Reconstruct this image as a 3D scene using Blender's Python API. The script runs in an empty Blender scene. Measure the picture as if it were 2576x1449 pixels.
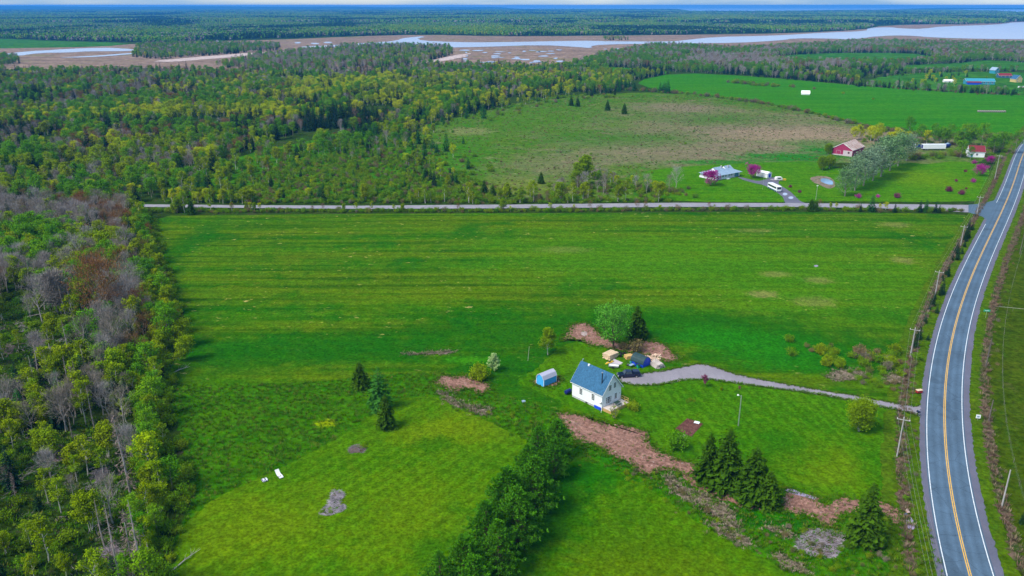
import bpy, bmesh, math, random
import numpy as np
from mathutils import Vector, Matrix, noise as mnoise

random.seed(7)
RNG = np.random.default_rng(7)
SC = bpy.context.scene
COL = SC.collection
R = math.radians

# ------------------------------------------------------------------ camera, sky, sun, exposure
CAM_H = 90.0
FPX = 2002.0                       # focal length for a 2576 x 1449 frame
CXP, CYP = 1288.0, 724.5
PITCH = math.atan((CYP - 13.0) / FPX)
cam = bpy.data.cameras.new('camera')
cam.sensor_width = 36.0
cam.lens = 36.0 * FPX / 2576.0
cam.clip_start = 1.0
cam.clip_end = 120000.0
camo = bpy.data.objects.new('camera', cam)
COL.objects.link(camo)
camo.location = (0, 0, CAM_H)
camo.rotation_euler = (math.pi / 2 - PITCH, 0, 0)
SC.camera = camo

SUN_EL, SUN_AZ = R(50), R(238)     # azimuth clockwise from +Y: behind the camera and to its left
world = bpy.data.worlds.new('World')
SC.world = world
world.use_nodes = True
wn = world.node_tree
wn.nodes.clear()
sky = wn.nodes.new('ShaderNodeTexSky')
sky.sky_type = 'NISHITA'
sky.sun_disc = False
sky.sun_elevation = SUN_EL
sky.sun_rotation = SUN_AZ
sky.altitude = 90
sky.air_density = 1.0
sky.dust_density = 1.0
sky.ozone_density = 1.0
bg = wn.nodes.new('ShaderNodeBackground')
bg.inputs['Strength'].default_value = 0.15
wo = wn.nodes.new('ShaderNodeOutputWorld')
# broken pale cloud over the whole sky
ctc = wn.nodes.new('ShaderNodeTexCoord'); cmap = wn.nodes.new('ShaderNodeMapping'); cmap.inputs['Scale'].default_value = (1.5, 1.5, 14.0)
wn.links.new(ctc.outputs['Generated'], cmap.inputs['Vector'])
cno = wn.nodes.new('ShaderNodeTexNoise'); cno.inputs['Scale'].default_value = 3.0; cno.inputs['Detail'].default_value = 6.0
wn.links.new(cmap.outputs[0], cno.inputs['Vector'])
crm = wn.nodes.new('ShaderNodeMapRange'); crm.inputs[1].default_value = .36; crm.inputs[2].default_value = .60; crm.inputs[3].default_value = .45; crm.inputs[4].default_value = 1.0
wn.links.new(cno.outputs[0], crm.inputs[0])
cmx = wn.nodes.new('ShaderNodeMix'); cmx.data_type = 'RGBA'
cmx.inputs[7].default_value = (1.05, 1.7, 2.45, 1)
wn.links.new(crm.outputs[0], cmx.inputs[0]); wn.links.new(sky.outputs[0], cmx.inputs[6])
wn.links.new(cmx.outputs[2], bg.inputs[0])
wn.links.new(bg.outputs[0], wo.inputs[0])

sl = bpy.data.lights.new('sun', 'SUN')
sl.energy = 2.5
sl.angle = R(24)
sl.color = (1.0, 0.95, 0.87)
so = bpy.data.objects.new('sun', sl)
COL.objects.link(so)
sd = Vector((math.sin(SUN_AZ) * math.cos(SUN_EL), math.cos(SUN_AZ) * math.cos(SUN_EL), math.sin(SUN_EL)))
so.rotation_euler = sd.to_track_quat('Z', 'Y').to_euler()
so.location = (-60, -40, 200)

SC.view_settings.view_transform = 'Standard'
SC.view_settings.look = 'None'
SC.view_settings.exposure = 1.06
SC.view_settings.gamma = 1.0
SC.view_settings.use_curve_mapping = False
SC.cycles.use_denoising = True
SC.cycles.max_bounces = 6
SC.cycles.diffuse_bounces = 3
SC.cycles.transmission_bounces = 4
SC.cycles.transparent_max_bounces = 6
SC.cycles.volume_bounces = 0
SC.cycles.use_adaptive_sampling = True
SC.cycles.adaptive_threshold = 0.01

# ------------------------------------------------------------------ where things stand
CP, SP = math.cos(PITCH), math.sin(PITCH)
def at(x, y, z=0.0):
    """a spot on the land (height z) from its place in the 2576 x 1449 picture"""
    u = (x - CXP) / FPX; v = (CYP - y) / FPX
    dz = -SP + v * CP
    t = (z - CAM_H) / dz
    return Vector((u * t, (CP + v * SP) * t, z))
def pix(X, Y, Z=0.0):
    """numpy: world -> picture"""
    r = Z - CAM_H
    d = Y * CP - r * SP
    h = Y * SP + r * CP
    return CXP + FPX * X / d, CYP - FPX * h / d
def zoomed(i, j, pts):
    """picture points read off the 3 x 3 enlargements (column i, row j)"""
    return [(x / 3 + 858.667 * i, y / 3 + 483.0 * j) for x, y in pts]

# ------------------------------------------------------------------ building helpers
def tag(o, label=None, cat=None, group=None, kind=None):
    if label: o['label'] = label
    if cat: o['category'] = cat
    if group: o['group'] = group
    if kind: o['kind'] = kind
    return o
def empty(name, loc, rz=0.0, scale=1.0):
    o = bpy.data.objects.new(name, None)
    o.empty_display_size = 0.5
    o.location = loc; o.rotation_euler = (0, 0, rz); o.scale = (scale, scale, scale)
    COL.objects.link(o)
    return o
def link(name, me, parent=None, loc=None, rot=None):
    o = bpy.data.objects.new(name, me)
    COL.objects.link(o)
    if parent is not None: o.parent = parent
    if loc is not None: o.location = loc
    if rot is not None: o.rotation_euler = rot
    return o
class MB:
    """collects shapes, then links them as one mesh object"""
    def __init__(s): s.v = []; s.f = []; s.m = []
    def add(s, v, f, m=0):
        b = len(s.v); s.v += [tuple(p) for p in v]
        s.f += [tuple(i + b for i in q) for q in f]; s.m += [m] * len(f)
        return s
    def box(s, x0, x1, y0, y1, z0, z1, m=0):
        v = [(x0, y0, z0), (x1, y0, z0), (x1, y1, z0), (x0, y1, z0), (x0, y0, z1), (x1, y0, z1), (x1, y1, z1), (x0, y1, z1)]
        return s.add(v, [(0, 3, 2, 1), (4, 5, 6, 7), (0, 1, 5, 4), (1, 2, 6, 5), (2, 3, 7, 6), (3, 0, 4, 7)], m)
    def bar(s, a, b, w, h=None, m=0):
        a = Vector(a); b = Vector(b); h = h or w
        d = (b - a).normalized()
        up = Vector((0, 0, 1)) if abs(d.z) < .95 else Vector((1, 0, 0))
        sx = d.cross(up).normalized() * w / 2; sz = sx.cross(d).normalized() * h / 2
        v = [p + i * sx + j * sz for p in (a, b) for i, j in ((-1, -1), (1, -1), (1, 1), (-1, 1))]
        return s.add(v, [(0, 1, 2, 3), (7, 6, 5, 4), (0, 4, 5, 1), (1, 5, 6, 2), (2, 6, 7, 3), (3, 7, 4, 0)], m)
    def tube(s, path, radii, n=6, m=0, cap=True):
        path = [Vector(p) for p in path]; rings = []; v = []
        for i, p in enumerate(path):
            d = (path[min(i + 1, len(path) - 1)] - path[max(i - 1, 0)]).normalized()
            ref = Vector((1, 0, 0)) if abs(d.x) < .8 else Vector((0, 1, 0))
            x = d.cross(ref).normalized(); y = d.cross(x)
            for k in range(n):
                a = 2 * math.pi * k / n
                v.append(p + radii[i] * (math.cos(a) * x + math.sin(a) * y))
        f = []
        for i in range(len(path) - 1):
            for k in range(n):
                k2 = (k + 1) % n
                f.append((i * n + k, i * n + k2, (i + 1) * n + k2, (i + 1) * n + k))
        if cap:
            f.append(tuple(range(n))[::-1]); f.append(tuple(range((len(path) - 1) * n, len(path) * n)))
        return s.add(v, f, m)
    def extrude(s, prof, y0, y1, m=0):
        """profile in x,z pulled along y"""
        n = len(prof)
        v = [(x, y0, z) for x, z in prof] + [(x, y1, z) for x, z in prof]
        f = [tuple(range(n)), tuple(range(n, 2 * n))[::-1]]
        f += [(i, i + n, (i + 1) % n + n, (i + 1) % n) for i in range(n)]
        return s.add(v, f, m)
    def mesh(s, name, mats, smooth=False):
        me = bpy.data.meshes.new(name)
        me.from_pydata(s.v, [], s.f)
        for q in (mats if isinstance(mats, (list, tuple)) else [mats]): me.materials.append(q)
        if any(s.m): me.polygons.foreach_set('material_index', s.m)
        if smooth: me.polygons.foreach_set('use_smooth', [True] * len(s.f))
        me.update()
        bm = bmesh.new(); bm.from_mesh(me)
        bmesh.ops.recalc_face_normals(bm, faces=bm.faces)
        bm.to_mesh(me); bm.free()
        return me
    def build(s, name, mats, parent=None, loc=None, rot=None, smooth=False):
        return link(name, s.mesh(name, mats, smooth), parent, loc, rot)

def inside(px, py, poly):
    """numpy point in polygon"""
    res = np.zeros(np.shape(px), bool)
    n = len(poly); j = n - 1
    for i in range(n):
        xi, yi = poly[i]; xj, yj = poly[j]
        if yi != yj:
            res ^= ((yi > py) != (yj > py)) & (px < (xj - xi) * (py - yi) / (yj - yi) + xi)
        j = i
    return res
def dense(poly, step):
    out = []
    for i in range(len(poly)):
        a = Vector(poly[i]); b = Vector(poly[(i + 1) % len(poly)])
        k = max(1, int((b - a).length / step))
        out += [a.lerp(b, q / k) for q in range(k)]
    return out
def smooth_poly(pts, it=1):
    for _ in range(it):
        q = []
        for i in range(len(pts)):
            a, b = Vector(pts[i]), Vector(pts[(i + 1) % len(pts)])
            q += [a.lerp(b, .25), a.lerp(b, .75)]
        pts = q
    return pts
def sheet(name, pts, z, mat, kind='structure', step=1.5, amp=0.0, fq=0.4, rounds=1, parent=None, world_pts=False):
    """a piece of land as one flat sheet with an uneven edge; pts are picture places"""
    w = [Vector(p).to_3d() for p in pts] if world_pts else [at(*p) for p in pts]
    w = smooth_poly(w, rounds)
    w = dense(w, step)
    out = []
    for i, p in enumerate(w):
        n1 = mnoise.noise(Vector((p.x * fq, p.y * fq, 3.1))) + .6 * mnoise.noise(Vector((p.x * fq * 3, p.y * fq * 3, 8.2)))
        n2 = mnoise.noise(Vector((p.x * fq, p.y * fq, 13.1))) + .6 * mnoise.noise(Vector((p.x * fq * 3, p.y * fq * 3, 18.2)))
        out.append((p.x + amp * n1, p.y + amp * n2, z))
    bm = bmesh.new()
    vs = [bm.verts.new(p) for p in out]
    f = bm.faces.new(vs)
    bm.normal_update()
    if f.normal.z < 0: f.normal_flip()
    bmesh.ops.triangulate(bm, faces=[f])
    me = bpy.data.meshes.new(name); bm.to_mesh(me); bm.free()
    me.materials.append(mat)
    o = link(name, me, parent)
    if kind: o['kind'] = kind
    return o

# ------------------------------------------------------------------ materials
def newmat(name):
    m = bpy.data.materials.new(name); m.use_nodes = True
    nt = m.node_tree; nt.nodes.clear()
    out = nt.nodes.new('ShaderNodeOutputMaterial')
    return m, nt, out
def N(nt, t, **kw):
    n = nt.nodes.new(t)
    for k, v in kw.items(): setattr(n, k, v)
    return n
def ramp(nt, fac, stops, interp='LINEAR'):
    n = nt.nodes.new('ShaderNodeValToRGB')
    cr = n.color_ramp; cr.interpolation = interp
    while len(cr.elements) < len(stops): cr.elements.new(.5)
    for e, (p, c) in zip(cr.elements, stops):
        e.position = p; e.color = (*c, 1) if len(c) == 3 else c
    if fac is not None: nt.links.new(fac, n.inputs[0])
    return n.outputs[0]
def g3(v): return (v, v, v)
def wpos(nt, scale=(1, 1, 1), rz=0.0, loc=(0, 0, 0)):
    g = N(nt, 'ShaderNodeNewGeometry')
    mp = N(nt, 'ShaderNodeMapping')
    mp.inputs['Scale'].default_value = scale
    mp.inputs['Rotation'].default_value = (0, 0, rz)
    mp.inputs['Location'].default_value = loc
    nt.links.new(g.outputs['Position'], mp.inputs['Vector'])
    return mp.outputs[0]
def opos(nt, scale=(1, 1, 1)):
    g = N(nt, 'ShaderNodeTexCoord')
    mp = N(nt, 'ShaderNodeMapping'); mp.inputs['Scale'].default_value = scale
    nt.links.new(g.outputs['Object'], mp.inputs['Vector'])
    return mp.outputs[0]
def tex(nt, vec, scale, detail=4, rough=.55, dist=0.0):
    n = N(nt, 'ShaderNodeTexNoise')
    n.inputs['Scale'].default_value = scale; n.inputs['Detail'].default_value = detail
    n.inputs['Roughness'].default_value = rough; n.inputs['Distortion'].default_value = dist
    if vec is not None: nt.links.new(vec, n.inputs['Vector'])
    return n.outputs[0]
def mix(nt, fac, a, b, mode='MIX'):
    n = N(nt, 'ShaderNodeMix', data_type='RGBA', blend_type=mode)
    for sock, v in ((n.inputs[0], fac), (n.inputs[6], a), (n.inputs[7], b)):
        if isinstance(v, (int, float)): sock.default_value = v
        elif isinstance(v, tuple): sock.default_value = (*v, 1)
        else: nt.links.new(v, sock)
    return n.outputs[2]
def principled(nt, out, color, rough=.9, spec=.15, metal=0.0, bump=None, bdist=.05, bstr=.5):
    p = N(nt, 'ShaderNodeBsdfPrincipled')
    if isinstance(color, tuple): p.inputs['Base Color'].default_value = (*color, 1)
    else: nt.links.new(color, p.inputs['Base Color'])
    if isinstance(rough, (int, float)): p.inputs['Roughness'].default_value = rough
    else: nt.links.new(rough, p.inputs['Roughness'])
    p.inputs['Specular IOR Level'].default_value = spec
    p.inputs['Metallic'].default_value = metal
    if bump is not None:
        b = N(nt, 'ShaderNodeBump'); b.inputs['Distance'].default_value = bdist; b.inputs['Strength'].default_value = bstr
        nt.links.new(bump, b.inputs['Height']); nt.links.new(b.outputs[0], p.inputs['Normal'])
    nt.links.new(p.outputs[0], out.inputs[0])
    return p
def plain(name, c, rough=.6, spec=.3, metal=0.0, vary=.18, scale=1.2):
    m, nt, out = newmat(name)
    n = tex(nt, opos(nt), scale, 5, .65)
    col = ramp(nt, n, [(.3, tuple(x * (1 - vary) for x in c)), (.7, tuple(min(1, x * (1 + vary)) for x in c))])
    principled(nt, out, col, rough, spec, metal)
    return m
def zone_mask(nt, z):
    """a soft-edged patch of ground: picture centre and half size -> an ellipse on the land with a frayed rim"""
    x, y, dx, dy, rot, soft, amt = z
    c = at(x, y); rx = (at(x + dx, y) - at(x - dx, y)).length / 2; ry = (at(x, y + dy) - at(x, y - dy)).length / 2
    g = N(nt, 'ShaderNodeNewGeometry'); mp = N(nt, 'ShaderNodeMapping', vector_type='TEXTURE')
    mp.inputs['Location'].default_value = (c.x, c.y, 0); mp.inputs['Rotation'].default_value = (0, 0, rot); mp.inputs['Scale'].default_value = (rx, ry, 1e6)
    nt.links.new(g.outputs['Position'], mp.inputs[0])
    ln = N(nt, 'ShaderNodeVectorMath', operation='LENGTH'); nt.links.new(mp.outputs[0], ln.inputs[0])
    nz = tex(nt, wpos(nt), 2.0 / max(min(rx, ry), 3), 8, .74)
    ad = N(nt, 'ShaderNodeMath', operation='MULTIPLY_ADD'); nt.links.new(nz, ad.inputs[0]); ad.inputs[1].default_value = 3.2
    nt.links.new(ln.outputs['Value'], ad.inputs[2])
    return _fall(nt, ad.outputs[0], 2.5 - soft, 2.5 + soft, amt)
def _fall(nt, v, lo, hi, amt):
    m = N(nt, 'ShaderNodeMapRange', interpolation_type='SMOOTHSTEP')
    nt.links.new(v, m.inputs[0]); m.inputs[1].default_value = lo; m.inputs[2].default_value = hi; m.inputs[3].default_value = amt; m.inputs[4].default_value = 0.0
    return m.outputs[0]
def land(name, c0, c1, c2, big=.03, fine=1.1, stripes=None, patches=(), flecks=None, bump=.12, rough=1.0, zones=(), mow=None):
    """grass or soil: a slow colour drift, fine blade-scale grain, mowing lines, patches, flecks"""
    m, nt, out = newmat(name)
    P = wpos(nt)
    n1 = tex(nt, P, big, 5, .6, .4)
    n2 = tex(nt, P, fine, 6, .72)
    col = ramp(nt, n1, [(.3, c0), (.5, c1), (.72, c2)])
    mid = tex(nt, P, big * 6, 4, .6)
    col = mix(nt, .55, col, ramp(nt, mid, [(.3, c0), (.5, c1), (.7, c2)]))
    if stripes:
        ang, sx, sy, amt, c = stripes
        st = tex(nt, wpos(nt, (sx, sy, 1), ang), 1.0, 5, .6, .15)
        col = mix(nt, ramp(nt, st, [(.42, g3(0)), (.62, g3(amt))]), col, c)
        st2 = tex(nt, wpos(nt, (sx * 2.1, sy * 2.7, 1), ang, (7, 3, 0)), 1.0, 4, .6)
        col = mix(nt, ramp(nt, st2, [(.46, g3(0)), (.62, g3(amt * .8))]), col, tuple(x * .6 for x in c0))
    for k, (sc, lo, hi, c, amt) in enumerate(patches):
        pn = tex(nt, wpos(nt, (1, 1, 1), .3 * k, (31.7 * (k + 1), 17.3 * k, 0)), sc, 6, .66, .5)
        col = mix(nt, ramp(nt, pn, [(lo, g3(0)), (hi, g3(amt))]), col, c)
    if flecks:
        sc, lo, c, amt = flecks
        gate = tex(nt, wpos(nt, (1, 1, 1), 0, (91, 12, 0)), sc * .09, 3)
        pn = tex(nt, wpos(nt, (.7, 1.3, 1), 0, (11, 5, 0)), sc, 3, .6)
        f = mix(nt, 1.0, ramp(nt, pn, [(lo, g3(0)), (lo + .05, g3(amt))]), ramp(nt, gate, [(.45, g3(0)), (.6, g3(1))]), 'MULTIPLY')
        col = mix(nt, f, col, c)
    if mow:
        ang, per, amt = mow
        w = N(nt, 'ShaderNodeTexWave', bands_direction='X'); w.inputs['Scale'].default_value = 6.2832 / per / 20; w.inputs['Distortion'].default_value = 1.6; w.inputs['Detail'].default_value = 3; w.inputs['Detail Scale'].default_value = .35
        nt.links.new(wpos(nt, (1, 1, 1), ang), w.inputs['Vector'])
        col = mix(nt, 1.0, col, ramp(nt, w.outputs[1], [(.2, g3(1 - amt)), (.8, g3(1 + amt * .8))]), 'MULTIPLY')
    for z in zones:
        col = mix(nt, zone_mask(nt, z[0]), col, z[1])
    grain = ramp(nt, n2, [(.28, g3(.40)), (.5, g3(.95)), (.75, g3(1.6))])
    col = mix(nt, 1.0, col, grain, 'MULTIPLY')
    n3 = tex(nt, wpos(nt, (1, 1, 1), .5, (5, 9, 0)), fine * .3, 5, .7)
    col = mix(nt, 1.0, col, ramp(nt, n3, [(.3, g3(.68)), (.5, g3(1.0)), (.72, g3(1.38))]), 'MULTIPLY')
    principled(nt, out, col, rough, 0.0, 0, n2, bump, .9)
    return m

def leafmat(name, cols, clump=.8, lo=.55, hi=1.35, trans=.25, gloss=False):
    m, nt, out = newmat(name)
    oi = N(nt, 'ShaderNodeObjectInfo')
    col = ramp(nt, oi.outputs['Random'], [(i / max(1, len(cols) - 1), c) for i, c in enumerate(cols)])
    n = tex(nt, wpos(nt), clump, 4, .6)
    col = mix(nt, 1.0, col, ramp(nt, n, [(.3, g3(lo)), (.52, g3(1)), (.72, g3(hi))]), 'MULTIPLY')
    d = N(nt, 'ShaderNodeBsdfDiffuse'); t = N(nt, 'ShaderNodeBsdfTranslucent'); mx = N(nt, 'ShaderNodeMixShader')
    mx.inputs[0].default_value = trans
    nt.links.new(col, d.inputs[0]); nt.links.new(col, t.inputs[0])
    nt.links.new(d.outputs[0], mx.inputs[1]); nt.links.new(t.outputs[0], mx.inputs[2])
    nt.links.new(mx.outputs[0], out.inputs[0])
    return m
def barkmat(name, c, dark, scale=(1, 1, 1), lo=.4, hi=.6):
    m, nt, out = newmat(name)
    n = tex(nt, opos(nt, scale), 2.5, 5, .7)
    principled(nt, out, ramp(nt, n, [(lo, dark), (hi, c)]), .9, .1)
    return m

M = {}
# land
M['floor'] = land('forest_floor', (.016, .034, .004), (.026, .055, .005), (.045, .062, .010), .05, .9,
                  patches=[(.12, .58, .68, (.075, .052, .045), .7), (.3, .52, .64, (.016, .07, .003), .8)], bump=.4)
DK, BR, YL, TN = (.010, .086, .001), (.014, .135, .002), (.10, .15, .005), (.19, .18, .05)
M['hay'] = land('hayfield_grass', (.012, .098, .0005), (.036, .125, .0005), (.085, .145, .0008), .035, 1.3,
                stripes=(0.02, .005, .085, .85, (.085, .135, .0008)),
                patches=[(.07, .56, .70, (.095, .135, .003), .7), (.03, .53, .66, (.008, .085, .0008), .8), (.2, .60, .72, (.13, .14, .01), .5)],
                flecks=(.42, .64, (0.392, 0.3154, 0.112), .95), bump=.16,
                zones=[((2000, 690, 430, 120, 0, .6, .55), (0.05165, 0.1618, 0.00144)), ((1500, 640, 350, 60, 0, .6, .45), (0.05468, 0.1672, 0.00192)),
                       ((1950, 690, 40, 7, 0, .5, .5), TN), ((2050, 760, 55, 13, 0, .5, .42), TN), ((1420, 628, 70, 8, 0, .5, .3), TN), ((2060, 705, 36, 8, 0, .5, .5), TN), ((2270, 655, 30, 8, 0, .5, .55), TN), ((1920, 740, 40, 9, 0, .4, .7), TN), ((1890, 790, 60, 9, 0, .4, .5), YL), ((2250, 565, 40, 6, 0, .5, .5), TN), ((1900, 580, 50, 5, 0, .5, .4), TN),
                       ((1350, 825, 330, 45, 0, .7, .8), DK), ((900, 880, 420, 42, 0, .6, .8), DK), ((560, 900, 200, 50, 0, .6, .75), DK), ((1750, 815, 330, 40, -.1, .6, .85), DK), ((2050, 880, 330, 55, -.25, .6, .9), DK), ((1300, 945, 190, 70, 0, .5, .85), DK),
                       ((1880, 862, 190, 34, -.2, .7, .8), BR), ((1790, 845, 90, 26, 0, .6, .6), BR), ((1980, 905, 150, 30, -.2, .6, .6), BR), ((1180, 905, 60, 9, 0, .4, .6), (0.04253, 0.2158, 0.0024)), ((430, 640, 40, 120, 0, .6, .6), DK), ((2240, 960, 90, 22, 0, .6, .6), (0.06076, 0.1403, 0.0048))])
M['lush'] = land('lush_grass', (.004, .075, .003), (.008, .125, .004), (.016, .21, .006), .05, .9, patches=[(.16, .62, .74, (.05, .2, .02), .6)], bump=.3)
LG = (.12, .165, .001)
MOW_A = math.atan2(at(1000, 1005).y - at(505, 1275).y, at(1000, 1005).x - at(505, 1275).x)
M['lawn'] = land('mown_lawn', (0.02907, 0.1069, 0.00036), (0.05202, 0.1355, 0.00048), (0.08798, 0.1575, 0.00048), .10, 1.6,
                 patches=[(.22, .56, .70, (0.02295, 0.1002, 0.00036), .7), (.13, .60, .74, LG, .7), (.5, .62, .74, (0.0918, 0.1432, 0.00072), .5)], bump=.10,
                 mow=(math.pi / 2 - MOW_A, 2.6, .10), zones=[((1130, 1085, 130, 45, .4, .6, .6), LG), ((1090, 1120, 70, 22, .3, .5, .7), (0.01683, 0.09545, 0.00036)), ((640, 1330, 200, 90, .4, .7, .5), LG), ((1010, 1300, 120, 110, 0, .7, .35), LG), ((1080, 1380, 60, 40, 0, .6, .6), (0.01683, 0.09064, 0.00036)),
                        ((1400, 1300, 100, 150, -.3, .6, .85), (0.01071, 0.084, 0.00024)), ((1480, 1190, 110, 50, -.2, .5, .8), (0.00765, 0.09064, 0.00024)), ((1620, 1420, 220, 70, 0, .7, .6), (0.0765, 0.1193, 0.00048)), ((1560, 1330, 160, 70, 0, .7, .5), (0.03442, 0.1002, 0.00024))])  # dark zones right of the pines put their soft shadow into the grass colour
M['lawn2'] = land('striped_lawn', (0.0216, 0.1069, 0.00036), (0.04176, 0.1355, 0.00048), (0.07056, 0.1575, 0.00048), .08, 1.6,
                  patches=[(.14, .58, .72, (0.01296, 0.1002, 0.00036), .6), (.1, .62, .75, (0.0936, 0.1575, 0.00048), .6)], bump=.10,
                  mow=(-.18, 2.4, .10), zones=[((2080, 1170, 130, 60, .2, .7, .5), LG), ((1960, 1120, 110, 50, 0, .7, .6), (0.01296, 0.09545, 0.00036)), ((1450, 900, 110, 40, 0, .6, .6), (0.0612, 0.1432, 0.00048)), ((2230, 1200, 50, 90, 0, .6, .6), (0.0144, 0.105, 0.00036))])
M['rough'] = land('rough_meadow', (0.0176, 0.1009, 0.00036), (0.03695, 0.1366, 0.00048), (0.06862, 0.1601, 0.00072), .08, .8,
                  patches=[(.2, .62, .72, (0.1319, 0.1187, 0.012), .7), (.12, .56, .68, (0.008798, 0.1009, 0.00036), .8), (.45, .60, .7, (0.09234, 0.1662, 0.00144), .6)], bump=.4,
                  zones=[((1470, 1010, 160, 40, -.2, .5, .8), (0.007038, 0.1127, 0.00036)), ((820, 1065, 30, 10, 0, .4, .9), (0.22, 0.2848, 0.0012)), ((1940, 1310, 110, 40, -.3, .5, .7), (0.005279, 0.1009, 0.00072)), ((1560, 1160, 90, 30, -.3, .5, .7), (0.008798, 0.1187, 0.00048))])
PB_ = (.20, .145, .10)
M['oldfield'] = land('old_meadow', (.030, .118, .003), (.062, .135, .006), (.105, .14, .022), .022, .7,
                     patches=[(.02, .58, .70, (.17, .14, .075), .6), (.05, .57, .67, (.20, .15, .095), .65), (.06, .54, .66, (.018, .125, .003), .85), (.16, .64, .71, (.34, .29, .17), .75), (.3, .62, .7, (.08, .14, .006), .6)], bump=.4,
                     zones=[((1900, 330, 360, 48, -.1, .9, .8), PB_), ((2050, 345, 200, 24, -.1, .6, .8), (0.247, 0.1805, 0.112)), ((1720, 385, 330, 30, 0, .7, .65), PB_), ((1700, 270, 120, 14, 0, .7, .7), PB_), ((2250, 345, 140, 14, 0, .6, .7), PB_), ((1350, 300, 180, 30, 0, .7, .6), (0.05225, 0.1425, 0.0032)), ((1130, 400, 130, 60, 0, .6, .7), (0.038, 0.1425, 0.0024)), ((1180, 330, 60, 10, 0, .5, .3), (0.285, 0.2375, 0.12)), ((1300, 470, 160, 22, 0, .6, .5), (0.1615, 0.1615, 0.04)), ((1400, 420, 160, 30, 0, .6, .4), PB_),
                            ((1800, 300, 160, 14, 0, .8, .6), (.035, .125, .004)), ((1560, 350, 200, 18, 0, .8, .6), (.03, .125, .004)), ((2050, 360, 110, 9, 0, .8, .6), (.02, .13, .004)), ((1990, 395, 150, 12, 0, .6, .9), (0.0076, 0.1425, 0.0032)), ((1800, 408, 120, 6, 0, .5, .8), (0.0095, 0.1425, 0.0032)), ((2080, 378, 70, 10, 0, .6, .9), (0.0076, 0.1425, 0.0032))])
M['northgrass'] = land('north_field_grass', (0.0171, 0.1377, 0.00012), (0.02907, 0.1615, 0.00012), (0.04703, 0.1757, 0.00018), .014, .9,
                       stripes=(-.12, .004, .05, .45, (0.04959, 0.1757, 0.00018)), patches=[(.03, .6, .74, (0.01026, 0.1235, 0.00012), .6), (.05, .62, .74, (0.0684, 0.171, 0.0006), .5)], bump=.12)
M['yardgrass'] = land('north_lawn', (0.02693, 0.1389, 9.6e-05), (0.04752, 0.1629, 0.000144), (0.0792, 0.1772, 0.000192), .035, 1.1,
                      stripes=(.5, .01, .2, .45, (0.0792, 0.182, 0.000192)), patches=[(.06, .6, .74, (0.01426, 0.1197, 9.6e-05), .65)], bump=.08, zones=[((2330, 450, 90, 24, 0, .7, .6), (0.103, 0.182, 0.000192))])
M['pasture'] = land('olive_pasture', (.022, .052, .001), (.042, .075, .0015), (.068, .085, .004), .05, .8,
                    patches=[(.12, .6, .72, (.09, .075, .03), .6), (.25, .58, .7, (.014, .06, .001), .8)], bump=.35)
M['verge'] = land('verge_grass', (.03, .085, .0015), (.055, .11, .002), (.09, .125, .005), .1, 1.1,
                  patches=[(.3, .6, .7, (.12, .10, .03), .6)], bump=.25)
M['weeds'] = land('dead_weeds', (.07, .045, .028), (.13, .085, .06), (.20, .14, .10), .2, 1.4,
                  patches=[(.12, .48, .58, (.03, .08, .003), .9), (.4, .56, .64, (.025, .075, .003), .9)], bump=.4)
M['dirt'] = land('red_soil', (.20, .10, .072), (.285, .15, .112), (.36, .205, .16), .25, 1.6,
                 patches=[(.35, .58, .70, (.13, .06, .04), .75), (.55, .64, .72, (.04, .095, .004), .85), (.15, .60, .74, (.36, .23, .19), .7), (.16, .66, .73, (.035, .09, .003), .8), (1.4, .63, .7, (.42, .30, .25), .7)], bump=.5)
M['bed'] = land('garden_soil', (.085, .035, .03), (.125, .055, .045), (.16, .075, .055), .4, 2.5, bump=.2)
M['tan'] = land('dead_grass', (0.1275, 0.09775, 0.06375), (0.2125, 0.1615, 0.119), (0.289, 0.2295, 0.1785), .25, 1.8,
                patches=[(.5, .56, .66, (0.0425, 0.085, 0.0068), .85), (.25, .55, .62, (0.034, 0.085, 0.0051), .8)], bump=.3)
M['marsh'] = land('salt_marsh', (0.1727, 0.114, 0.08266), (0.2376, 0.1624, 0.1194), (0.2016, 0.1659, 0.0918), .012, .12,
                  stripes=(.05, .002, .02, .6, (0.2736, 0.1901, 0.1438)), patches=[(.008, .56, .66, (0.1584, 0.1521, 0.04896), .8), (.02, .62, .7, (0.144, 0.09677, 0.06732), .7)], bump=.1)
M['mud'] = land('pale_mud', (.36, .27, .24), (.46, .36, .33), (.52, .43, .40), .02, .3, bump=.1)
M['farland'] = land('far_fields', (0.016, 0.0935, 0.006), (0.032, 0.1275, 0.0072), (0.056, 0.1445, 0.012), .006, .1, bump=.05)
M['wet'] = land('wet_green_marsh', (.03, .13, .02), (.05, .16, .03), (.09, .16, .05), .01, .1, bump=.05)
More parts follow.
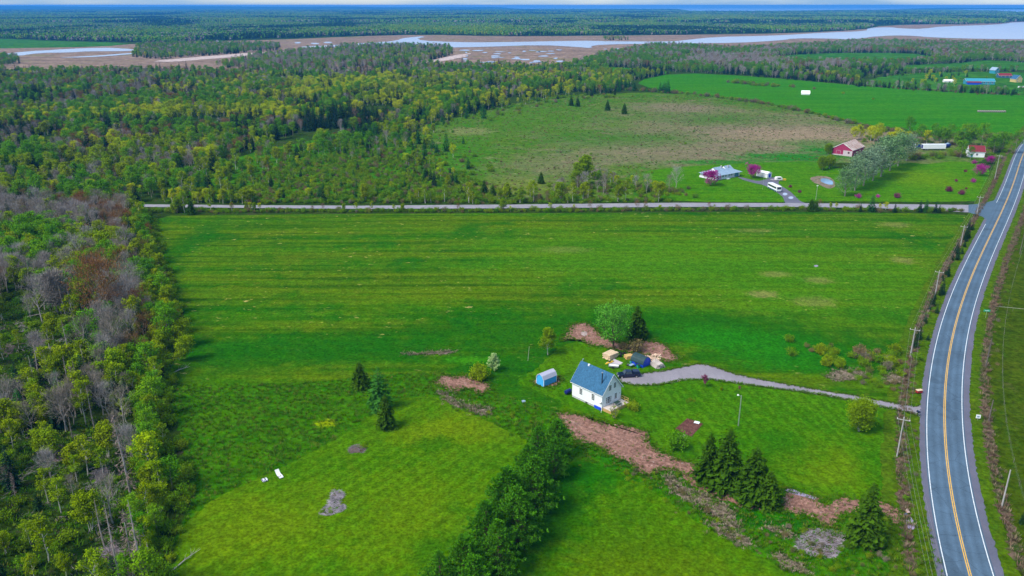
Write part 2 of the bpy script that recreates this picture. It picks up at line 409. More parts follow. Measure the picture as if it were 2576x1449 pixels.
# roads
def roadmat(name, c, tint, fine=3.0, along=None):
    m, nt, out = newmat(name)
    n1 = tex(nt, wpos(nt), .15, 5, .6); n2 = tex(nt, wpos(nt), fine, 4, .8)
    col = ramp(nt, n1, [(.3, tuple(x * .84 for x in c)), (.7, tuple(x * 1.14 for x in c))])
    st = tex(nt, wpos(nt, (.9, .05, 1), along or 0), 1.0, 4, .6)
    col = mix(nt, ramp(nt, st, [(.45, g3(0)), (.68, g3(.5))]), col, tint)
    col = mix(nt, 1.0, col, ramp(nt, n2, [(.3, g3(.78)), (.7, g3(1.2))]), 'MULTIPLY')
    principled(nt, out, col, .75, .3, 0, n2, .02, .5)
    return m
def highwaymat(name, c):
    m, nt, out = newmat(name)
    a = N(nt, 'ShaderNodeAttribute', attribute_name='across')
    ab = N(nt, 'ShaderNodeMath', operation='ABSOLUTE'); nt.links.new(a.outputs['Fac'], ab.inputs[0])
    n1 = tex(nt, wpos(nt), .12, 6, .62); n2 = tex(nt, wpos(nt), 4.0, 4, .8)
    col = ramp(nt, n1, [(.3, tuple(x * .78 for x in c)), (.7, tuple(x * 1.2 for x in c))])
    wob = N(nt, 'ShaderNodeMath', operation='MULTIPLY_ADD'); nt.links.new(tex(nt, wpos(nt), .3, 4), wob.inputs[0]); wob.inputs[1].default_value = .7; nt.links.new(ab.outputs[0], wob.inputs[2])
    tr = N(nt, 'ShaderNodeMath', operation='MULTIPLY'); nt.links.new(wob.outputs[0], tr.inputs[0]); tr.inputs[1].default_value = .2
    col = mix(nt, 1.0, col, ramp(nt, tr.outputs[0], [(.1, g3(1.1)), (.23, g3(.86)), (.36, g3(1.12)), (.54, g3(.84)), (.68, g3(1.05)), (.84, g3(.92))]), 'MULTIPLY')
    vo = N(nt, 'ShaderNodeTexVoronoi', feature='DISTANCE_TO_EDGE'); vo.inputs['Scale'].default_value = .16
    wv = N(nt, 'ShaderNodeVectorMath', operation='ADD'); nn = N(nt, 'ShaderNodeTexNoise'); nn.inputs['Scale'].default_value = .6; nn.inputs['Detail'].default_value = 5
    nt.links.new(wpos(nt), nn.inputs[0]); nt.links.new(wpos(nt), wv.inputs[0]); nt.links.new(nn.outputs[1], wv.inputs[1]); nt.links.new(wv.outputs[0], vo.inputs[0])
    col = mix(nt, 1.0, col, ramp(nt, vo.outputs[0], [(0, g3(.55)), (.012, g3(1))]), 'MULTIPLY')
    pn = tex(nt, wpos(nt, (1, .35, 1), .15, (40, 8, 0)), .11, 3, .5)
    col = mix(nt, ramp(nt, pn, [(.64, g3(0)), (.65, g3(.55))]), col, tuple(x * .62 for x in c))
    col = mix(nt, 1.0, col, ramp(nt, n2, [(.3, g3(.8)), (.7, g3(1.2))]), 'MULTIPLY')
    principled(nt, out, col, .75, .25, 0, n2, .02, .5)
    return m
M['highway'] = highwaymat('worn_asphalt', (0.068, 0.112, 0.162))
M['asphalt'] = roadmat('asphalt', (0.064, 0.109, 0.157), (0.085, 0.119, 0.153), 4, .12)
M['gravel'] = roadmat('gravel', (0.238, 0.212, 0.234), (0.187, 0.170, 0.196), 5)
M['shoulder'] = roadmat('gravel_shoulder', (0.106, 0.106, 0.145), (0.128, 0.106, 0.128), 5)
M['laneroad'] = roadmat('pale_lane', (0.255, 0.238, 0.264), (0.196, 0.178, 0.221), 3, 1.57)
def paint(name, c):
    m, nt, out = newmat(name)
    n = tex(nt, wpos(nt), 3, 5, .8)
    principled(nt, out, ramp(nt, n, [(.34, tuple(x * .45 for x in c)), (.5, c)]), .6, .3)
    return m
M['wline'] = paint('white_road_paint', (.68, .70, .72))
M['yline'] = paint('yellow_road_paint', (.72, .40, .05))
def water(name, c, rough=.12, bump=.02, sc=.4):
    m, nt, out = newmat(name)
    n = tex(nt, wpos(nt), sc, 4)
    p = principled(nt, out, c, rough, .5, 0, n, bump, .3)
    return m
M['water'] = water('river_water', (.36, .39, .50), .25, .03, .1)
M['sea'] = water('sea_water', (.2, .34, .5), .3, .1, .05)
M['pond'] = water('pond_water', (.20, .32, .48), .1, .01, 1.0)
M['puddle'] = water('puddle_water', (.30, .24, .34), .12, .01, 2)
# plants
M['l_birch'] = leafmat('birch_leaves', [(0.1725, 0.253, 0.0023), (0.2415, 0.3105, 0.00345), (0.184, 0.3105, 0.0046), (0.253, 0.322, 0.0046)])
M['l_poplar'] = leafmat('poplar_leaves', [(0.069, 0.23, 0.0046), (0.1207, 0.2875, 0.00575), (0.09775, 0.276, 0.0092), (0.1725, 0.322, 0.00575)])
M['l_yellow'] = leafmat('aspen_leaves', [(0.3565, 0.437, 0.00345), (0.46, 0.483, 0.0046), (0.299, 0.4255, 0.0046)])
M['l_maple'] = leafmat('maple_buds', [(.21, .085, .03), (.24, .125, .045), (.17, .12, .03), (.26, .15, .10)], trans=.15)
M['l_twig'] = leafmat('bare_twigs', [(.24, .21, .19), (.33, .30, .29), (.20, .165, .12), (.28, .24, .21)], trans=.0, lo=.7, hi=1.2)
M['l_spruce'] = leafmat('spruce_needles', [(.016, .048, .014), (.024, .062, .016), (.016, .054, .026)], trans=.08)
M['l_yspruce'] = leafmat('garden_spruce_needles', [(.045, .115, .005), (.06, .135, .006)], trans=.12)
M['l_fir'] = leafmat('fir_needles', [(.03, .14, .022), (.045, .165, .018), (.04, .145, .035)], trans=.12)
M['l_pine'] = leafmat('pine_needles', [(.06, .22, .007), (.095, .28, .009)], trans=.15, clump=.9, lo=.5, hi=1.5)
M['l_silver'] = leafmat('silver_willow_leaves', [(.16, .26, .13), (.13, .25, .08), (.20, .28, .18)], trans=.2)
M['l_willow'] = leafmat('willow_leaves', [(.09, .31, .02), (.11, .34, .03)], trans=.25)
M['l_lawnbirch'] = leafmat('lawn_birch_leaves', [(.16, .27, .003), (.19, .30, .004)], trans=.3)
M['l_shrub'] = leafmat('shrub_leaves', [(.10, .23, .004), (.145, .285, .005), (.20, .285, .006), (.08, .235, .005)])
M['l_brown'] = leafmat('alder_twigs', [(.16, .13, .045), (.19, .14, .06), (.12, .14, .03), (.20, .17, .12)], trans=.1)
M['l_mag'] = leafmat('crabapple_blossom', [(.42, .03, .27), (.35, .025, .22), (.48, .045, .32)], trans=.2)
M['l_purple'] = leafmat('purple_leaves', [(.22, .045, .11), (.16, .03, .07), (.26, .06, .12)], trans=.2)
M['l_white'] = leafmat('white_blossom', [(.42, .56, .22), (.36, .52, .18)], trans=.2)
M['l_dead'] = leafmat('dead_needles', [(.17, .13, .11), (.23, .17, .15)], trans=0)
M['b_white'] = barkmat('birch_bark', (.62, .58, .52), (.16, .13, .11), (1, 1, 3), .36, .5)
M['b_grey'] = barkmat('grey_bark', (.33, .30, .27), (.15, .12, .10), (3, 3, .6))
M['b_pale'] = barkmat('pale_grey_bark', (.46, .42, .39), (.24, .20, .18), (3, 3, .6))
M['b_brown'] = barkmat('brown_bark', (.14, .09, .06), (.05, .035, .025), (3, 3, .6))
M['b_dead'] = barkmat('weathered_wood', (.42, .38, .36), (.2, .17, .16), (3, 3, .6))
M['tuft'] = leafmat('grass_tufts', [(.06, .17, .003), (.10, .195, .004), (.04, .145, .003), (.17, .18, .03)], trans=.2)
M['weedleaf'] = leafmat('dry_weed_stalks', [(.20, .13, .09), (.15, .09, .06), (.26, .19, .13), (.05, .09, .01)], trans=.1)
M['deadtuft'] = leafmat('bleached_grass', [(.24, .19, .13), (.32, .26, .19), (.18, .15, .08), (.06, .12, .008)], trans=.1)
M['clod'] = leafmat('soil_clods', [(.22, .11, .08), (.30, .16, .12), (.16, .08, .06), (.36, .25, .21)], trans=0)
M['stick'] = leafmat('brushwood', [(.24, .20, .22), (.17, .13, .13), (.30, .26, .29)], trans=0, lo=.6, hi=1.3)
# built things
M['white'] = plain('white_siding', (.80, .81, .83), .6, .3, vary=.03)
def siding(name, c):
    m, nt, out = newmat(name)
    w = N(nt, 'ShaderNodeTexWave', bands_direction='Z', wave_profile='SAW'); w.inputs['Scale'].default_value = 1.3
    nt.links.new(opos(nt), w.inputs[0])
    n = tex(nt, opos(nt), .9, 6, .7)
    col = mix(nt, 1.0, ramp(nt, n, [(.3, tuple(x * .93 for x in c)), (.65, c)]), ramp(nt, w.outputs[1], [(0, g3(.8)), (.2, g3(1))]), 'MULTIPLY')
    principled(nt, out, col, .55, .3, 0, w.outputs[1], .03, .6)
    return m
M['white'] = siding('white_clapboard', (.83, .84, .86))
M['trim'] = plain('white_trim', (.82, .83, .84), .5, .3, vary=.03)
M['conc'] = plain('concrete', (.42, .42, .42), .9, .1)
M['glass'] = plain('window_glass', (.03, .04, .05), .08, .6, vary=.3)
M['dark'] = plain('black_plastic', (.012, .012, .015), .5, .4)
M['steel'] = plain('galvanised_steel', (.42, .44, .46), .4, .5, .6)
M['galv'] = plain('weathered_pole_wood', (.36, .34, .33), .9, .1, vary=.25)
M['polewood'] = plain('dark_pole_wood', (.13, .11, .10), .9, .1, vary=.3)
M['deck'] = plain('deck_boards', (.55, .47, .42), .8, .2)
M['cedar'] = plain('new_lumber', (.58, .37, .14), .8, .2)
M['green'] = plain('dark_green_plastic', (.02, .05, .03), .5, .3)
M['wire'] = plain('wire', (.22, .22, .22), .5, .4)
M['navy'] = plain('navy_paint', (.006, .012, .04), .18, .6, vary=.2)
M['tyre'] = plain('tyre_rubber', (.015, .015, .016), .8, .2)
M['rim'] = plain('alloy_rim', (.55, .56, .58), .3, .5, .8)
M['blueshed'] = plain('sky_blue_siding', (.055, .36, .72), .6, .3, vary=.07)
M['blue'] = plain('deep_blue_paint', (.012, .06, .55), .5, .35, vary=.12)
M['indigo'] = plain('indigo_tank_paint', (.008, .016, .14), .4, .4)
M['roofdk'] = plain('dark_green_tarp', (.02, .05, .055), .6, .3)
M['lilac'] = plain('grey_lilac_shingles', (.42, .41, .50), .85, .1, vary=.15, scale=8)
M['lumber'] = plain('pine_lumber', (.62, .46, .30), .8, .2, vary=.3, scale=4)
M['pinkwood'] = plain('weathered_plank', (.48, .42, .44), .85, .1, vary=.2, scale=3)
M['logpale'] = plain('barked_log', (.42, .37, .34), .9, .1, vary=.3, scale=3)
M['splitwood'] = plain('split_firewood', (.66, .48, .36), .9, .1, vary=.35, scale=4)
M['yellow'] = plain('yellow_plastic', (.72, .42, .02), .5, .4)
M['red'] = plain('red_paint', (.36, .02, .02), .6, .3, vary=.3)
M['teal'] = plain('teal_paint', (.03, .24, .33), .6, .3, vary=.1)
M['signgreen'] = plain('sign_green', (.005, .30, .16), .5, .4)
M['cream'] = plain('yellow_clapboard', (.55, .42, .16), .7, .2)
M['magred'] = plain('faded_red_boards', (.30, .03, .09), .8, .2, vary=.45, scale=2)
def shingles(name, c, sc=1.0):
    m, nt, out = newmat(name)
    n = tex(nt, opos(nt), 2.4 * sc, 4, .85); n2 = tex(nt, opos(nt), .5, 4)
    col = ramp(nt, n, [(.3, tuple(x * .6 for x in c)), (.7, tuple(min(1, x * 1.45) for x in c))])
    col = mix(nt, ramp(nt, n2, [(.4, g3(0)), (.7, g3(.4))]), col, tuple(x * .75 for x in c))
    principled(nt, out, col, .85, .15, 0, n, .03, .5)
    return m
M['roofblue'] = shingles('blue_grey_shingles', (.034, .11, .20))
M['roofpale'] = shingles('pale_blue_shingles', (.24, .33, .43))
def rusty(name, c, rust, lo=.45, hi=.6):
    m, nt, out = newmat(name)
    n = tex(nt, opos(nt, (.5, 2.2, 1)), .7, 6, .7)
    w = N(nt, 'ShaderNodeTexWave'); w.inputs['Scale'].default_value = 3.0
    nt.links.new(opos(nt), w.inputs[0])
    principled(nt, out, ramp(nt, n, [(lo, c), (hi, rust)]), .6, .3, .0, w.outputs[1], .03, .5)
    return m
M['rustroof'] = rusty('rusted_roof_sheets', (.60, .49, .44), (.30, .14, .085), .42, .60)
M['redroof'] = rusty('red_roof_sheets', (.21, .015, .025), (.13, .02, .02))
M['tealroof'] = rusty('teal_roof_sheets', (.03, .27, .38), (.05, .19, .25))
def patterned(name):
    m, nt, out = newmat(name)
    v = N(nt, 'ShaderNodeTexVoronoi'); v.inputs['Scale'].default_value = 5.0
    nt.links.new(opos(nt), v.inputs['Vector'])
    principled(nt, out, ramp(nt, v.outputs['Color'], [(.35, (.75, .74, .76)), (.5, (.05, .045, .12))], 'CONSTANT'), .8, .2)
    return m
M['pattern'] = patterned('patterned_fabric')
M['canvas'] = plain('off_white_fabric', (.72, .70, .68), .9, .1, vary=.08)
#@@LAND

# ------------------------------------------------------------------ the land
bm = bmesh.new()
vs = [bm.verts.new(p) for p in ((-30000, -300, 0), (30000, -300, 0), (30000, 31000, 0), (-30000, 31000, 0))]
bm.faces.new(vs); me = bpy.data.meshes.new('ground'); bm.to_mesh(me); bm.free()
me.materials.append(M['floor'])
tag(link('ground', me), kind='structure')

# open land between the woods, the lane and the highway
FIELD = [(372, 543), (600, 541), (1000, 537), (1500, 536), (2000, 533), (2400, 538), (2450, 545), (2480, 556), (2440, 640), (2395, 733),
         (2362, 813), (2340, 890), (2330, 960), (2325, 1040), (2328, 1120), (2340, 1230), (2360, 1330), (2385, 1449), (2400, 1520), (1200, 1530), (420, 1530),
         (425, 1449), (425, 1390), (450, 1330), (485, 1262), (470, 1180), (450, 1080), (430, 1000), (428, 930), (455, 860), (470, 800), (440, 740), (415, 660), (395, 600)]
sheet('hayfield', FIELD, .02, M['hay'], amp=.5, step=2.5)
sheet('rough_meadow', [(428, 965), (600, 968), (800, 962), (930, 945), (1100, 935), (1280, 1000), (1330, 1010), (1430, 1040), (1560, 1075), (1640, 1100), (1760, 1175), (1960, 1230), (2255, 1290),
      (2330, 1300), (2400, 1530), (420, 1530), (425, 1390), (485, 1262), (470, 1180), (450, 1080)], .04, M['rough'], amp=1.0, step=1.2)
LAWN_A = [(430, 1530), (440, 1390), (452, 1335), (505, 1275), (600, 1226), (700, 1182), (800, 1132), (890, 1077), (950, 1032), (1000, 1005), (1080, 994), (1130, 1010), (1180, 1040), (1230, 1062), (1300, 1095), (1340, 1120),
          (1300, 1200), (1230, 1320), (1130, 1449), (1090, 1530)]
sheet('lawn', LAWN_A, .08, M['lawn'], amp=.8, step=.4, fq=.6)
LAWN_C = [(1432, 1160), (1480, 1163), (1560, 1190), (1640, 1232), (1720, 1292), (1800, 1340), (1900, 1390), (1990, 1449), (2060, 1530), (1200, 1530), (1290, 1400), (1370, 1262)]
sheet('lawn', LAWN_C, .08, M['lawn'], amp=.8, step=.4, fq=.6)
LAWN_R = [(1290, 962), (1340, 935), (1380, 900), (1415, 866), (1470, 858), (1530, 878), (1600, 905), (1650, 925), (1700, 930), (1760, 950), (2000, 985), (2300, 1042), (2272, 1100), (2266, 1255), (2250, 1275), (2080, 1255), (1985, 1225), (1940, 1215),
          (1880, 1180), (1760, 1165), (1690, 1150), (1640, 1120), (1625, 1085), (1560, 1066), (1500, 1046), (1440, 1030), (1405, 1008), (1350, 985)]
sheet('lawn', LAWN_R, .08, M['lawn2'], amp=.8, step=.4, fq=.6)
DIRT = [
    zoomed(1, 1, [(1640, 1125), (1700, 1080), (1740, 1000), (1830, 985), (1900, 1020), (1950, 1080), (2050, 1130), (2150, 1160), (2300, 1120), (2440, 1150), (2480, 1200), (2560, 1270), (2450, 1285), (2300, 1240), (2200, 1215), (2080, 1195), (1980, 1170), (1880, 1160), (1820, 1120), (1720, 1105)]),
    [(1090, 962), (1112, 944), (1142, 950), (1172, 945), (1196, 955), (1235, 968), (1228, 985), (1198, 993), (1190, 980), (1165, 978), (1150, 988), (1120, 978)],
    zoomed(1, 2, [(1610, 230), (1660, 215), (1800, 240), (1950, 290), (2100, 310), (2300, 360), (2325, 395), (2310, 450), (2380, 500), (2480, 550), (2640, 600), (2780, 700), (2860, 760), (2800, 790), (2640, 690), (2440, 640), (2350, 690), (2240, 680), (2180, 600), (2080, 560), (1950, 480), (1850, 440), (1770, 430), (1740, 390), (1680, 300)]),
    zoomed(2, 2, [(690, 930), (760, 870), (790, 800), (900, 830), (1010, 850), (1020, 890), (1100, 920), (1160, 870), (1260, 865), (1400, 880), (1480, 890), (1560, 910), (1640, 960), (1675, 1040), (1620, 1060), (1500, 985), (1380, 960), (1240, 980), (1170, 1000), (1120, 1080), (1060, 1080), (1000, 1010), (850, 975)]),
    [(1343, 968), (1395, 975), (1415, 955), (1405, 946), (1370, 948), (1340, 960)],
]
for k, d in enumerate(DIRT):
    sheet('dirt_ground', d, .10 + .004 * k, M['dirt'], amp=.85, step=.25, fq=.9)
sheet('dirt_ground', zoomed(2, 2, [(-60, 600), (60, 590), (330, 740), (640, 860), (760, 900), (740, 960), (560, 960), (380, 910), (180, 830), (20, 730)]), .121, M['dirt'], amp=.8, step=.3, fq=.9)
TANS = ([zoomed(1, 2, [(720, 70), (790, 75), (900, 150), (1050, 175), (1120, 195), (1115, 245), (1040, 235), (900, 185), (780, 130)]),
          zoomed(2, 2, [(0, 770), (150, 830), (350, 930), (440, 1090), (380, 1110), (250, 1000), (100, 920), (-60, 830), (-150, 700), (-60, 690)]),
          zoomed(2, 2, [(200, 1040), (350, 1110), (520, 1200), (540, 1240), (400, 1190), (250, 1110)]),
          zoomed(2, 2, [(610, 1080), (720, 1090), (860, 1150), (800, 1160), (680, 1120)]),
          zoomed(2, 2, [(690, 1310), (760, 1290), (900, 1370), (960, 1440), (880, 1420), (750, 1370)]),
          zoomed(1, 1, [(460, 1220), (600, 1222), (720, 1205), (860, 1205), (800, 1222), (640, 1228)]),
          zoomed(2, 1, [(1070, 1400), (1150, 1350), (1300, 1340), (1390, 1380), (1330, 1420), (1150, 1425)]),
          zoomed(2, 1, [(1530, 1400), (1600, 1370), (1660, 1400), (1650, 1449), (1560, 1449)])])
for k, d in enumerate(TANS):
    sheet('dead_grass', d, .125 + .004 * k, M['tan'], amp=.9, step=.25, fq=1.0)
gb = [(x / 8.6417 + 1660.3, y / 8.6417 + 939.2) for x, y in ((590, 990), (940, 1110), (680, 1390), (330, 1220))]
sheet('garden_bed', gb, .17, M['bed'], amp=.08, step=.5, rounds=0)
sheet('puddle', zoomed(1, 1, [(1800, 1070), (1825, 1052), (1858, 1060), (1855, 1085), (1830, 1095)]), .17, M['mud'], amp=.1, step=.4)
sheet('puddle', zoomed(2, 2, [(1680, 1020), (1720, 1005), (1745, 1040), (1755, 1100), (1715, 1105), (1690, 1080)]), .17, M['puddle'], amp=.1, step=.4)
sheet('puddle', zoomed(2, 2, [(770, 800), (830, 795), (900, 830), (1010, 855), (1000, 880), (900, 850), (800, 830)]), .17, M['puddle'], amp=.15, step=.4)
sheet('puddle', zoomed(2, 1, [(985, 556), (1010, 550), (1025, 560), (1000, 568)]), .07, M['puddle'], amp=.3, step=.5)

# north of the lane
sheet('scrub_ground', [(420, 508), (470, 440), (640, 380), (830, 345), (1030, 335), (1110, 400), (1150, 465), (1330, 508)], .012, M['rough'], amp=3, step=5, fq=.08)
sheet('old_meadow', [(1030, 350), (1060, 315), (1180, 290), (1290, 262), (1400, 240), (1530, 238), (1600, 232), (1760, 235), (1900, 255), (2050, 285), (2180, 320), (2330, 345), (2500, 350), (2480, 420), (2250, 410), (2100, 410), (1900, 412), (1720, 425), (1700, 508), (1480, 508), (1320, 508), (1200, 507), (900, 508), (870, 490), (1000, 480), (1140, 470), (1100, 420)],
      .02, M['oldfield'], amp=2, step=5, fq=.1)
sheet('north_field', [(1590, 205), (1700, 183), (1900, 192), (2150, 215), (2350, 228), (2576, 238), (2700, 248), (2700, 345), (2450, 335), (2330, 335), (2200, 318), (2050, 283), (1900, 253), (1760, 236), (1650, 226)], .05, M['northgrass'], amp=1.5, step=6, fq=.1)
sheet('north_lawn', [(1610, 432), (1700, 421), (1850, 411), (1950, 408), (2050, 405), (2090, 420), (2140, 430), (2290, 408), (2330, 414), (2400, 405), (2480, 412), (2492, 440), (2475, 500), (2440, 509), (2050, 506), (2010, 509), (1700, 508), (1640, 492), (1690, 482), (1680, 460), (1620, 447)], .08, M['yardgrass'], amp=.6, step=2)
sheet('far_field', [(1930, 150), (1980, 138), (2100, 133), (2300, 133), (2380, 150), (2250, 163), (2050, 163)], .1, M['farland'], amp=6, step=20, fq=.02)
sheet('far_field', [(2180, 178), (2300, 172), (2480, 172), (2640, 180), (2640, 160), (2480, 150), (2420, 158), (2260, 165)], .1, M['farland'], amp=4, step=20, fq=.02)
sheet('far_field', [(2170, 212), (2200, 196), (2300, 182), (2480, 180), (2700, 186), (2700, 247), (2576, 240), (2400, 231), (2200, 218)], .06, M['farland'], amp=4, step=10, fq=.03)
sheet('far_field', [(1500, 168), (1600, 172), (1700, 182), (1600, 196), (1540, 186)], .1, M['northgrass'], amp=4, step=10, fq=.02)
sheet('far_field', [(-500, 93), (0, 97), (120, 103), (350, 109), (250, 118), (0, 122), (-500, 126)], .3, M['farland'], amp=8, step=30, fq=.02)
# estuary
sheet('salt_marsh', [(-600, 122), (0, 118), (350, 111), (540, 104), (700, 100), (860, 93), (1050, 87), (1280, 92), (1700, 88), (2000, 84), (2180, 74), (2220, 64), (2400, 60), (2700, 40), (2700, 125), (2450, 116), (2300, 112), (2200, 108), (1950, 128), (1700, 118), (1560, 135),
      (1400, 168), (1280, 168), (1050, 166), (860, 182), (640, 184), (400, 178), (200, 180), (0, 184), (-600, 200)], .2, M['marsh'], amp=10, step=25, fq=.01)
RIVER = zoomed(1, 0, [(-300, 352), (0, 340), (180, 325), (400, 312), (480, 285), (640, 272), (560, 300), (700, 314), (1000, 322), (1320, 318), (1800, 308), (2000, 312), (2470, 316)]) + \
        zoomed(2, 0, [(60, 300), (230, 280), (700, 270), (1100, 245), (1400, 235), (1390, 212), (1560, 205), (1640, 215), (1800, 220), (1950, 200), (2380, 187), (2450, 172), (2600, 165), (3000, 160), (3000, 300), (2300, 296), (1900, 285), (1700, 268), (1480, 272), (1280, 300), (1120, 292), (850, 290), (700, 310), (400, 325), (90, 328)]) + \
        zoomed(1, 0, [(2460, 332), (2100, 334), (1870, 344), (1900, 366), (1780, 356), (1500, 340), (1000, 358), (800, 360), (500, 347), (200, 342), (0, 352), (-300, 362)])
sheet('river', RIVER, .5, M['water'], amp=6, step=20, fq=.012)
sheet('river', zoomed(0, 0, [(20, 415), (130, 395), (400, 378), (620, 365), (860, 362), (1030, 375), (1000, 388), (700, 387), (520, 397), (300, 402), (110, 425)]), .5, M['water'], amp=8, step=15, fq=.015)
sheet('river', zoomed(0, 0, [(420, 436), (600, 428), (790, 418), (1000, 400), (1060, 404), (820, 425), (640, 434)]), .5, M['water'], amp=6, step=15, fq=.015)
sheet('river', zoomed(0, 0, [(1600, 305), (1680, 312), (1850, 335), (1820, 345), (1700, 330)]), .5, M['water'], amp=5, step=12, fq=.02)
sheet('mud_flat', zoomed(1, 0, [(-500, 540), (0, 528), (350, 512), (570, 478), (720, 450), (860, 418), (1000, 398), (900, 440), (760, 465), (600, 495), (350, 526), (0, 545)]), .5, M['mud'], amp=6, step=12, fq=.02)
sheet('mud_flat', zoomed(0, 0, [(1120, 465), (1500, 430), (1900, 400), (2300, 380), (2576, 370), (2576, 385), (2000, 415), (1600, 445), (1300, 470)]), .5, M['mud'], amp=5, step=12, fq=.02)
pr = random.Random(5)
pools = [(pr.uniform(930, 1660), pr.uniform(376, 478)) for _ in range(34)] + [(pr.uniform(-300, 400), pr.uniform(362, 380)) for _ in range(6)] + [(-330, 324), (-200, 330), (-100, 322), (1990, 372), (2080, 368)]
for x, y in pools:
    w = pr.uniform(10, 60); h = pr.uniform(2, 6)
    sheet('marsh_pool', zoomed(1, 0, [(x + w * math.cos(a) * pr.uniform(.6, 1.1), y + h * math.sin(a)) for a in np.linspace(0, 6.28, 9)[:-1]]), .55, M['water'], amp=3, step=8, fq=.03)
# sea, far shores
sheet('sea', [(-9000, 17.5), (1000, 17.5), (1250, 24), (1700, 23.5), (1720, 30.5), (1950, 31), (2010, 27.5), (2160, 28.5), (2330, 26), (2480, 28.5), (2580, 37), (5000, 38), (9000, 16.5), (5000, 15.9), (-9000, 15.9)], 1.0, M['sea'], amp=20, step=250, fq=.001)

def far_hills(name, x0, x1, dist, hmax, seed, depth=1500):
    mb = MB(); n = 90; v = []
    for j in range(4):
        for i in range(n + 1):
            t = i / n
            x = x0 + (x1 - x0) * t
            y = dist + depth * j / 3 + 200 * mnoise.noise(Vector((x * .0006, seed, j)))
            e = min(1, t * 9, (1 - t) * 9)
            h = 0 if j in (0, 3) else hmax * e * (.72 + .28 * mnoise.noise(Vector((x * .0004, seed, j))) + .06 * mnoise.noise(Vector((x * .004, seed, j))))
            v.append((x, y, h + 1.2))
    f = [(j * (n + 1) + i, j * (n + 1) + i + 1, (j + 1) * (n + 1) + i + 1, (j + 1) * (n + 1) + i) for j in range(3) for i in range(n)]
    mb.add(v, f)
    return tag(mb.build(name, M['floor'], smooth=True), kind='structure')
far_hills('hills', -22000, -1500, 18500, 84, 1.3)
far_hills('hills', -4200, 200, 20000, 62, 4.3)
far_hills('hills', 5200, 6600, 9800, 16, 7.7, 500)
far_hills('hills', 2950, 3500, 9300, 14, 9.7, 400)
far_hills('hills', 9000, 20000, 19000, 45, 2.7)

# ------------------------------------------------------------------ roads
LL = zoomed(2, 1, [(2400, 0), (2375, 75), (2315, 200), (2200, 440), (2050, 750), (1960, 990), (1900, 1200), (1868, 1440)]) + zoomed(2, 2, [(1862, 200), (1870, 430), (1890, 720), (1920, 950), (1960, 1220), (2000, 1440)])
RL = zoomed(2, 1, [(2522, 10), (2450, 200), (2340, 480), (2240, 720), (2170, 930), (2120, 1190), (2095, 1440)]) + zoomed(2, 2, [(2088, 100), (2095, 300), (2130, 560), (2170, 800), (2210, 1020), (2260, 1240), (2305, 1440)])
LL = [(2576, 359)] + LL; RL = [(2576, 452)] + RL
lw = np.array([at(*p)[:2] for p in LL])[::-1]; rw = np.array([at(*p)[:2] for p in RL])[::-1]
def side(w, sgn):
    out = []
    for i in range(len(w)):
        d = w[min(i + 1, len(w) - 1)] - w[max(i - 1, 0)]; d = d / np.linalg.norm(d)
        out.append(w[i] + sgn * 3.65 * np.array([d[1], -d[0]]))
    return np.array(out)
both = np.concatenate([side(lw, 1), side(rw, -1)])
pf = np.polyfit((both[:, 1] - 300) / 200, both[:, 0], 5)
ys = np.linspace(110, 545, 100)
cx = np.polyval(pf, (ys - 300) / 200)
pts = [Vector((x, y, 0)) for x, y in zip(cx, ys)]
d0 = (pts[0] - pts[1]).normalized(); d1 = (pts[-1] - pts[-3]).normalized()
RC = [pts[0] + d0 * s for s in (160, 120, 80, 60, 40, 20, 10)] + pts + [pts[-1] + d1 * s for s in (10, 25, 50, 100, 200, 400, 800, 1600)]
def road_normals(pl):
    out = []
    for i in range(len(pl)):
        d = (pl[min(i + 1, len(pl) - 1)] - pl[max(i - 1, 0)]).normalized()
        out.append(Vector((d.y, -d.x, 0)))       # to the right when heading away from the camera
    return out
RN = road_normals(RC)
def off(k, s, z=0.0): return RC[k] + RN[k] * s + Vector((0, 0, z))
def strip(name, o0, o1, z, mat, kind='structure', k0=0, k1=None, parent=None, ragged=0.0):
    v = []; f = []
    ks = list(range(k0, (k1 if k1 is not None else len(RC))))
    sub = 6 if ragged else 1
    cnt = 0
    for k in ks:
        for q in range(sub if k != ks[-1] else 1):
            t = q / sub
            def L(o):
                a = off(k, o, z); b = off(min(k + 1, len(RC) - 1), o, z)
                return a.lerp(b, t)
            r0 = ragged * mnoise.noise(Vector((k * 3.7 + q * 1.1, 1.3, o0))) if ragged else 0
            r1 = ragged * mnoise.noise(Vector((k * 3.7 + q * 1.1, 5.3, o1))) if ragged else 0
            v += [L(o0 + r0), L(o1 + r1)]; cnt += 1
    f = [(2 * i, 2 * i + 1, 2 * i + 3, 2 * i + 2) for i in range(cnt - 1)]
    mb = MB(); mb.add(v, f)
    o = mb.build(name, mat, parent)
    at_ = o.data.attributes.new('across', 'FLOAT', 'POINT'); at_.data.foreach_set('value', [o0, o1] * cnt)
    return tag(o, kind=kind)
HW = 3.65
strip('verge', -12.5, -4.6, .10, M['verge'], ragged=.8)
strip('pasture', 6.0, 260.0, .05, M['pasture'])
strip('verge', 4.6, 8.0, .10, M['verge'], ragged=.8)
strip('weed_strip', 7.8, 9.4, .115, M['weeds'], ragged=1.6)
strip('weed_strip', -9.6, -7.9, .125, M['weeds'], ragged=1.6)
strip('road_shoulder', -5.1, 5.35, .14, M['shoulder'], ragged=.4)
strip('highway', -HW - .35, HW + .35, .16, M['highway'])
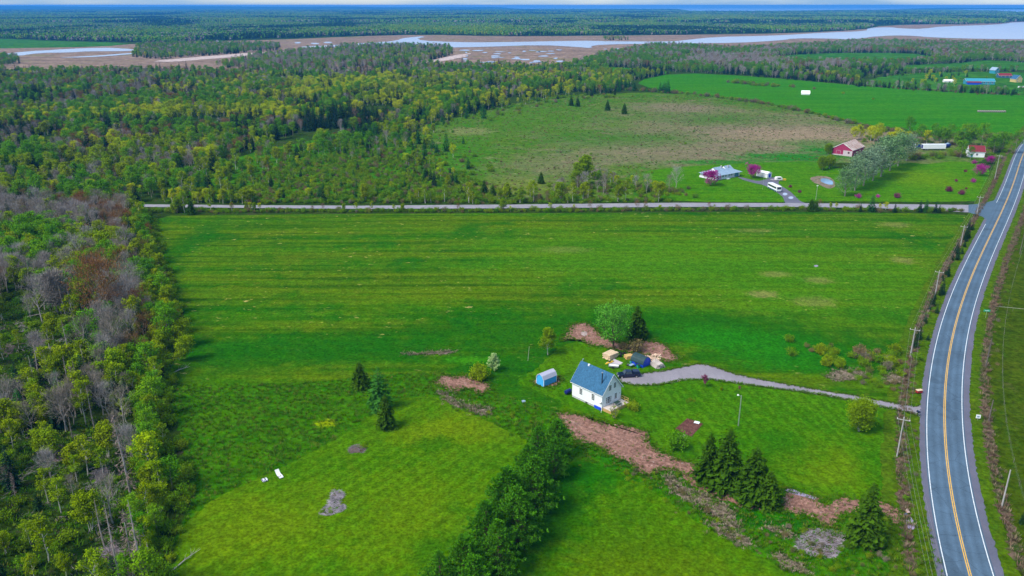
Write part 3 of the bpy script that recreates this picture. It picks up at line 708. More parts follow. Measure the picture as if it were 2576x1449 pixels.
# painted lines: the left edge line breaks at the side road
jl = at(2452, 528)
near = min(range(len(RC)), key=lambda k: (RC[k] - jl).length)
strip('edge_line', HW - .08, HW + .08, .168, M['wline'])
strip('edge_line', -HW - .08, -HW + .08, .168, M['wline'], k1=near - 4)
strip('edge_line', -HW - .08, -HW + .08, .168, M['wline'], k0=near + 4)
strip('centre_line', -.24, -.08, .168, M['yline'])
strip('centre_line', .08, .24, .168, M['yline'])
# lane (cross road) and its paved mouth
lane_s = [(330, 518.5), (360, 521), (600, 523.5), (900, 526), (1288, 524.5), (1700, 521), (2000, 521), (2200, 524), (2440, 535)]
lane_n = [(2440, 516), (2200, 513.5), (2000, 511.5), (1700, 510.5), (1288, 515), (900, 518), (600, 516.5), (360, 514.5), (330, 514.5)]
sheet('lane', lane_s + lane_n, .13, M['laneroad'], amp=.25, step=2, rounds=0)
sheet('lane_mouth', [(2436, 535), (2436, 515.5), (2470, 513), (2500, 505), (2512, 495), (2530, 500), (2500, 575), (2487, 560), (2472, 546)], .152, M['asphalt'], step=2, rounds=0)
# gravel drives
DRIVE = ([(2345, 1010), (2322, 1020), (2300, 1023), (2250, 1015), (2150, 996), (1984, 969), (1850, 943), (1795, 922), (1754, 915.5), (1720, 924), (1660, 935), (1600, 942), (1560, 948), (1555, 962), (1600, 971), (1660, 969), (1717, 957), (1784, 955), (1857, 966), (2050, 991), (2130, 1006), (2200, 1021), (2284, 1038), (2310, 1046), (2330, 1062), (2345, 1075)])
sheet('driveway', DRIVE, .135, M['gravel'], amp=.45, step=.4, fq=.7)
zb = lambda pts: [(x / 6.0235 + 1719.0, y / 6.0235 + 318.6) for x, y in pts]
sheet('driveway', zb([(810, 760), (890, 770), (1000, 800), (1130, 830), (1260, 800), (1350, 760), (1480, 800), (1430, 850), (1480, 900), (1600, 970), (1700, 1060), (1760, 1130), (1890, 1175), (1550, 1175), (1530, 1120), (1480, 1040), (1350, 960), (1230, 890), (1000, 840), (880, 800)]), .12, M['shoulder'], amp=.3, step=1)
for c in ((1540, 1025), (1630, 1080)):
    sheet('puddle', zb([(c[0] + 38 * math.cos(a), c[1] + 22 * math.sin(a)) for a in np.linspace(0, 6.28, 9)[:-1]]), .14, M['water'], amp=.4, step=.7)
sheet('pond_bank', zb([(1910, 790), (1960, 760), (2060, 745), (2200, 760), (2290, 810), (2310, 900), (2240, 945), (2180, 940), (2080, 890), (1970, 850)]), .10, M['tan'], amp=.5, step=.8)
sheet('pond', zb([(2070, 800), (2120, 785), (2200, 795), (2260, 830), (2280, 880), (2220, 885), (2130, 860), (2080, 830)]), .13, M['pond'], amp=.4, step=.8)
#@@TREES

# ------------------------------------------------------------------ plants: shapes
def rot_frames(dirs, rng):
    """for each direction a pair of perpendicular axes"""
    d = dirs / np.linalg.norm(dirs, axis=1)[:, None]
    r = rng.normal(size=d.shape)
    x = np.cross(d, r); x /= np.linalg.norm(x, axis=1)[:, None] + 1e-9
    return d, x, np.cross(d, x)
class Leaves:
    def __init__(s): s.v = []; s.n = 0; s.f = []
    def quads(s, c, a, b):
        """centres c, half axes a, b"""
        k = len(c)
        v = np.stack([c - a - b, c + a - b, c + a + b, c - a + b], 1).reshape(-1, 3)
        s.v.append(v); s.f.append((np.arange(k * 4).reshape(k, 4) + s.n)); s.n += k * 4
    def leaf(s, p, d, w, droop=0.0):
        """pointed blades: base p, vector d, half-width vector w (kite shaped)"""
        k = len(p)
        m = p + d * .45; t = p + d
        t = t.copy(); t[:, 2] -= droop
        v = np.stack([p, m + w, t, m - w], 1).reshape(-1, 3)
        s.v.append(v); s.f.append((np.arange(k * 4).reshape(k, 4) + s.n)); s.n += k * 4
    def mesh(s, name, mat):
        V = np.concatenate(s.v); F = np.concatenate(s.f)
        me = bpy.data.meshes.new(name)
        me.vertices.add(len(V)); me.vertices.foreach_set('co', V.astype(np.float32).ravel())
        me.loops.add(F.size); me.loops.foreach_set('vertex_index', F.astype(np.int32).ravel())
        me.polygons.add(len(F)); me.polygons.foreach_set('loop_start', np.arange(0, F.size, 4, dtype=np.int32))
        me.update(calc_edges=True)
        me.materials.append(mat)
        return me
def scatter_leaves(L, centres, radii, per, size, rng, flat=.5, hang=0.0):
    c = np.repeat(np.asarray(centres), per, 0); r = np.repeat(np.asarray(radii), per)[:, None]
    q = rng.normal(size=c.shape); q *= (rng.random((len(c), 1)) ** .45) / np.linalg.norm(q, axis=1)[:, None]
    p = c + q * r * np.array([1, 1, .75]); p[:, 2] = np.maximum(p[:, 2], .05)
    up = rng.normal(size=c.shape) * (1 - flat) + q * .6 + np.array([0, 0, flat])
    d, x, y = rot_frames(up, rng)
    s = size * rng.uniform(.55, 1.35, (len(c), 1))
    L.leaf(p - x * s * .5, x * s, y * s * .36, hang)
def limbs(mb, rng, H, R0, cb, n, r0, lean=0.0, spread=.55, prof=None, base=(0, 0), up=.55, trunk_top=.86, m=0):
    """a trunk with limbs; returns points where foliage grows, with a size for each"""
    ang0 = rng.uniform(0, 6.28)
    top = Vector((base[0] + lean * math.cos(ang0) * H, base[1] + lean * math.sin(ang0) * H, H * trunk_top))
    path = []
    for i in range(6):
        t = i / 5
        path.append(Vector((base[0], base[1], -.15)).lerp(top, t) + Vector((rng.normal(), rng.normal(), 0)) * .035 * H * t * (1 - t) * 2)
    mb.tube(path, [r0 * (1 - .82 * i / 5) for i in range(6)], 6, m)
    tips = [(top, .7)]
    for k in range(n):
        t = cb + (1 - cb) * ((k + rng.uniform(.1, .9)) / n) * .95
        tt = min(t, .999) * 5; i = int(tt); s = path[i].lerp(path[i + 1], tt - i)
        a = ang0 + k * 2.4 + rng.uniform(-.4, .4)
        u = (t - cb) / (1 - cb)
        pr = prof(u) if prof else (math.sin(math.pi * min(1, .18 + u * .82)) ** .7)
        ln = R0 * max(.18, pr) * rng.uniform(.8, 1.15)
        dirv = Vector((math.cos(a), math.sin(a), up + spread * u * 1.3)).normalized()
        mid = s + dirv * ln * .55 + Vector((0, 0, -.03 * ln))
        end = s + dirv * ln + Vector((0, 0, .10 * ln))
        rr = r0 * (1 - .8 * t) * .55
        mb.tube([s, mid, end], [rr, rr * .65, rr * .25], 4, m, cap=False)
        tips += [(end, 1.0), (mid, .85)]
        for q in range(3):
            b = s.lerp(end, rng.uniform(.35, .95))
            dv = (dirv + Vector((rng.normal() * .6, rng.normal() * .6, rng.uniform(-.1, .6)))).normalized()
            e = b + dv * ln * rng.uniform(.25, .5)
            mb.tube([b, e], [rr * .4, rr * .12], 3, m, cap=False)
            tips.append((e, .8))
    return tips
def broadleaf(seed, H, R0, cb, n, leaf, per, size, bark, clus=.85, stems=1, r0=None, prof=None, up=.55, hang=0.0, spread=.55, flat=.5, twig=None):
    rng = np.random.default_rng(seed)
    mb = MB(); tips = []
    r0 = r0 or H * .013
    for s in range(stems):
        a = s * 6.28 / stems + rng.uniform(0, 1)
        b = (0, 0) if stems == 1 else (.22 * math.cos(a), .22 * math.sin(a))
        tips += limbs(mb, rng, H * (1 if s == 0 else rng.uniform(.72, .95)), R0 / (1 if stems == 1 else 1.35), cb, n, r0 * (1 if stems == 1 else .75), lean=(.03 if stems == 1 else .12), spread=spread, prof=prof, base=b, up=up)
    L = Leaves()
    c = np.array([t[0][:] for t in tips]); r = np.array([t[1] for t in tips]) * clus * R0 / 2.0
    scatter_leaves(L, c, r, per, size * 1.12, rng, flat, hang)
    return mb.mesh('trunk', M[bark]), L.mesh('crown', M[leaf])
def twiggy(seed, H, R0, cb, n, leaf, bark, per=16, ln=.9, wd=.022, extra=None, stems=1, r0=None, up=.9):
    """a tree still bare in spring: a spray of fine twigs at every limb"""
    rng = np.random.default_rng(seed)
    mb = MB(); tips = []
    r0 = r0 or H * .011
    for s in range(stems):
        a = s * 6.28 / stems
        tips += limbs(mb, rng, H * rng.uniform(.85, 1), R0 / (1 if stems == 1 else 1.3), cb, n, r0, lean=.04 * stems, base=(0, 0) if stems == 1 else (.3 * math.cos(a), .3 * math.sin(a)), up=up, spread=.7)
    L = Leaves()
    c = np.array([t[0][:] for t in tips]); k = len(c)
    c = np.repeat(c, per, 0)
    p = c + rng.normal(size=c.shape) * .28 * R0 / 2
    out = p - np.array([0, 0, H * .5]); out /= np.linalg.norm(out, axis=1)[:, None]
    d = out * .7 + rng.normal(size=c.shape) * .45 + np.array([0, 0, .55]); d /= np.linalg.norm(d, axis=1)[:, None]
    d, x, y = rot_frames(d, rng)
    s = ln * rng.uniform(.5, 1.3, (len(c), 1))
    L.leaf(p, d * s, x * wd * np.ones((len(c), 1)))
    if extra:
        cnt, sz = extra
        scatter_leaves(L, np.array([t[0][:] for t in tips]), np.full(k, .75), cnt, sz, rng, .2)
    return mb.mesh('trunk', M[bark]), L.mesh('crown', M[leaf])
def conifer(seed, H, R0, leaf, bark='b_brown', z0=.06, per=8, dens=1.0, droop=.18, width=.20, gap=.42, power=.9, tuft=3, ragged=.2):
    """whorls of drooping boughs, each a flat spray of needled twigs"""
    rng = np.random.default_rng(seed)
    mb = MB()
    mb.tube([(0, 0, -.15), (rng.normal() * .04, rng.normal() * .04, H * .5), (0, 0, H * .98)], [H * .016, H * .009, .01], 6)
    L = Leaves(); P = []; D = []; W = []; DR = []
    z = H * z0; k = 0
    while z < H * .97:
        u = (z / H - z0) / (1 - z0)
        r = R0 * ((1 - u) ** power) * (1 if u > .08 else .8) + .10
        nb = max(4, int(per * (.55 + .45 * (1 - u))))
        for b in range(nb):
            a = k * .9 + b * 6.283 / nb + rng.uniform(-.25, .25)
            rl = r * rng.uniform(1 - ragged, 1 + ragged * .6)
            dv = np.array([math.cos(a), math.sin(a), .28 - .5 * (1 - u)])
            dv /= np.linalg.norm(dv)
            st = np.array([0, 0, z + rng.uniform(-.1, .1)])
            side = np.array([-math.sin(a), math.cos(a), rng.uniform(-.3, .3)])
            P.append(st); D.append(dv * rl); W.append(side * rl * width); DR.append(droop * rl)
            for t in range(tuft + int(rl * 1.2)):
                q = rng.uniform(.25, 1.0); sg = 1 if t % 2 else -1
                d2 = dv * .75 + side * sg * rng.uniform(.35, .9) + np.array([0, 0, rng.uniform(-.25, .3)])
                l2 = rl * rng.uniform(.25, .45) * (1.15 - .5 * q) + .08
                pb = st + dv * rl * q; pb[2] -= droop * rl * q * q
                P.append(pb); D.append(d2 * l2); W.append(np.cross(d2, rng.normal(size=3)) * l2 * .30); DR.append(.05 * l2)
        z += gap * (.75 + .5 * (1 - u)) / dens; k += 1
    P.append(np.array([0, 0, H * .93])); D.append(np.array([0, 0, H * .08])); W.append(np.array([.07, 0, 0])); DR.append(0)
    L.leaf(np.array(P), np.array(D), np.array(W), np.array(DR))
    return mb.mesh('trunk', M[bark]), L.mesh('crown', M[leaf])
def pine(seed, H, R0):
    """white pine: tiers of limbs carrying soft upturned plumes"""
    rng = np.random.default_rng(seed)
    mb = MB()
    mb.tube([(0, 0, -.15), (.1, .05, H * .45), (0, 0, H * .97)], [H * .02, H * .013, .02], 7)
    L = Leaves(); C = []; O = []
    z = H * .07
    while z < H * .99:
        u = z / H
        r = R0 * (min(1, .72 + u * .9) if u < .35 else (1 - (u - .35) / .65) ** .95) + .12
        nb = 9 if u < .75 else 6
        a0 = rng.uniform(0, 6.28)
        for b in range(nb):
            a = a0 + b * 6.283 / nb + rng.uniform(-.3, .3)
            rl = r * rng.uniform(.72, 1.12)
            dv = Vector((math.cos(a), math.sin(a), .10 + .35 * u))
            e = Vector((0, 0, z)) + dv * rl
            mb.tube([(0, 0, z), e], [.05, .015], 3, cap=False)
            for q in np.linspace(.35, 1.0, 3 + int(rl * 1.1)):
                p = Vector((0, 0, z)) + dv * rl * q
                for _ in range(2):
                    C.append((p.x + rng.normal() * .26, p.y + rng.normal() * .26, p.z + rng.normal() * .07)); O.append((dv.x * 1.3, dv.y * 1.3, .45))
        z += H * .072 * rng.uniform(.85, 1.15)
    C = np.array(C); O = np.array(O); per = 13
    c = np.repeat(C, per, 0); o = np.repeat(O, per, 0)
    d = o * .5 + rng.normal(size=c.shape) * .55 + np.array([0, 0, .45])
    d, x, y = rot_frames(d, rng)
    s = rng.uniform(.34, .66, (len(c), 1))
    L.leaf(c, d * s, x * s * .15)
    return mb.mesh('trunk', M['b_brown']), L.mesh('crown', M['l_pine'])
def shrub(seed, H, R0, leaf, bark='b_brown', nst=9, per=26, size=.3):
    rng = np.random.default_rng(seed)
    mb = MB(); C = []; Rr = []
    for k in range(nst):
        a = k * 2.4 + rng.uniform(-.4, .4); q = math.sqrt((k + .5) / nst)
        e = Vector((math.cos(a) * R0 * q * .8, math.sin(a) * R0 * q * .8, H * (1 - .45 * q * q) * rng.uniform(.65, 1.0)))
        mb.tube([(e.x * .15, e.y * .15, -.1), (e.x * .7, e.y * .7, e.z * .5), e], [.045, .03, .01], 4, cap=False)
        for t in (.35, .62, .9):
            C.append((e.x * (.3 + .7 * t), e.y * (.3 + .7 * t), e.z * t)); Rr.append(R0 * rng.uniform(.32, .5))
    L = Leaves(); scatter_leaves(L, np.array(C), np.array(Rr), per, size, rng, .35)
    return mb.mesh('stems', M[bark]), L.mesh('foliage', M[leaf])
def snag(seed, H, bushy=False):
    """dead standing spruce: grey pole with broken, drooping bare branches"""
    rng = np.random.default_rng(seed)
    mb = MB()
    tx, ty = rng.normal(size=2) * .03 * H
    mb.tube([(0, 0, -.15), (tx * .5 + .1, ty * .5, H * .5), (tx, ty, H)], [H * .014, H * .009, .015], 6)
    L = Leaves(); P = []; D = []; W = []
    for k in range(int(H * 11)):
        u = rng.uniform(.12, .98); a = rng.uniform(0, 6.28)
        l = (1 - u) ** .7 * rng.uniform(.3, 1.0) * H * .14 + .15
        d = np.array([math.cos(a), math.sin(a), rng.uniform(-.55, .1)]) * l
        P.append((tx * u, ty * u, H * u)); D.append(d); W.append(np.cross(d, [0, 0, 1]) / (l + .01) * rng.uniform(.015, .035))
        if bushy:
            for _ in range(5):
                d2 = d * .35 + rng.normal(size=3) * .22
                P.append(np.array(P[-1]) * 1.0 if False else (tx * u + d[0] * .6, ty * u + d[1] * .6, H * u + d[2] * .6)); D.append(d2); W.append(rng.normal(size=3) * .03)
    L.leaf(np.array(P, float), np.array(D), np.array(W))
    return mb.mesh('trunk', M['b_dead']), L.mesh('branches', M['l_dead'])

dome = lambda u: math.sin(math.pi * min(1, .25 + u * .75)) ** .6
cone = lambda u: (1 - u) ** .75 + .1
PROTO = {}      # kind -> list of (trunk mesh, crown mesh, height)
def reg(kind, *items): PROTO[kind] = [(t, c, h) for (t, c), h in items]
reg('birch', *[(broadleaf(100 + i, h, r, .28, 11, 'l_birch', 24, .34, 'b_white', .85, st), h) for i, (h, r, st) in enumerate([(11, 2.3, 1), (9.5, 2.4, 2), (12, 2.6, 1), (10, 2.9, 3)])])
reg('poplar', *[(broadleaf(120 + i, h, r, .3, 12, 'l_poplar', 28, .36, 'b_grey', .95), h) for i, (h, r) in enumerate([(11, 3.0), (9, 3.2), (12.5, 3.1)])])
reg('aspen', *[(broadleaf(140 + i, h, r, .3, 11, 'l_yellow', 28, .36, 'b_white', .95), h) for i, (h, r) in enumerate([(10, 2.7), (9, 2.9), (11, 2.5)])])
reg('maple', *[(twiggy(160 + i, h, r, .25, 14, 'l_maple', 'b_grey', 16, .8, .025, (12, .2)), h) for i, (h, r) in enumerate([(11, 3.6), (10, 3.2), (12, 4.0)])])
reg('bare', *[(twiggy(180 + i, h, r, .3, 13, 'l_twig', 'b_pale', 15, 1.1, .022, None, st, h * .015), h) for i, (h, r, st) in enumerate([(11, 3.0, 1), (12, 3.4, 1), (10, 3.4, 2), (12, 2.8, 1)])])
reg('spruce', *[(conifer(200 + i, h, r, 'l_spruce'), h) for i, (h, r) in enumerate([(11, 2.3), (9, 2.2), (12, 2.3), (7.5, 2.0)])])
reg('fir', *[(conifer(220 + i, h, r, 'l_fir', power=.75, width=.24, droop=.08), h) for i, (h, r) in enumerate([(9, 2.2), (7, 2.1), (10, 2.3)])])
reg('bush', *[(shrub(240 + i, h, r, 'l_shrub'), h) for i, (h, r) in enumerate([(2.4, 1.9), (3.2, 2.1), (1.8, 1.7)])])
reg('alder', *[(shrub(260 + i, h, r, 'l_brown', 'b_grey', 10, 24, .26), h) for i, (h, r) in enumerate([(2.6, 1.9), (3.4, 2.2), (2.0, 1.6)])])
reg('snag', *[(snag(280 + i, h, i == 3), h) for i, h in enumerate([13, 11, 14, 9])])
KINDNAME = dict(birch='birch_tree', poplar='poplar_tree', aspen='aspen_tree', maple='maple_tree', bare='bare_tree', spruce='spruce_tree', fir='fir_tree', bush='bush', alder='alder_shrub', snag='dead_tree')
PARTS = dict(bush=('stems', 'foliage'), alder=('stems', 'foliage'), snag=('trunk', 'branches'))
def plant(kind, loc, scale, rz, label, cat='tree', group=None, name=None, var=None, protos=None):
    pl = protos or PROTO[kind]
    t, c, h = pl[var if var is not None else random.randrange(len(pl))]
    o = empty(name or KINDNAME[kind], loc, rz, scale)
    tag(o, label, cat, group)
    pn = PARTS.get(kind, ('trunk', 'crown'))
    link(pn[0], t, o); link(pn[1], c, o)
    return o
def plant_h(kind, base, top, label, cat='tree', group=None, name=None, protos=None, var=None, rz=None):
    """a plant whose foot and top are given as picture places"""
    g = at(*base)
    lo, hi = 0.2, 40
    for _ in range(40):
        m = (lo + hi) / 2
        if pix(g.x, g.y, m)[1] > top: lo = m
        else: hi = m
    pl = protos or PROTO[kind]
    v = var if var is not None else random.randrange(len(pl))
    return plant(kind, g, lo / pl[v][2], rz if rz is not None else random.uniform(0, 6.28), label, cat, group, name, v, pl)

# ------------------------------------------------------------------ the woods: where each kind grows
WEST_EDGE = [(372, 540), (395, 600), (412, 660), (438, 740), (462, 800), (470, 830), (448, 880), (425, 935), (425, 1000), (440, 1080), (462, 1180), (478, 1258), (440, 1325), (425, 1390), (425, 1530)]
WEST = [(-900, 535), (300, 535)] + WEST_EDGE + [(-900, 1530)]
CLEAR = [[(-100, 815), (120, 790), (240, 790), (250, 850), (190, 950), (60, 985), (-100, 1000)], [(-60, 1110), (200, 1085), (330, 1090), (345, 1190), (350, 1300), (310, 1450), (280, 1530), (-100, 1530)], [(0, 740), (90, 735), (120, 800), (0, 820)]]
NORTH = [(-900, 515), (300, 515), (360, 509), (700, 508), (1000, 509), (1180, 506), (1310, 507), (1180, 478), (1135, 462), (1095, 420), (1060, 385), (1025, 350), (1050, 315), (1170, 288), (1280, 262), (1395, 240), (1520, 236), (1590, 226), (1590, 205),
         (1690, 184), (1545, 190), (1500, 166), (1400, 172), (1280, 170), (1050, 168), (860, 186), (640, 188), (400, 182), (200, 184), (0, 188), (-900, 205)]
PENIN = [[(335, 145), (345, 118), (450, 112), (600, 114), (705, 116), (700, 126), (560, 138), (400, 150)], [(540, 170), (640, 145), (860, 122), (1000, 117), (1130, 122), (1142, 138), (1060, 160), (900, 176), (700, 184)], [(-100, 168), (0, 145), (45, 148), (50, 160), (0, 170)], [(1500, 93), (1560, 88), (1595, 92), (1580, 101), (1520, 102)]]
EAST = [(1440, 168), (1520, 140), (1640, 118), (1720, 118), (1850, 126), (1980, 120), (2100, 112), (2200, 104), (2300, 108), (2450, 112), (2950, 120), (2950, 172), (2600, 172), (2480, 172), (2300, 172), (2280, 172), (2260, 186), (2180, 190), (2150, 214), (1900, 191), (1700, 182), (1600, 171)]
EASTOPEN = [[(1940, 150), (1980, 139), (2100, 134), (2300, 134), (2370, 150), (2250, 162), (2050, 162)], [(2180, 178), (2300, 173), (2480, 172), (2640, 178), (2640, 162), (2480, 152), (2420, 159), (2260, 166)], [(1500, 169), (1600, 173), (1690, 182), (1600, 195), (1540, 187)]]
BLOBS = [  # (x, y, rx, ry, strength, mixture) in picture places
    (100, 330, 260, 130, 1.2, dict(bare=.26, maple=.12, poplar=.36, birch=.18, spruce=.08)),
    (130, 225, 300, 25, 1.0, dict(bare=.5, maple=.15, poplar=.2, spruce=.15)),
    (450, 215, 250, 25, 1.0, dict(bare=.3, maple=.25, spruce=.2, poplar=.2, aspen=.05)),
    (480, 300, 230, 13, 5.0, dict(aspen=.85, birch=.15)),
    (560, 325, 330, 14, 4.0, dict(spruce=.8, maple=.1, bare=.1)),
    (860, 235, 220, 22, 2.5, dict(aspen=.7, birch=.15, poplar=.15)),
    (1020, 255, 160, 20, 2.0, dict(poplar=.35, aspen=.5, spruce=.15)),
    (900, 290, 150, 22, 3.0, dict(spruce=.7, fir=.2, aspen=.1)),
    (1030, 290, 60, 20, 2.5, dict(aspen=.8, birch=.2)),
    (540, 405, 240, 32, 2.5, dict(birch=.45, aspen=.2, maple=.28, bare=.07)),
    (560, 450, 200, 40, 1.6, dict(birch=.5, maple=.2, bare=.1, poplar=.1, spruce=.1)),
    (760, 370, 170, 35, 1.6, dict(fir=.3, bare=.2, poplar=.25, spruce=.15, bush=.1)),
    (950, 370, 110, 40, 2.0, dict(fir=.45, spruce=.15, bush=.25, poplar=.15)),
    (960, 455, 220, 55, 12.0, dict(bush=.70, alder=.10, birch=.08, fir=.07, spruce=.05)),
    (760, 475, 190, 34, 9.0, dict(bush=.66, alder=.08, birch=.16, fir=.05, spruce=.05)),
    (330, 450, 160, 70, 1.5, dict(bare=.3, birch=.4, poplar=.15, maple=.1, spruce=.05)),
    (1300, 205, 160, 25, 2.0, dict(poplar=.35, aspen=.3, fir=.15, bare=.15, maple=.05)),
    (1420, 225, 150, 15, 2.5, dict(spruce=.35, fir=.25, aspen=.3, poplar=.1)),
    (950, 180, 250, 16, 1.5, dict(bare=.35, spruce=.35, poplar=.2, maple=.1)),
    (1000, 130, 150, 14, 2.0, dict(spruce=.55, bare=.3, poplar=.15)),
    (750, 150, 160, 20, 1.5, dict(bare=.5, spruce=.3, poplar=.2)),
    (520, 128, 200, 16, 1.5, dict(spruce=.35, poplar=.4, bare=.25)),
    (1850, 160, 70, 12, 4.0, dict(bare=1.0)),
    (2100, 188, 200, 8, 4.0, dict(spruce=.8, bare=.1, poplar=.1)),
    (2250, 205, 120, 8, 3.0, dict(poplar=.4, aspen=.4, spruce=.2)),
    (1720, 170, 60, 10, 2.0, dict(poplar=.6, spruce=.4)),
    (2100, 120, 300, 14, 1.0, dict(bare=.34, maple=.12, poplar=.40, spruce=.14)),
]
DEF = dict(birch=.28, poplar=.28, aspen=.06, maple=.06, bare=.05, spruce=.18, fir=.09)
KINDS = ['birch', 'poplar', 'aspen', 'maple', 'bare', 'spruce', 'fir', 'bush', 'alder', 'snag']
def choose(px, py, base, wx=None, wy=None):
    n = len(px)
    W = np.zeros((n, len(KINDS)))
    for k, v in base.items(): W[:, KINDS.index(k)] += v * .6
    for x, y, rx, ry, s, mixd in BLOBS:
        g = s * np.exp(-((px - x) / rx) ** 2 - ((py - y) / ry) ** 2)
        for k, v in mixd.items(): W[:, KINDS.index(k)] += g * v
    if wx is not None:
        for k in range(len(KINDS)):     # trees of a kind stand together
            W[:, k] *= np.exp(3.2 * np.array([mnoise.noise(Vector((a * .021, b * .014, 7.7 * k + 1.5))) for a, b in zip(wx, wy)]))
    C = np.cumsum(W, 1); C /= C[:, -1:]
    return (RNG.random((n, 1)) > C).sum(1)
def grid(x0, x1, y0, y1, s):
    X, Y = np.meshgrid(np.arange(x0, x1, s), np.arange(y0, y1, s))
    X = X.ravel() + RNG.uniform(-.48, .48, X.size) * s; Y = Y.ravel() + RNG.uniform(-.48, .48, Y.size) * s
    return X, Y
TREES = []      # X, Y, kind, scale, zone
def put(X, Y, K, S, zone): TREES.extend(zip(X, Y, K, S, [zone] * len(X)))
# west wood
X, Y = grid(-330, -40, 95, 370, 3.3)
px, py = pix(X, Y)
ok = inside(px, py, WEST) & (px > -350)
for c in CLEAR: ok &= ~inside(px, py, c)
X, Y, px, py = X[ok], Y[ok], px[ok], py[ok]
edge_d = np.full(len(X), 1e9)
ew = [at(*p) for p in WEST_EDGE]
for a, b in zip(ew[:-1], ew[1:]):
    ab = np.array([b.x - a.x, b.y - a.y]); t = np.clip(((X - a.x) * ab[0] + (Y - a.y) * ab[1]) / (ab @ ab), 0, 1)
    edge_d = np.minimum(edge_d, np.hypot(X - a.x - t * ab[0], Y - a.y - t * ab[1]))
K = choose(px, np.full(len(px), 2000.), dict(birch=.24, poplar=.15, maple=.10, bare=.38, spruce=.11, fir=.01, snag=.01), X * 1.6, Y * 1.6)
e = edge_d < 9
K[e] = np.array([KINDS.index(k) for k in RNG.choice(['birch', 'poplar', 'maple', 'aspen'], e.sum(), p=[.62, .28, .06, .04])])
low = (py > 950) & (px < 420) & ~e
K[low] = np.array([KINDS.index(k) for k in RNG.choice(['birch', 'spruce', 'bare', 'snag', 'fir'], low.sum(), p=[.36, .22, .24, .12, .06])])
keep = edge_d > 2.2
S = RNG.uniform(.6, 1.2, len(X)); S[e] *= RNG.uniform(.62, .95, e.sum())
put(X[keep], Y[keep], K[keep], S[keep], 'west')
# sparse trees left standing in the cleared patches, saplings along the edge
X, Y = grid(-330, -40, 95, 300, 4.6)
px, py = pix(X, Y)
ok = inside(px, py, CLEAR[0]) | inside(px, py, CLEAR[1])
ok &= RNG.random(len(X)) < .62
K = np.array([KINDS.index(k) for k in RNG.choice(['snag', 'birch', 'bare', 'bush', 'spruce', 'poplar'], len(X), p=[.15, .28, .22, .20, .10, .05])])
put(X[ok], Y[ok], K[ok], RNG.uniform(.5, .95, ok.sum()), 'clearing')
X, Y = grid(-330, -40, 95, 370, 2.6)
px, py = pix(X, Y); ok = (inside(px, py, WEST) | inside(px - 12, py, WEST)) & (px > -150)
edge_d = np.full(len(X), 1e9)
for a, b in zip(ew[:-1], ew[1:]):
    ab = np.array([b.x - a.x, b.y - a.y]); t = np.clip(((X - a.x) * ab[0] + (Y - a.y) * ab[1]) / (ab @ ab), 0, 1)
    edge_d = np.minimum(edge_d, np.hypot(X - a.x - t * ab[0], Y - a.y - t * ab[1]))
u = ok & (((edge_d < 5) & (RNG.random(len(X)) < .8)) | (RNG.random(len(X)) < .10))
put(X[u], Y[u], np.full(u.sum(), KINDS.index('bush')), RNG.uniform(.5, 1.15, u.sum()), 'west')
# north wood, peninsulas, east wood
X, Y = grid(-1100, 320, 330, 1300, 5.0)
px, py = pix(X, Y); ok = inside(px, py, NORTH) & (px > -350) & (RNG.random(len(X)) < np.clip(1.25 - Y / 2200, .5, 1))
X, Y, px, py = X[ok], Y[ok], px[ok], py[ok]
gp = np.array([mnoise.noise(Vector((x * .03, y * .022, 4.4))) for x, y in zip(X, Y)])
ok = ~((gp > .34) & (py > 215))
X, Y, px, py = X[ok], Y[ok], px[ok], py[ok]
K = choose(px, py, DEF, X, Y)
S = RNG.uniform(.5, 1.2, len(X))
S[(K == KINDS.index('bush'))] *= 1.25; S[K == KINDS.index('spruce')] *= 1.2; S[(K == KINDS.index('bare')) | (K == KINDS.index('maple'))] *= .85
SCRUB = [(600, 508), (560, 480), (690, 425), (850, 388), (1000, 372), (1100, 410), (1140, 462), (1310, 507)]
sm = inside(px, py, SCRUB) & (K != KINDS.index('bush')); S[sm] *= .55
put(X, Y, K, S, 'north')
X, Y = grid(-260, 40, 335, 560, 3.0)
px, py = pix(X, Y); ok = inside(px, py, SCRUB) & (RNG.random(len(X)) < .75)
put(X[ok], Y[ok], np.where(RNG.random(ok.sum()) < .82, KINDS.index('bush'), KINDS.index('alder')), RNG.uniform(.45, 1.15, ok.sum()), 'scrub')
for P_ in PENIN:
    X, Y = grid(-1700, 700, 1050, 2300, 8.5)
    px, py = pix(X, Y); ok = inside(px, py, P_) & (px > -80)
    put(X[ok], Y[ok], choose(px[ok], py[ok], DEF), RNG.uniform(.8, 1.25, ok.sum()), 'marsh')
X, Y = grid(0, 1700, 800, 2100, 7.5)
px, py = pix(X, Y); ok = inside(px, py, EAST) & (px < 2900)
for c in EASTOPEN: ok &= ~inside(px, py, c)
put(X[ok], Y[ok], choose(px[ok], py[ok], dict(bare=.18, maple=.08, poplar=.42, spruce=.24, birch=.08), X[ok], Y[ok]), RNG.uniform(.75, 1.15, ok.sum()), 'east')
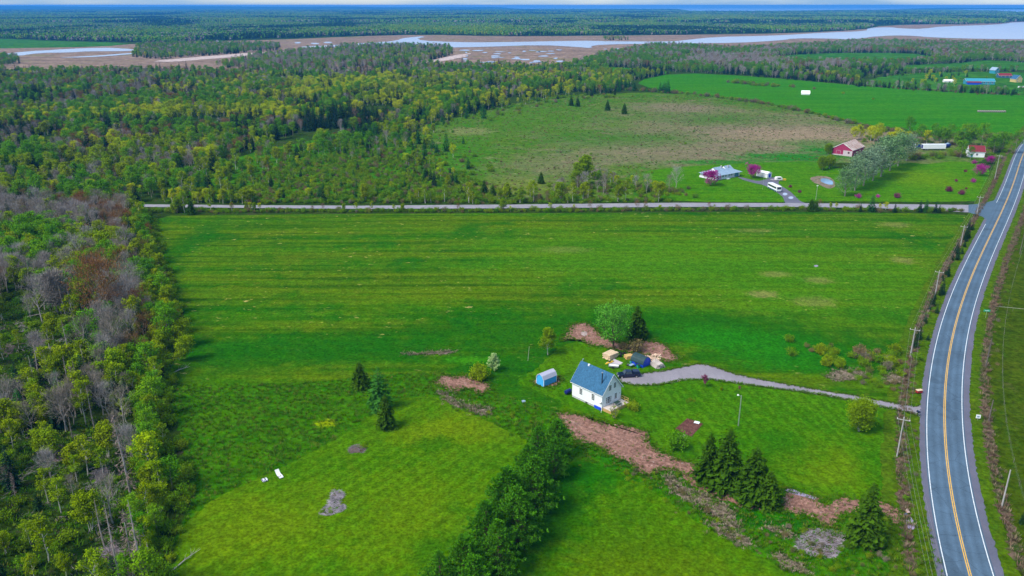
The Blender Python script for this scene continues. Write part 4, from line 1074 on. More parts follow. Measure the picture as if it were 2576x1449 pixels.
# low growth beside the lane, field hedges, ditches (picture lines: from, to, how many, kinds, size)
def row(pts, n, kinds, lo, hi, zone, jit=1.2, p=None):
    w = [at(*q) for q in pts]
    seg = [(b - a).length for a, b in zip(w[:-1], w[1:])]
    for i in range(n):
        d = random.uniform(0, sum(seg)); j = 0
        while d > seg[j] and j < len(seg) - 1: d -= seg[j]; j += 1
        q = w[j].lerp(w[j + 1], min(1, d / seg[j]))
        k = random.choices(kinds, p)[0]
        TREES.append((q.x + random.gauss(0, jit), q.y + random.gauss(0, jit), KINDS.index(k), random.uniform(lo, hi), zone))
row([(375, 533), (800, 533), (1288, 532), (1700, 529), (1990, 527), (2420, 533)], 420, ['bush', 'alder'], .4, .95, 'lane', 1.0, [.75, .25])
row([(375, 533), (560, 533)], 70, ['bush', 'birch'], .5, 1.0, 'lane', 1.3, [.9, .1])
row([(480, 529), (800, 531), (1250, 530), (2030, 526), (2300, 528)], 34, ['birch', 'aspen', 'maple'], .22, .5, 'lane', .9)
row([(640, 508), (860, 509), (1180, 508), (1310, 508), (1500, 505), (1690, 506)], 240, ['bush', 'alder', 'birch'], .5, 1.05, 'lane', 2.0, [.6, .25, .15])
row([(400, 509), (640, 509)], 40, ['birch', 'aspen', 'bush'], .4, .8, 'lane', 1.5)
row([(1380, 495), (1480, 478), (1580, 470), (1690, 490)], 280, ['bush', 'alder', 'bare'], .5, 1.1, 'thicket', 7, [.68, .28, .04])
row([(1440, 470), (1500, 455), (1560, 465), (1640, 480)], 22, ['birch', 'aspen', 'poplar'], .35, .65, 'thicket', 5)
row([(1620, 228), (1760, 240), (1900, 258), (2050, 288), (2180, 322)], 95, ['bush', 'alder'], .8, 1.9, 'hedge', 2.0, [.5, .5])
row([(1560, 225), (1700, 236)], 40, ['bush', 'alder', 'fir'], .8, 1.6, 'hedge', 3.0)
row([(2180, 322), (2330, 345), (2480, 350), (2540, 345)], 120, ['alder', 'bush'], .8, 1.8, 'hedge', 4.0, [.65, .35])
row([(1840, 208), (1940, 218)], 26, ['bush', 'alder'], 1.0, 2.2, 'hedge', 4.0, [.8, .2])
row([(1800, 204), (2050, 226), (2290, 262)], 14, ['bush', 'alder'], .8, 1.6, 'hedge', 3.0)
row([(2150, 215), (2350, 229), (2470, 235), (2576, 240)], 230, ['alder', 'spruce', 'poplar', 'bush', 'bare'], .5, .95, 'hedge', 5.0, [.25, .25, .25, .15, .1])
row([(2180, 196), (2300, 184), (2420, 180), (2576, 178)], 120, ['poplar', 'spruce', 'bare', 'bush'], .5, 1.0, 'hedge', 8.0)
row([(2300, 215), (2420, 190)], 40, ['bush', 'spruce', 'aspen'], .5, .9, 'hedge', 14.0)
row([(1900, 192), (2150, 212)], 60, ['spruce', 'poplar', 'bare'], .6, 1.0, 'hedge', 4.0)
row([(2200, 400), (2330, 395), (2430, 385), (2500, 400)], 60, ['alder', 'bush'], .8, 1.6, 'yard', 5)
row([(2300, 355), (2400, 365), (2540, 385)], 60, ['alder', 'bush', 'poplar'], .8, 1.5, 'yard', 6)
row([(2180, 350), (2290, 365)], 30, ['bush', 'aspen'], .7, 1.2, 'yard', 6, [.5, .5])
# roadside ditches
row([(2445, 545), (2424, 620), (2385, 690), (2352, 760), (2310, 850), (2290, 905)], 46, ['spruce', 'alder', 'bush'], .22, .55, 'ditch', .8, [.5, .25, .25])
row([(2290, 930), (2288, 1060), (2290, 1200), (2305, 1330), (2330, 1449)], 60, ['alder', 'bush'], .2, .45, 'ditch', .8)
for k_ in range(110):
    kk = random.randrange(4, len(RC) - 10); p_ = off(kk, random.uniform(7.8, 11.5)); TREES.append((p_.x, p_.y, KINDS.index(random.choices(['alder', 'bush', 'spruce'], [.6, .36, .04])[0]), random.uniform(.16, .45), 'ditch'))
row([(2030, 890), (2120, 900), (2200, 905), (2240, 935), (2140, 915), (2260, 900)], 46, ['bush', 'alder'], .5, 1.05, 'field', 4.0, [.6, .4])
row([(2150, 950), (2270, 975)], 20, ['alder', 'bush'], .3, .6, 'field', 2.5)
row([(1060, 1000), (1200, 1040), (1330, 1060), (1300, 1100)], 24, ['bush'], .15, .4, 'field', 2.0)
row([(1500, 1160), (1640, 1200), (1760, 1290), (1900, 1360), (2000, 1400)], 60, ['bush', 'alder'], .15, .42, 'field', 2.5)
row([(2000, 1330), (2100, 1400), (2200, 1400), (2280, 1420)], 50, ['bush', 'alder'], .15, .45, 'field', 3)
row([(900, 1128), (930, 1125)], 8, ['bush'], .25, .4, 'field', .6)
row([(800, 1290), (850, 1275), (865, 1245)], 14, ['bush'], .15, .3, 'field', .8)
row([(1140, 475), (1095, 420), (1040, 360), (1060, 318), (1180, 290), (1290, 264), (1400, 243), (1540, 240)], 260, ['bush', 'alder', 'birch', 'fir', 'spruce', 'aspen'], .4, 1.0, 'hedge', 7, [.55, .15, .1, .07, .05, .08])
row([(1150, 470), (1110, 415), (1060, 360), (1085, 320), (1200, 295), (1310, 268), (1420, 248), (1560, 243)], 150, ['bush', 'alder', 'fir'], .6, 1.5, 'hedge', 12, [.72, .2, .08])
row([(1100, 440), (1200, 470), (1300, 490)], 110, ['bush', 'alder'], .4, 1.0, 'hedge', 6, [.7, .3])
row([(1200, 320), (1500, 300), (1800, 320), (1500, 400), (1300, 420), (1900, 370)], 60, ['bush', 'alder'], .2, .6, 'hedge', 22, [.6, .4])

# ------------------------------------------------------------------ plant the woods: the 300 of a kind that show largest as things, the rest as one wood of that kind
ZL = dict(west='in the wood left of the hayfield', clearing='left standing in the cleared patch of the left wood', north='in the wood beyond the lane', marsh='on a wooded spit in the salt marsh', east='in the wood beyond the north fields',
          lane='beside the narrow lane', scrub='in the open scrub beyond the lane', thicket='in the thicket north of the lane', hedge='in the hedgerow of the north fields', yard='behind the far yard', ditch='in the ditch along the highway', field='in the rough grass around the house lot')
KL = dict(birch='yellow-green birch with pale stems', poplar='mid-green leafy poplar', aspen='bright yellow leafy aspen', maple='rust-tinged budding maple', bare='bare grey twiggy tree', spruce='dark pointed spruce', fir='soft green fir',
          bush='low green bush', alder='brownish twiggy shrub', snag='grey dead spruce snag')
INST = bpy.data.collections.new('wood_prototypes')
def joined(kind, v):
    t, c, h = PROTO[kind][v]
    bm = bmesh.new(); bm.from_mesh(t)
    n = len(bm.faces)
    bm.from_mesh(c)
    bm.faces.ensure_lookup_table()
    for f in bm.faces[n:]: f.material_index = 1
    me = bpy.data.meshes.new(kind + '_whole'); bm.to_mesh(me); bm.free()
    me.materials.append(t.materials[0]); me.materials.append(c.materials[0])
    return me
def instancer(name, coll, co, scale, rz, idx, label):
    """one object that scatters the meshes of a collection (geometry nodes)"""
    me = bpy.data.meshes.new(name)
    n = len(co)
    me.vertices.add(n); me.vertices.foreach_set('co', np.asarray(co, np.float32).ravel())
    for nm, ty, arr in (('sc', 'FLOAT', scale), ('rz', 'FLOAT', rz), ('ix', 'INT', idx)):
        a = me.attributes.new(nm, ty, 'POINT'); a.data.foreach_set('value', np.asarray(arr, np.int32 if ty == 'INT' else np.float32))
    o = link(name, me)
    ng = bpy.data.node_groups.new(name, 'GeometryNodeTree')
    ng.interface.new_socket('Geometry', in_out='INPUT', socket_type='NodeSocketGeometry')
    ng.interface.new_socket('Geometry', in_out='OUTPUT', socket_type='NodeSocketGeometry')
    gi = ng.nodes.new('NodeGroupInput'); go = ng.nodes.new('NodeGroupOutput')
    mp = ng.nodes.new('GeometryNodeMeshToPoints')
    ip = ng.nodes.new('GeometryNodeInstanceOnPoints')
    ci = ng.nodes.new('GeometryNodeCollectionInfo')
    ci.inputs['Collection'].default_value = coll; ci.inputs['Separate Children'].default_value = True; ci.inputs['Reset Children'].default_value = True
    def attr(nm, ty):
        a = ng.nodes.new('GeometryNodeInputNamedAttribute'); a.data_type = ty; a.inputs[0].default_value = nm
        return a.outputs[0]
    cr = ng.nodes.new('ShaderNodeCombineXYZ'); ng.links.new(attr('rz', 'FLOAT'), cr.inputs[2])
    cs = ng.nodes.new('ShaderNodeCombineXYZ'); sc = attr('sc', 'FLOAT')
    for i in range(3): ng.links.new(sc, cs.inputs[i])
    ng.links.new(gi.outputs[0], mp.inputs['Mesh'])
    ng.links.new(mp.outputs[0], ip.inputs['Points'])
    ng.links.new(ci.outputs[0], ip.inputs['Instance'])
    ip.inputs['Pick Instance'].default_value = True
    ng.links.new(attr('ix', 'INT'), ip.inputs['Instance Index'])
    ng.links.new(cr.outputs[0], ip.inputs['Rotation']); ng.links.new(cs.outputs[0], ip.inputs['Scale'])
    ng.links.new(ip.outputs[0], go.inputs[0])
    md = o.modifiers.new('scatter', 'NODES'); md.node_group = ng
    return tag(o, label, None, None, 'stuff')
def proto_coll(name, meshes):
    c = bpy.data.collections.new(name)
    for i, me in enumerate(meshes):
        c.objects.link(bpy.data.objects.new('%s_%02d' % (name, i), me))
    return c
LIMIT = 300
for ki, kind in enumerate(KINDS):
    T = [t for t in TREES if t[2] == ki]
    if not T: continue
    hs = [p[2] for p in PROTO[kind]]
    A = np.array([(t[0], t[1], t[3]) for t in T])
    px, py = pix(A[:, 0], A[:, 1])
    shown = (px > -60) & (px < 2640) & (py < 1449 + 160)
    wide = (px > -400) & (px < 2980) & (py < 1449 + 300)
    size = A[:, 2] / A[:, 1] * np.where(shown, 1, .01)
    order = np.argsort(-size)
    rest = []
    for rank, i in enumerate(order):
        x, y, _, s, zone = T[i]
        v = random.randrange(len(hs)); rz = random.uniform(0, 6.28)
        if rank < LIMIT and shown[i]:
            plant(kind, (x, y, 0), s, rz, KL[kind] + ' ' + ZL[zone], 'tree' if kind not in ('bush', 'alder') else 'shrub', KINDNAME[kind].replace('_', ' ') + ('es ' if kind == 'bush' else 's ') + ZL[zone], None, v)
        elif wide[i]:
            rest.append((x, y, s, rz, v))
    if rest:
        rest = np.array(rest)
        co = np.zeros((len(rest), 3)); co[:, :2] = rest[:, :2]
        nm = dict(birch='birch_wood', poplar='poplar_wood', aspen='aspen_wood', maple='maple_wood', bare='bare_wood', spruce='spruce_wood', fir='fir_wood', bush='bush_thicket', alder='alder_thicket', snag='dead_wood')[kind]
        instancer(nm, proto_coll(kind + '_whole', [joined(kind, v) for v in range(len(hs))]), co, rest[:, 2], rest[:, 3], rest[:, 4].astype(int), 'mass of ' + KL[kind] + ' spread through the farther woods')

# far woods beyond the river: patches of small trees
def far_patch(seed, kinds, n=46, size=44.0):
    rng = np.random.default_rng(seed)
    out = {}
    L = {}
    for k in range(n):
        kd = rng.choice(list(kinds), p=np.array(list(kinds.values())) / sum(kinds.values()))
        x, y = rng.uniform(-size / 2, size / 2, 2)
        h = rng.uniform(8, 14); 
        if kd == 'l_spruce':
            m = 12; z = h * rng.uniform(.1, .95, m); r = 2.6 * (1 - z / h) + .3
        else:
            m = 16; z = h * rng.uniform(.3, 1.0, m); r = 3.2 * np.sqrt(np.clip(1 - ((z / h - .62) / .42) ** 2, .05, 1))
        a = rng.uniform(0, 6.28, m)
        c = np.stack([x + r * np.cos(a) * .7, y + r * np.sin(a) * .7, z], 1)
        up = np.stack([np.cos(a), np.sin(a), np.full(m, .6)], 1) + rng.normal(size=(m, 3)) * .3
        d, xx, yy = rot_frames(up, rng)
        s = rng.uniform(1.0, 1.7, (m, 1))
        L.setdefault(kd, Leaves()).quads(c, xx * s, yy * s * .7)
    bm = bmesh.new(); mats = []
    for i, (kd, l) in enumerate(L.items()):
        me = l.mesh('tmp', M[kd]); n0 = len(bm.faces); bm.from_mesh(me); bm.faces.ensure_lookup_table()
        for f in bm.faces[n0:]: f.material_index = i
        mats.append(M[kd])
    me = bpy.data.meshes.new('far_patch'); bm.to_mesh(me); bm.free()
    for q in mats: me.materials.append(q)
    return me
FARMIX = [dict(l_spruce=.9, l_poplar=.1), dict(l_poplar=.5, l_birch=.1, l_spruce=.4), dict(l_twig=.35, l_poplar=.3, l_spruce=.35), dict(l_birch=.35, l_poplar=.4, l_spruce=.25), dict(l_spruce=.75, l_twig=.1, l_poplar=.15)]
fp = proto_coll('far_patch', [far_patch(300 + i, m) for i, m in enumerate(FARMIX)])
FARW = [(-400, 27), (860, 25), (1250, 25.5), (1700, 25.5), (1730, 32), (1960, 32), (2100, 30), (2330, 27), (2500, 31), (2560, 35), (3000, 38), (3000, 52), (2540, 55), (2510, 59), (2400, 61.5), (2250, 61), (2190, 63), (2184, 70), (2117, 77), (1950, 83), (1717, 87), (1300, 91), (1050, 86), (860, 91), (700, 97), (540, 101), (440, 105), (300, 106), (120, 101), (0, 96), (-400, 92)]
FX, FY, FS = [], [], []
for y0, y1, s in ((2100, 4200, 38.), (4200, 7500, 62.), (7500, 18000, 120.)):
    X, Y = grid(-.72 * y1, .72 * y1, y0, y1, s)
    px, py = pix(X, Y); ok = inside(px, py, FARW) & (px > -380) & (px < 2980)
    FX.append(X[ok]); FY.append(Y[ok]); FS.append(np.full(ok.sum(), s / 38.))
FX, FY, FS = map(np.concatenate, (FX, FY, FS))
nz = np.array([mnoise.noise(Vector((x * .0018, y * .0011, 2.2))) + .5 * mnoise.noise(Vector((x * .006, y * .004, 5.2))) for x, y in zip(FX, FY)])
ix = np.digitize(nz + RNG.normal(size=len(nz)) * .12, [-.28, -.08, .12, .32])
ix = np.array([0, 4, 2, 1, 3])[ix]
instancer('far_woods', fp, np.stack([FX, FY, np.zeros(len(FX))], 1), np.clip(FS, 1, 2.0) * 1.0, RNG.uniform(0, 6.28, len(FX)), ix, 'hazy mixed woods stretching to the sea beyond the river')

# loose growth nobody could count: tufts in the rough grass, weeds in ditches, brushwood on the cleared ground
def tuft_mesh(seed, mat, n=16, h=.5, r=.35, w=.05):
    rng = np.random.default_rng(seed); L = Leaves()
    p = np.zeros((n, 3)); a = rng.uniform(0, 6.28, n); q = rng.uniform(0, r, n)
    p[:, 0] = q * np.cos(a); p[:, 1] = q * np.sin(a)
    d = np.stack([np.cos(a) * .5, np.sin(a) * .5, np.ones(n)], 1) * (h * rng.uniform(.5, 1.2, (n, 1))) + rng.normal(size=(n, 3)) * .1 * h
    wv = np.stack([-np.sin(a), np.cos(a), np.zeros(n)], 1) * w
    L.leaf(p, d, wv, .1 * h)
    return L.mesh('tuft', mat)
def scatter_in(polys, n_per_m2, holes=()):
    out = []
    for P_ in polys:
        w = np.array([at(*p)[:2] for p in P_]); lo, hi = w.min(0), w.max(0)
        k = int((hi - lo).prod() * n_per_m2)
        q = RNG.uniform(lo, hi, (k, 2))
        out.append(q[inside(q[:, 0], q[:, 1], [tuple(p) for p in w])])
    q = np.concatenate(out)
    px, py = pix(q[:, 0], q[:, 1])
    m = (px > -40) & (px < 2620) & (py < 1500)
    for h in holes: m &= ~inside(px, py, h)
    return q[m]
ROUGH = [(428, 965), (600, 968), (800, 962), (930, 945), (1100, 935), (1280, 1000), (1330, 1010), (1430, 1040), (1560, 1075), (1640, 1100), (1760, 1175), (1960, 1230), (2255, 1290), (2330, 1300), (2400, 1530), (420, 1530), (425, 1390), (485, 1262), (470, 1180), (450, 1080)]
q = scatter_in([ROUGH], 1.6, [LAWN_A, LAWN_C, LAWN_R] + DIRT)
tc = proto_coll('grass_tuft', [tuft_mesh(400 + i, M['tuft'], 14, .42, .4, .06) for i in range(3)])
def spread(name, coll, q, lo, hi, nvar, label, z=.04):
    co = np.zeros((len(q), 3)); co[:, :2] = q; co[:, 2] = z
    return instancer(name, coll, co, RNG.uniform(lo, hi, len(q)), RNG.uniform(0, 6.28, len(q)), RNG.integers(0, nvar, len(q)), label)
spread('tussock_grass', tc, q, .5, 1.3, 3, 'tussocky uncut grass around the mown lawns')
wc = proto_coll('weed_stalk', [tuft_mesh(420 + i, M['weedleaf'], 14, .8, .5, .05) for i in range(3)])
wq = []
for k in range(len(RC) - 1):
    for o0, o1 in ((-10.0, -7.6), (7.6, 9.8)):
        L_ = (RC[k + 1] - RC[k]).length
        if RC[k].y < 85 or RC[k].y > 470: continue
        for _ in range(int(L_ * 3.2)):
            p = off(k, random.uniform(o0, o1)).lerp(off(k + 1, random.uniform(o0, o1)), random.random()); wq.append((p.x, p.y))
spread('ditch_weeds', wc, np.array(wq), .5, 1.3, 3, 'dry brown weeds in the ditches along the highway', .1)
eq = []
for d_ in DIRT + [DRIVE]:
    w = dense([at(*p) for p in d_], .35)
    for p in w:
        for _ in range(4): eq.append((p.x + random.gauss(0, .75 if d_ is not DRIVE else .3), p.y + random.gauss(0, .75 if d_ is not DRIVE else .3)))
eq = np.array(eq); ex_, ey_ = pix(eq[:, 0], eq[:, 1]); eq = eq[~((ex_ > 2312) & (ey_ < 1120) & (ey_ > 980))]
eq = np.concatenate([eq, scatter_in(DIRT, .2)])
spread('dirt_edge_grass', tc, eq, .35, 1.0, 3, 'grass creeping over the edges of the bare red earth', .09)
OLD = [(1045, 350), (1070, 318), (1180, 294), (1290, 266), (1400, 246), (1530, 244), (1600, 240), (1760, 240), (1900, 260), (2050, 290), (2180, 325), (2330, 350), (2300, 400), (2100, 405), (1900, 405), (1720, 420), (1600, 440), (1480, 470), (1320, 500), (1200, 500), (1140, 470), (1100, 420)]
oc = proto_coll('meadow_clump', [tuft_mesh(460 + i, M['tuft'] if i < 2 else M['weedleaf'], 26, .7, 1.0, .12) for i in range(4)])
spread('meadow_clumps', oc, scatter_in([OLD], .05), .35, .9, 4, 'tussocks of old and new grass in the meadow north of the lane', .02)
dq = [scatter_in(TANS, 1.6)]
for d_ in TANS:
    w = dense([at(*p) for p in d_], .4)
    dq.append(np.array([(p.x + random.gauss(0, .8), p.y + random.gauss(0, .8)) for p in w for _ in range(2)]))
drc = proto_coll('dead_tuft', [tuft_mesh(480 + i, M['deadtuft'], 14, .45, .4, .05) for i in range(3)])
spread('dead_grass_tufts', drc, np.concatenate(dq), .4, 1.2, 3, 'bleached dead grass standing in the pale strips around the lots', .12)
def clod_mesh(seed):
    bm = bmesh.new(); bmesh.ops.create_icosphere(bm, subdivisions=1, radius=.16)
    rg = random.Random(seed)
    for v in bm.verts: v.co = Vector((v.co.x * rg.uniform(.7, 1.5), v.co.y * rg.uniform(.7, 1.4), v.co.z * rg.uniform(.4, .9)))
    me = bpy.data.meshes.new('clod'); bm.to_mesh(me); bm.free(); me.materials.append(M['clod'])
    return me
cq = scatter_in(DIRT, 1.3)
spread('soil_clods', proto_coll('clod', [clod_mesh(i) for i in range(4)]), cq, .4, 1.6, 4, 'clods and stones lying on the bare red earth', .12)
def stick_mesh(seed, n=18, ln=1.6, r=1.2, h=.5):
    rng = np.random.default_rng(seed); L = Leaves()
    p = np.stack([rng.normal(size=n) * r * .5, rng.normal(size=n) * r * .5, rng.uniform(.02, h, n)], 1)
    a = rng.normal(.4, .8, n)
    d = np.stack([np.cos(a), np.sin(a), rng.normal(size=n) * .2], 1) * (ln * rng.uniform(.4, 1.2, (n, 1)))
    L.leaf(p, d, np.stack([-np.sin(a) * .03, np.cos(a) * .03, np.full(n, .02)], 1))
    return L.mesh('sticks', M['stick'])
sc_ = proto_coll('brushwood', [stick_mesh(440 + i) for i in range(3)])
q = scatter_in(CLEAR[:2], .07)
spread('brushwood', sc_, q, .5, 1.4, 3, 'grey cut brushwood strewn over the cleared patches of the left wood', .02)
q = scatter_in(CLEAR[:2] + [WEST], .35)
spread('forest_undergrowth', tc, q, .8, 2.2, 3, 'green undergrowth on the floor of the left wood', .02)

# ------------------------------------------------------------------ buildings
ORD = ['first', 'second', 'third', 'fourth', 'fifth', 'sixth', 'seventh', 'eighth', 'ninth', 'tenth', 'eleventh', 'twelfth']
def opening(parent, name, c, u, n, w, h, glass='glass', frame='trim', cols=2, rows=3, fw=.09):
    """a window or door in a wall: frame, glazing bars and pane; c centre, u along the wall, n outward"""
    c = Vector(c); u = Vector(u).normalized(); n = Vector(n).normalized(); k = Vector((0, 0, 1))
    def slab(mb, a, b, z0, z1, d0, d1):
        v = [c + u * x + k * z + n * d for d in (d0, d1) for x, z in ((a, z0), (b, z0), (b, z1), (a, z1))]
        mb.add(v, [(0, 1, 2, 3), (7, 6, 5, 4), (0, 4, 5, 1), (1, 5, 6, 2), (2, 6, 7, 3), (3, 7, 4, 0)])
    f = MB()
    slab(f, -w / 2 - fw, w / 2 + fw, -h / 2 - fw, -h / 2, -.02, .07); slab(f, -w / 2 - fw, w / 2 + fw, h / 2, h / 2 + fw, -.02, .07)
    slab(f, -w / 2 - fw, -w / 2, -h / 2, h / 2, -.02, .06); slab(f, w / 2, w / 2 + fw, -h / 2, h / 2, -.02, .06)
    fo = f.build(name, M[frame], parent)
    p = MB(); slab(p, -w / 2, w / 2, -h / 2, h / 2, .004, .025); p.build('pane' if glass == 'glass' else 'panel', M[glass], fo)
    if cols * rows > 1:
        b = MB()
        for i in range(1, cols): x = -w / 2 + w * i / cols; slab(b, x - .02, x + .02, -h / 2, h / 2, .027, .045)
        for j in range(1, rows): z = -h / 2 + h * j / rows; slab(b, -w / 2, w / 2, z - .022, z + .022, .028, .05)
        b.build('glazing_bar', M[frame], fo)
    return fo
def slab_poly(mb, quad, t):
    """a thick plate over four corners"""
    q = [Vector(p) for p in quad]
    nrm = (q[1] - q[0]).cross(q[3] - q[0]).normalized()
    if nrm.z < 0: nrm = -nrm
    v = q + [p + nrm * t for p in q]
    mb.add(v, [(0, 1, 2, 3), (7, 6, 5, 4), (0, 4, 5, 1), (1, 5, 6, 2), (2, 6, 7, 3), (3, 7, 4, 0)])
def gabled(name, label, cat, loc, th, W, L, eave, ridge, wall, roof, oh=.3, z0=0.0, apex=.5, found=None, rt=.14, group=None):
    """a gabled building: x along the gable wall (width W), y along the eaves (length L)"""
    root = empty(name, loc, th); tag(root, label, cat, group)
    ax = W * apex
    v = [(0, 0, z0), (W, 0, z0), (W, 0, eave), (ax, 0, ridge), (0, 0, eave)]
    v += [(x, L, z) for x, y, z in v]
    mb = MB(); mb.add(v, [(0, 1, 2, 3, 4), (9, 8, 7, 6, 5), (0, 5, 6, 1), (1, 6, 7, 2), (4, 9, 5, 0), (2, 7, 8, 3), (3, 8, 9, 4)])
    mb.build('wall', M[wall], root)
    for s, (ex, dx) in enumerate(((0, ax), (W, W - ax))):
        sl = (ridge - eave) / dx; sg = -1 if s == 0 else 1
        e0 = ex + sg * oh; ez = eave - sl * oh
        r = MB(); slab_poly(r, [(e0, -oh, ez + .02), (ax, -oh, ridge + .02), (ax, L + oh, ridge + .02), (e0, L + oh, ez + .02)], rt)
        ro = r.build('roof', M[roof], root)
        t = MB()
        t.bar((e0, -oh - .02, ez + .02), (ax, -oh - .02, ridge + .02), .05, .2); t.bar((e0, L + oh + .02, ez + .02), (ax, L + oh + .02, ridge + .02), .05, .2)
        t.bar((e0 + sg * .02, -oh, ez - .02), (e0 + sg * .02, L + oh, ez - .02), .05, .18)
        t.build('trim', M['trim'], ro)
    if found:
        f = MB(); f.box(.03, W - .03, .03, L - .03, -.1, z0 + .001); f.build('foundation', M[found], root)
    return root

# --- white farmhouse
HN = at(1514.3, 1033.8)
house = gabled('house', 'white two-storey house with steep blue-grey shingle roof and front deck', 'house', HN, R(42.5), 6.7, 9.7, 4.46, 8.4, 'white', 'roofblue', .35, .55, found='conc')
fx, fy = (1, 0, 0), (0, 1, 0)
for y in (2.9, 6.8): opening(house, 'window', (0, y, 2.55), fy, (-1, 0, 0), .85, 1.55, rows=4)
for x in (2.6, 4.3): opening(house, 'window', (x, 0, 5.35 if x > 3 else 5.15), fx, (0, -1, 0), .75, 1.35, rows=4)
opening(house, 'window', (4.75, 0, 2.35), fx, (0, -1, 0), .75, 1.45, rows=4)
opening(house, 'patio_door', (2.2, 0, 2.15), fx, (0, -1, 0), .85, 1.7, rows=4)
for x in (1.42, 2.98): opening(house, 'sidelight', (x, 0, 2.2), fx, (0, -1, 0), .3, 1.55, cols=1, rows=3)
mb = MB(); mb.box(6.2, 6.3, -.05, 0, 2.5, 2.75); mb.build('porch_light', M['dark'], house)
ch = MB(); ch.tube([(1.35, 1.5, 5.9), (1.35, 1.5, 8.9)], [.13, .13], 10); ch.build('stove_pipe', M['dark'], house, smooth=False)
ch = MB(); ch.tube([(1.35, 1.5, 8.9), (1.35, 1.5, 9.05)], [.22, .19], 10); ch.tube([(1.35, 1.5, 5.75), (1.35, 1.5, 6.05)], [.27, .15], 10); ch.build('pipe_cap', M['steel'], house)
ch = MB(); ch.tube([(2.2, 7.2, 6.9), (2.2, 7.2, 7.35)], [.06, .06], 8); ch.build('vent_pipe', M['dark'], house)
ch = MB(); ch.box(2.95, 3.35, 7.1, 7.5, 8.05, 8.62); ch.build('roof_vent', M['trim'], house)
d = MB(); d.tube([(3.35, 9.6, 8.5), (3.35, 9.6, 9.1)], [.025, .025], 6)
d.tube([(3.3, 9.45, 9.1), (3.3, 9.6, 9.15)], [.30, .05], 12); d.build('satellite_dish', M['trim'], house)
d = MB(); d.tube([(-.05, .3, 2.0), (-.3, .25, 2.1)], [.03, .03], 6); d.tube([(-.32, .2, 2.1), (-.4, .1, 2.15)], [.28, .05], 12); d.build('satellite_dish', M['steel'], house)
d = MB(); d.box(-.25, 0, .3, 2.3, -.05, .75); d.build('cellar_hatch', M['blue'], house)
d = MB(); d.tube([(-.06, .05, 4.2), (-.06, .05, .3), (-.9, -.5, .08)], [.05, .05, .05], 6); d.build('downspout', M['trim'], house)
d = MB(); d.box(-.03, .03, 4.6, 5.3, .15, .45); d.build('basement_vent', M['dark'], house)
# deck
dk = MB()
for i in range(15): dk.box(.15 + i * .44, .57 + i * .44, -2.5, -.05, .82, .87)
deck = dk.build('deck', M['deck'], house); deck['kind'] = 'stuff'
sk = MB()
for i in range(22): sk.box(.12 + i * .303, .36 + i * .303, -2.56, -2.50, .05, .84)
for i in range(8): sk.box(.09, .14, -2.5 + i * .305, -2.28 + i * .305, .05, .84)
o = sk.build('skirting', M['cedar'], deck); o['kind'] = 'stuff'
for i in range(6): p = MB(); p.box(.15 + i * 1.3, .24 + i * 1.3, -2.48, -2.39, .87, 1.85 if i > 3 else 1.8); p.build('railing_post', M['cedar' if i > 3 else 'steel'], deck)
for y in (-1.3, -.2): p = MB(); p.box(6.6, 6.69, y, y + .09, .87, 1.85); p.build('railing_post', M['cedar'], deck)
p = MB(); p.box(.15, 5.35, -2.47, -2.41, 1.76, 1.80); p.build('railing', M['steel'], deck)
p = MB(); p.box(5.3, 6.7, -2.5, -2.4, 1.85, 1.9); p.box(6.6, 6.7, -2.5, -.1, 1.9, 1.95); p.box(6.6, 6.69, -2.5, -.1, 1.3, 1.38); p.box(5.3, 6.7, -2.48, -2.42, 1.3, 1.38); p.build('railing', M['cedar'], deck)
for k in range(3): p = MB(); p.box(6.75 + k * .3, 7.05 + k * .3, -2.2, -.9, 0, .66 - k * .22); p.build('step', M['deck'], deck)
hm = Matrix.Translation(HN) @ Matrix.Rotation(R(42.5), 4, 'Z')
def on_house(x, y, z): return hm @ Vector((x, y, z))
tb = tag(empty('patio_table', on_house(3.6, -1.45, .87), R(42.5)), 'dark green rectangular patio table on the house deck', 'table')
p = MB(); p.box(-.85, .85, -.45, .45, .70, .76); p.build('table_top', M['green'], tb)
for sx in (-1, 1):
    for sy in (-1, 1): p = MB(); p.bar((sx * .75, sy * .36, 0), (sx * .75, sy * .36, .70), .06); p.build('leg', M['dark'], tb)
p = MB(); p.box(-.95, -.8, -1.0, -.65, .36, .42); p.box(-.85, .85, -1.0, -.65, .40, .45); p.build('bench', M['green'], tb)
tk = tag(empty('oil_tank', on_house(.25, 11.3, 0), R(42.5)), 'dark indigo oil tank on legs behind the white house', 'tank')
p = MB(); p.tube([(-.9, 0, .85), (-.85, 0, .85), (.85, 0, .85), (.9, 0, .85)], [.35, .5, .5, .35], 16); p.build('tank', M['indigo'], tk, smooth=False)
for x in (-.65, .65):
    for y in (-.3, .3): p = MB(); p.bar((x, y, 0), (x, y, .5), .07); p.build('leg', M['dark'], tk)

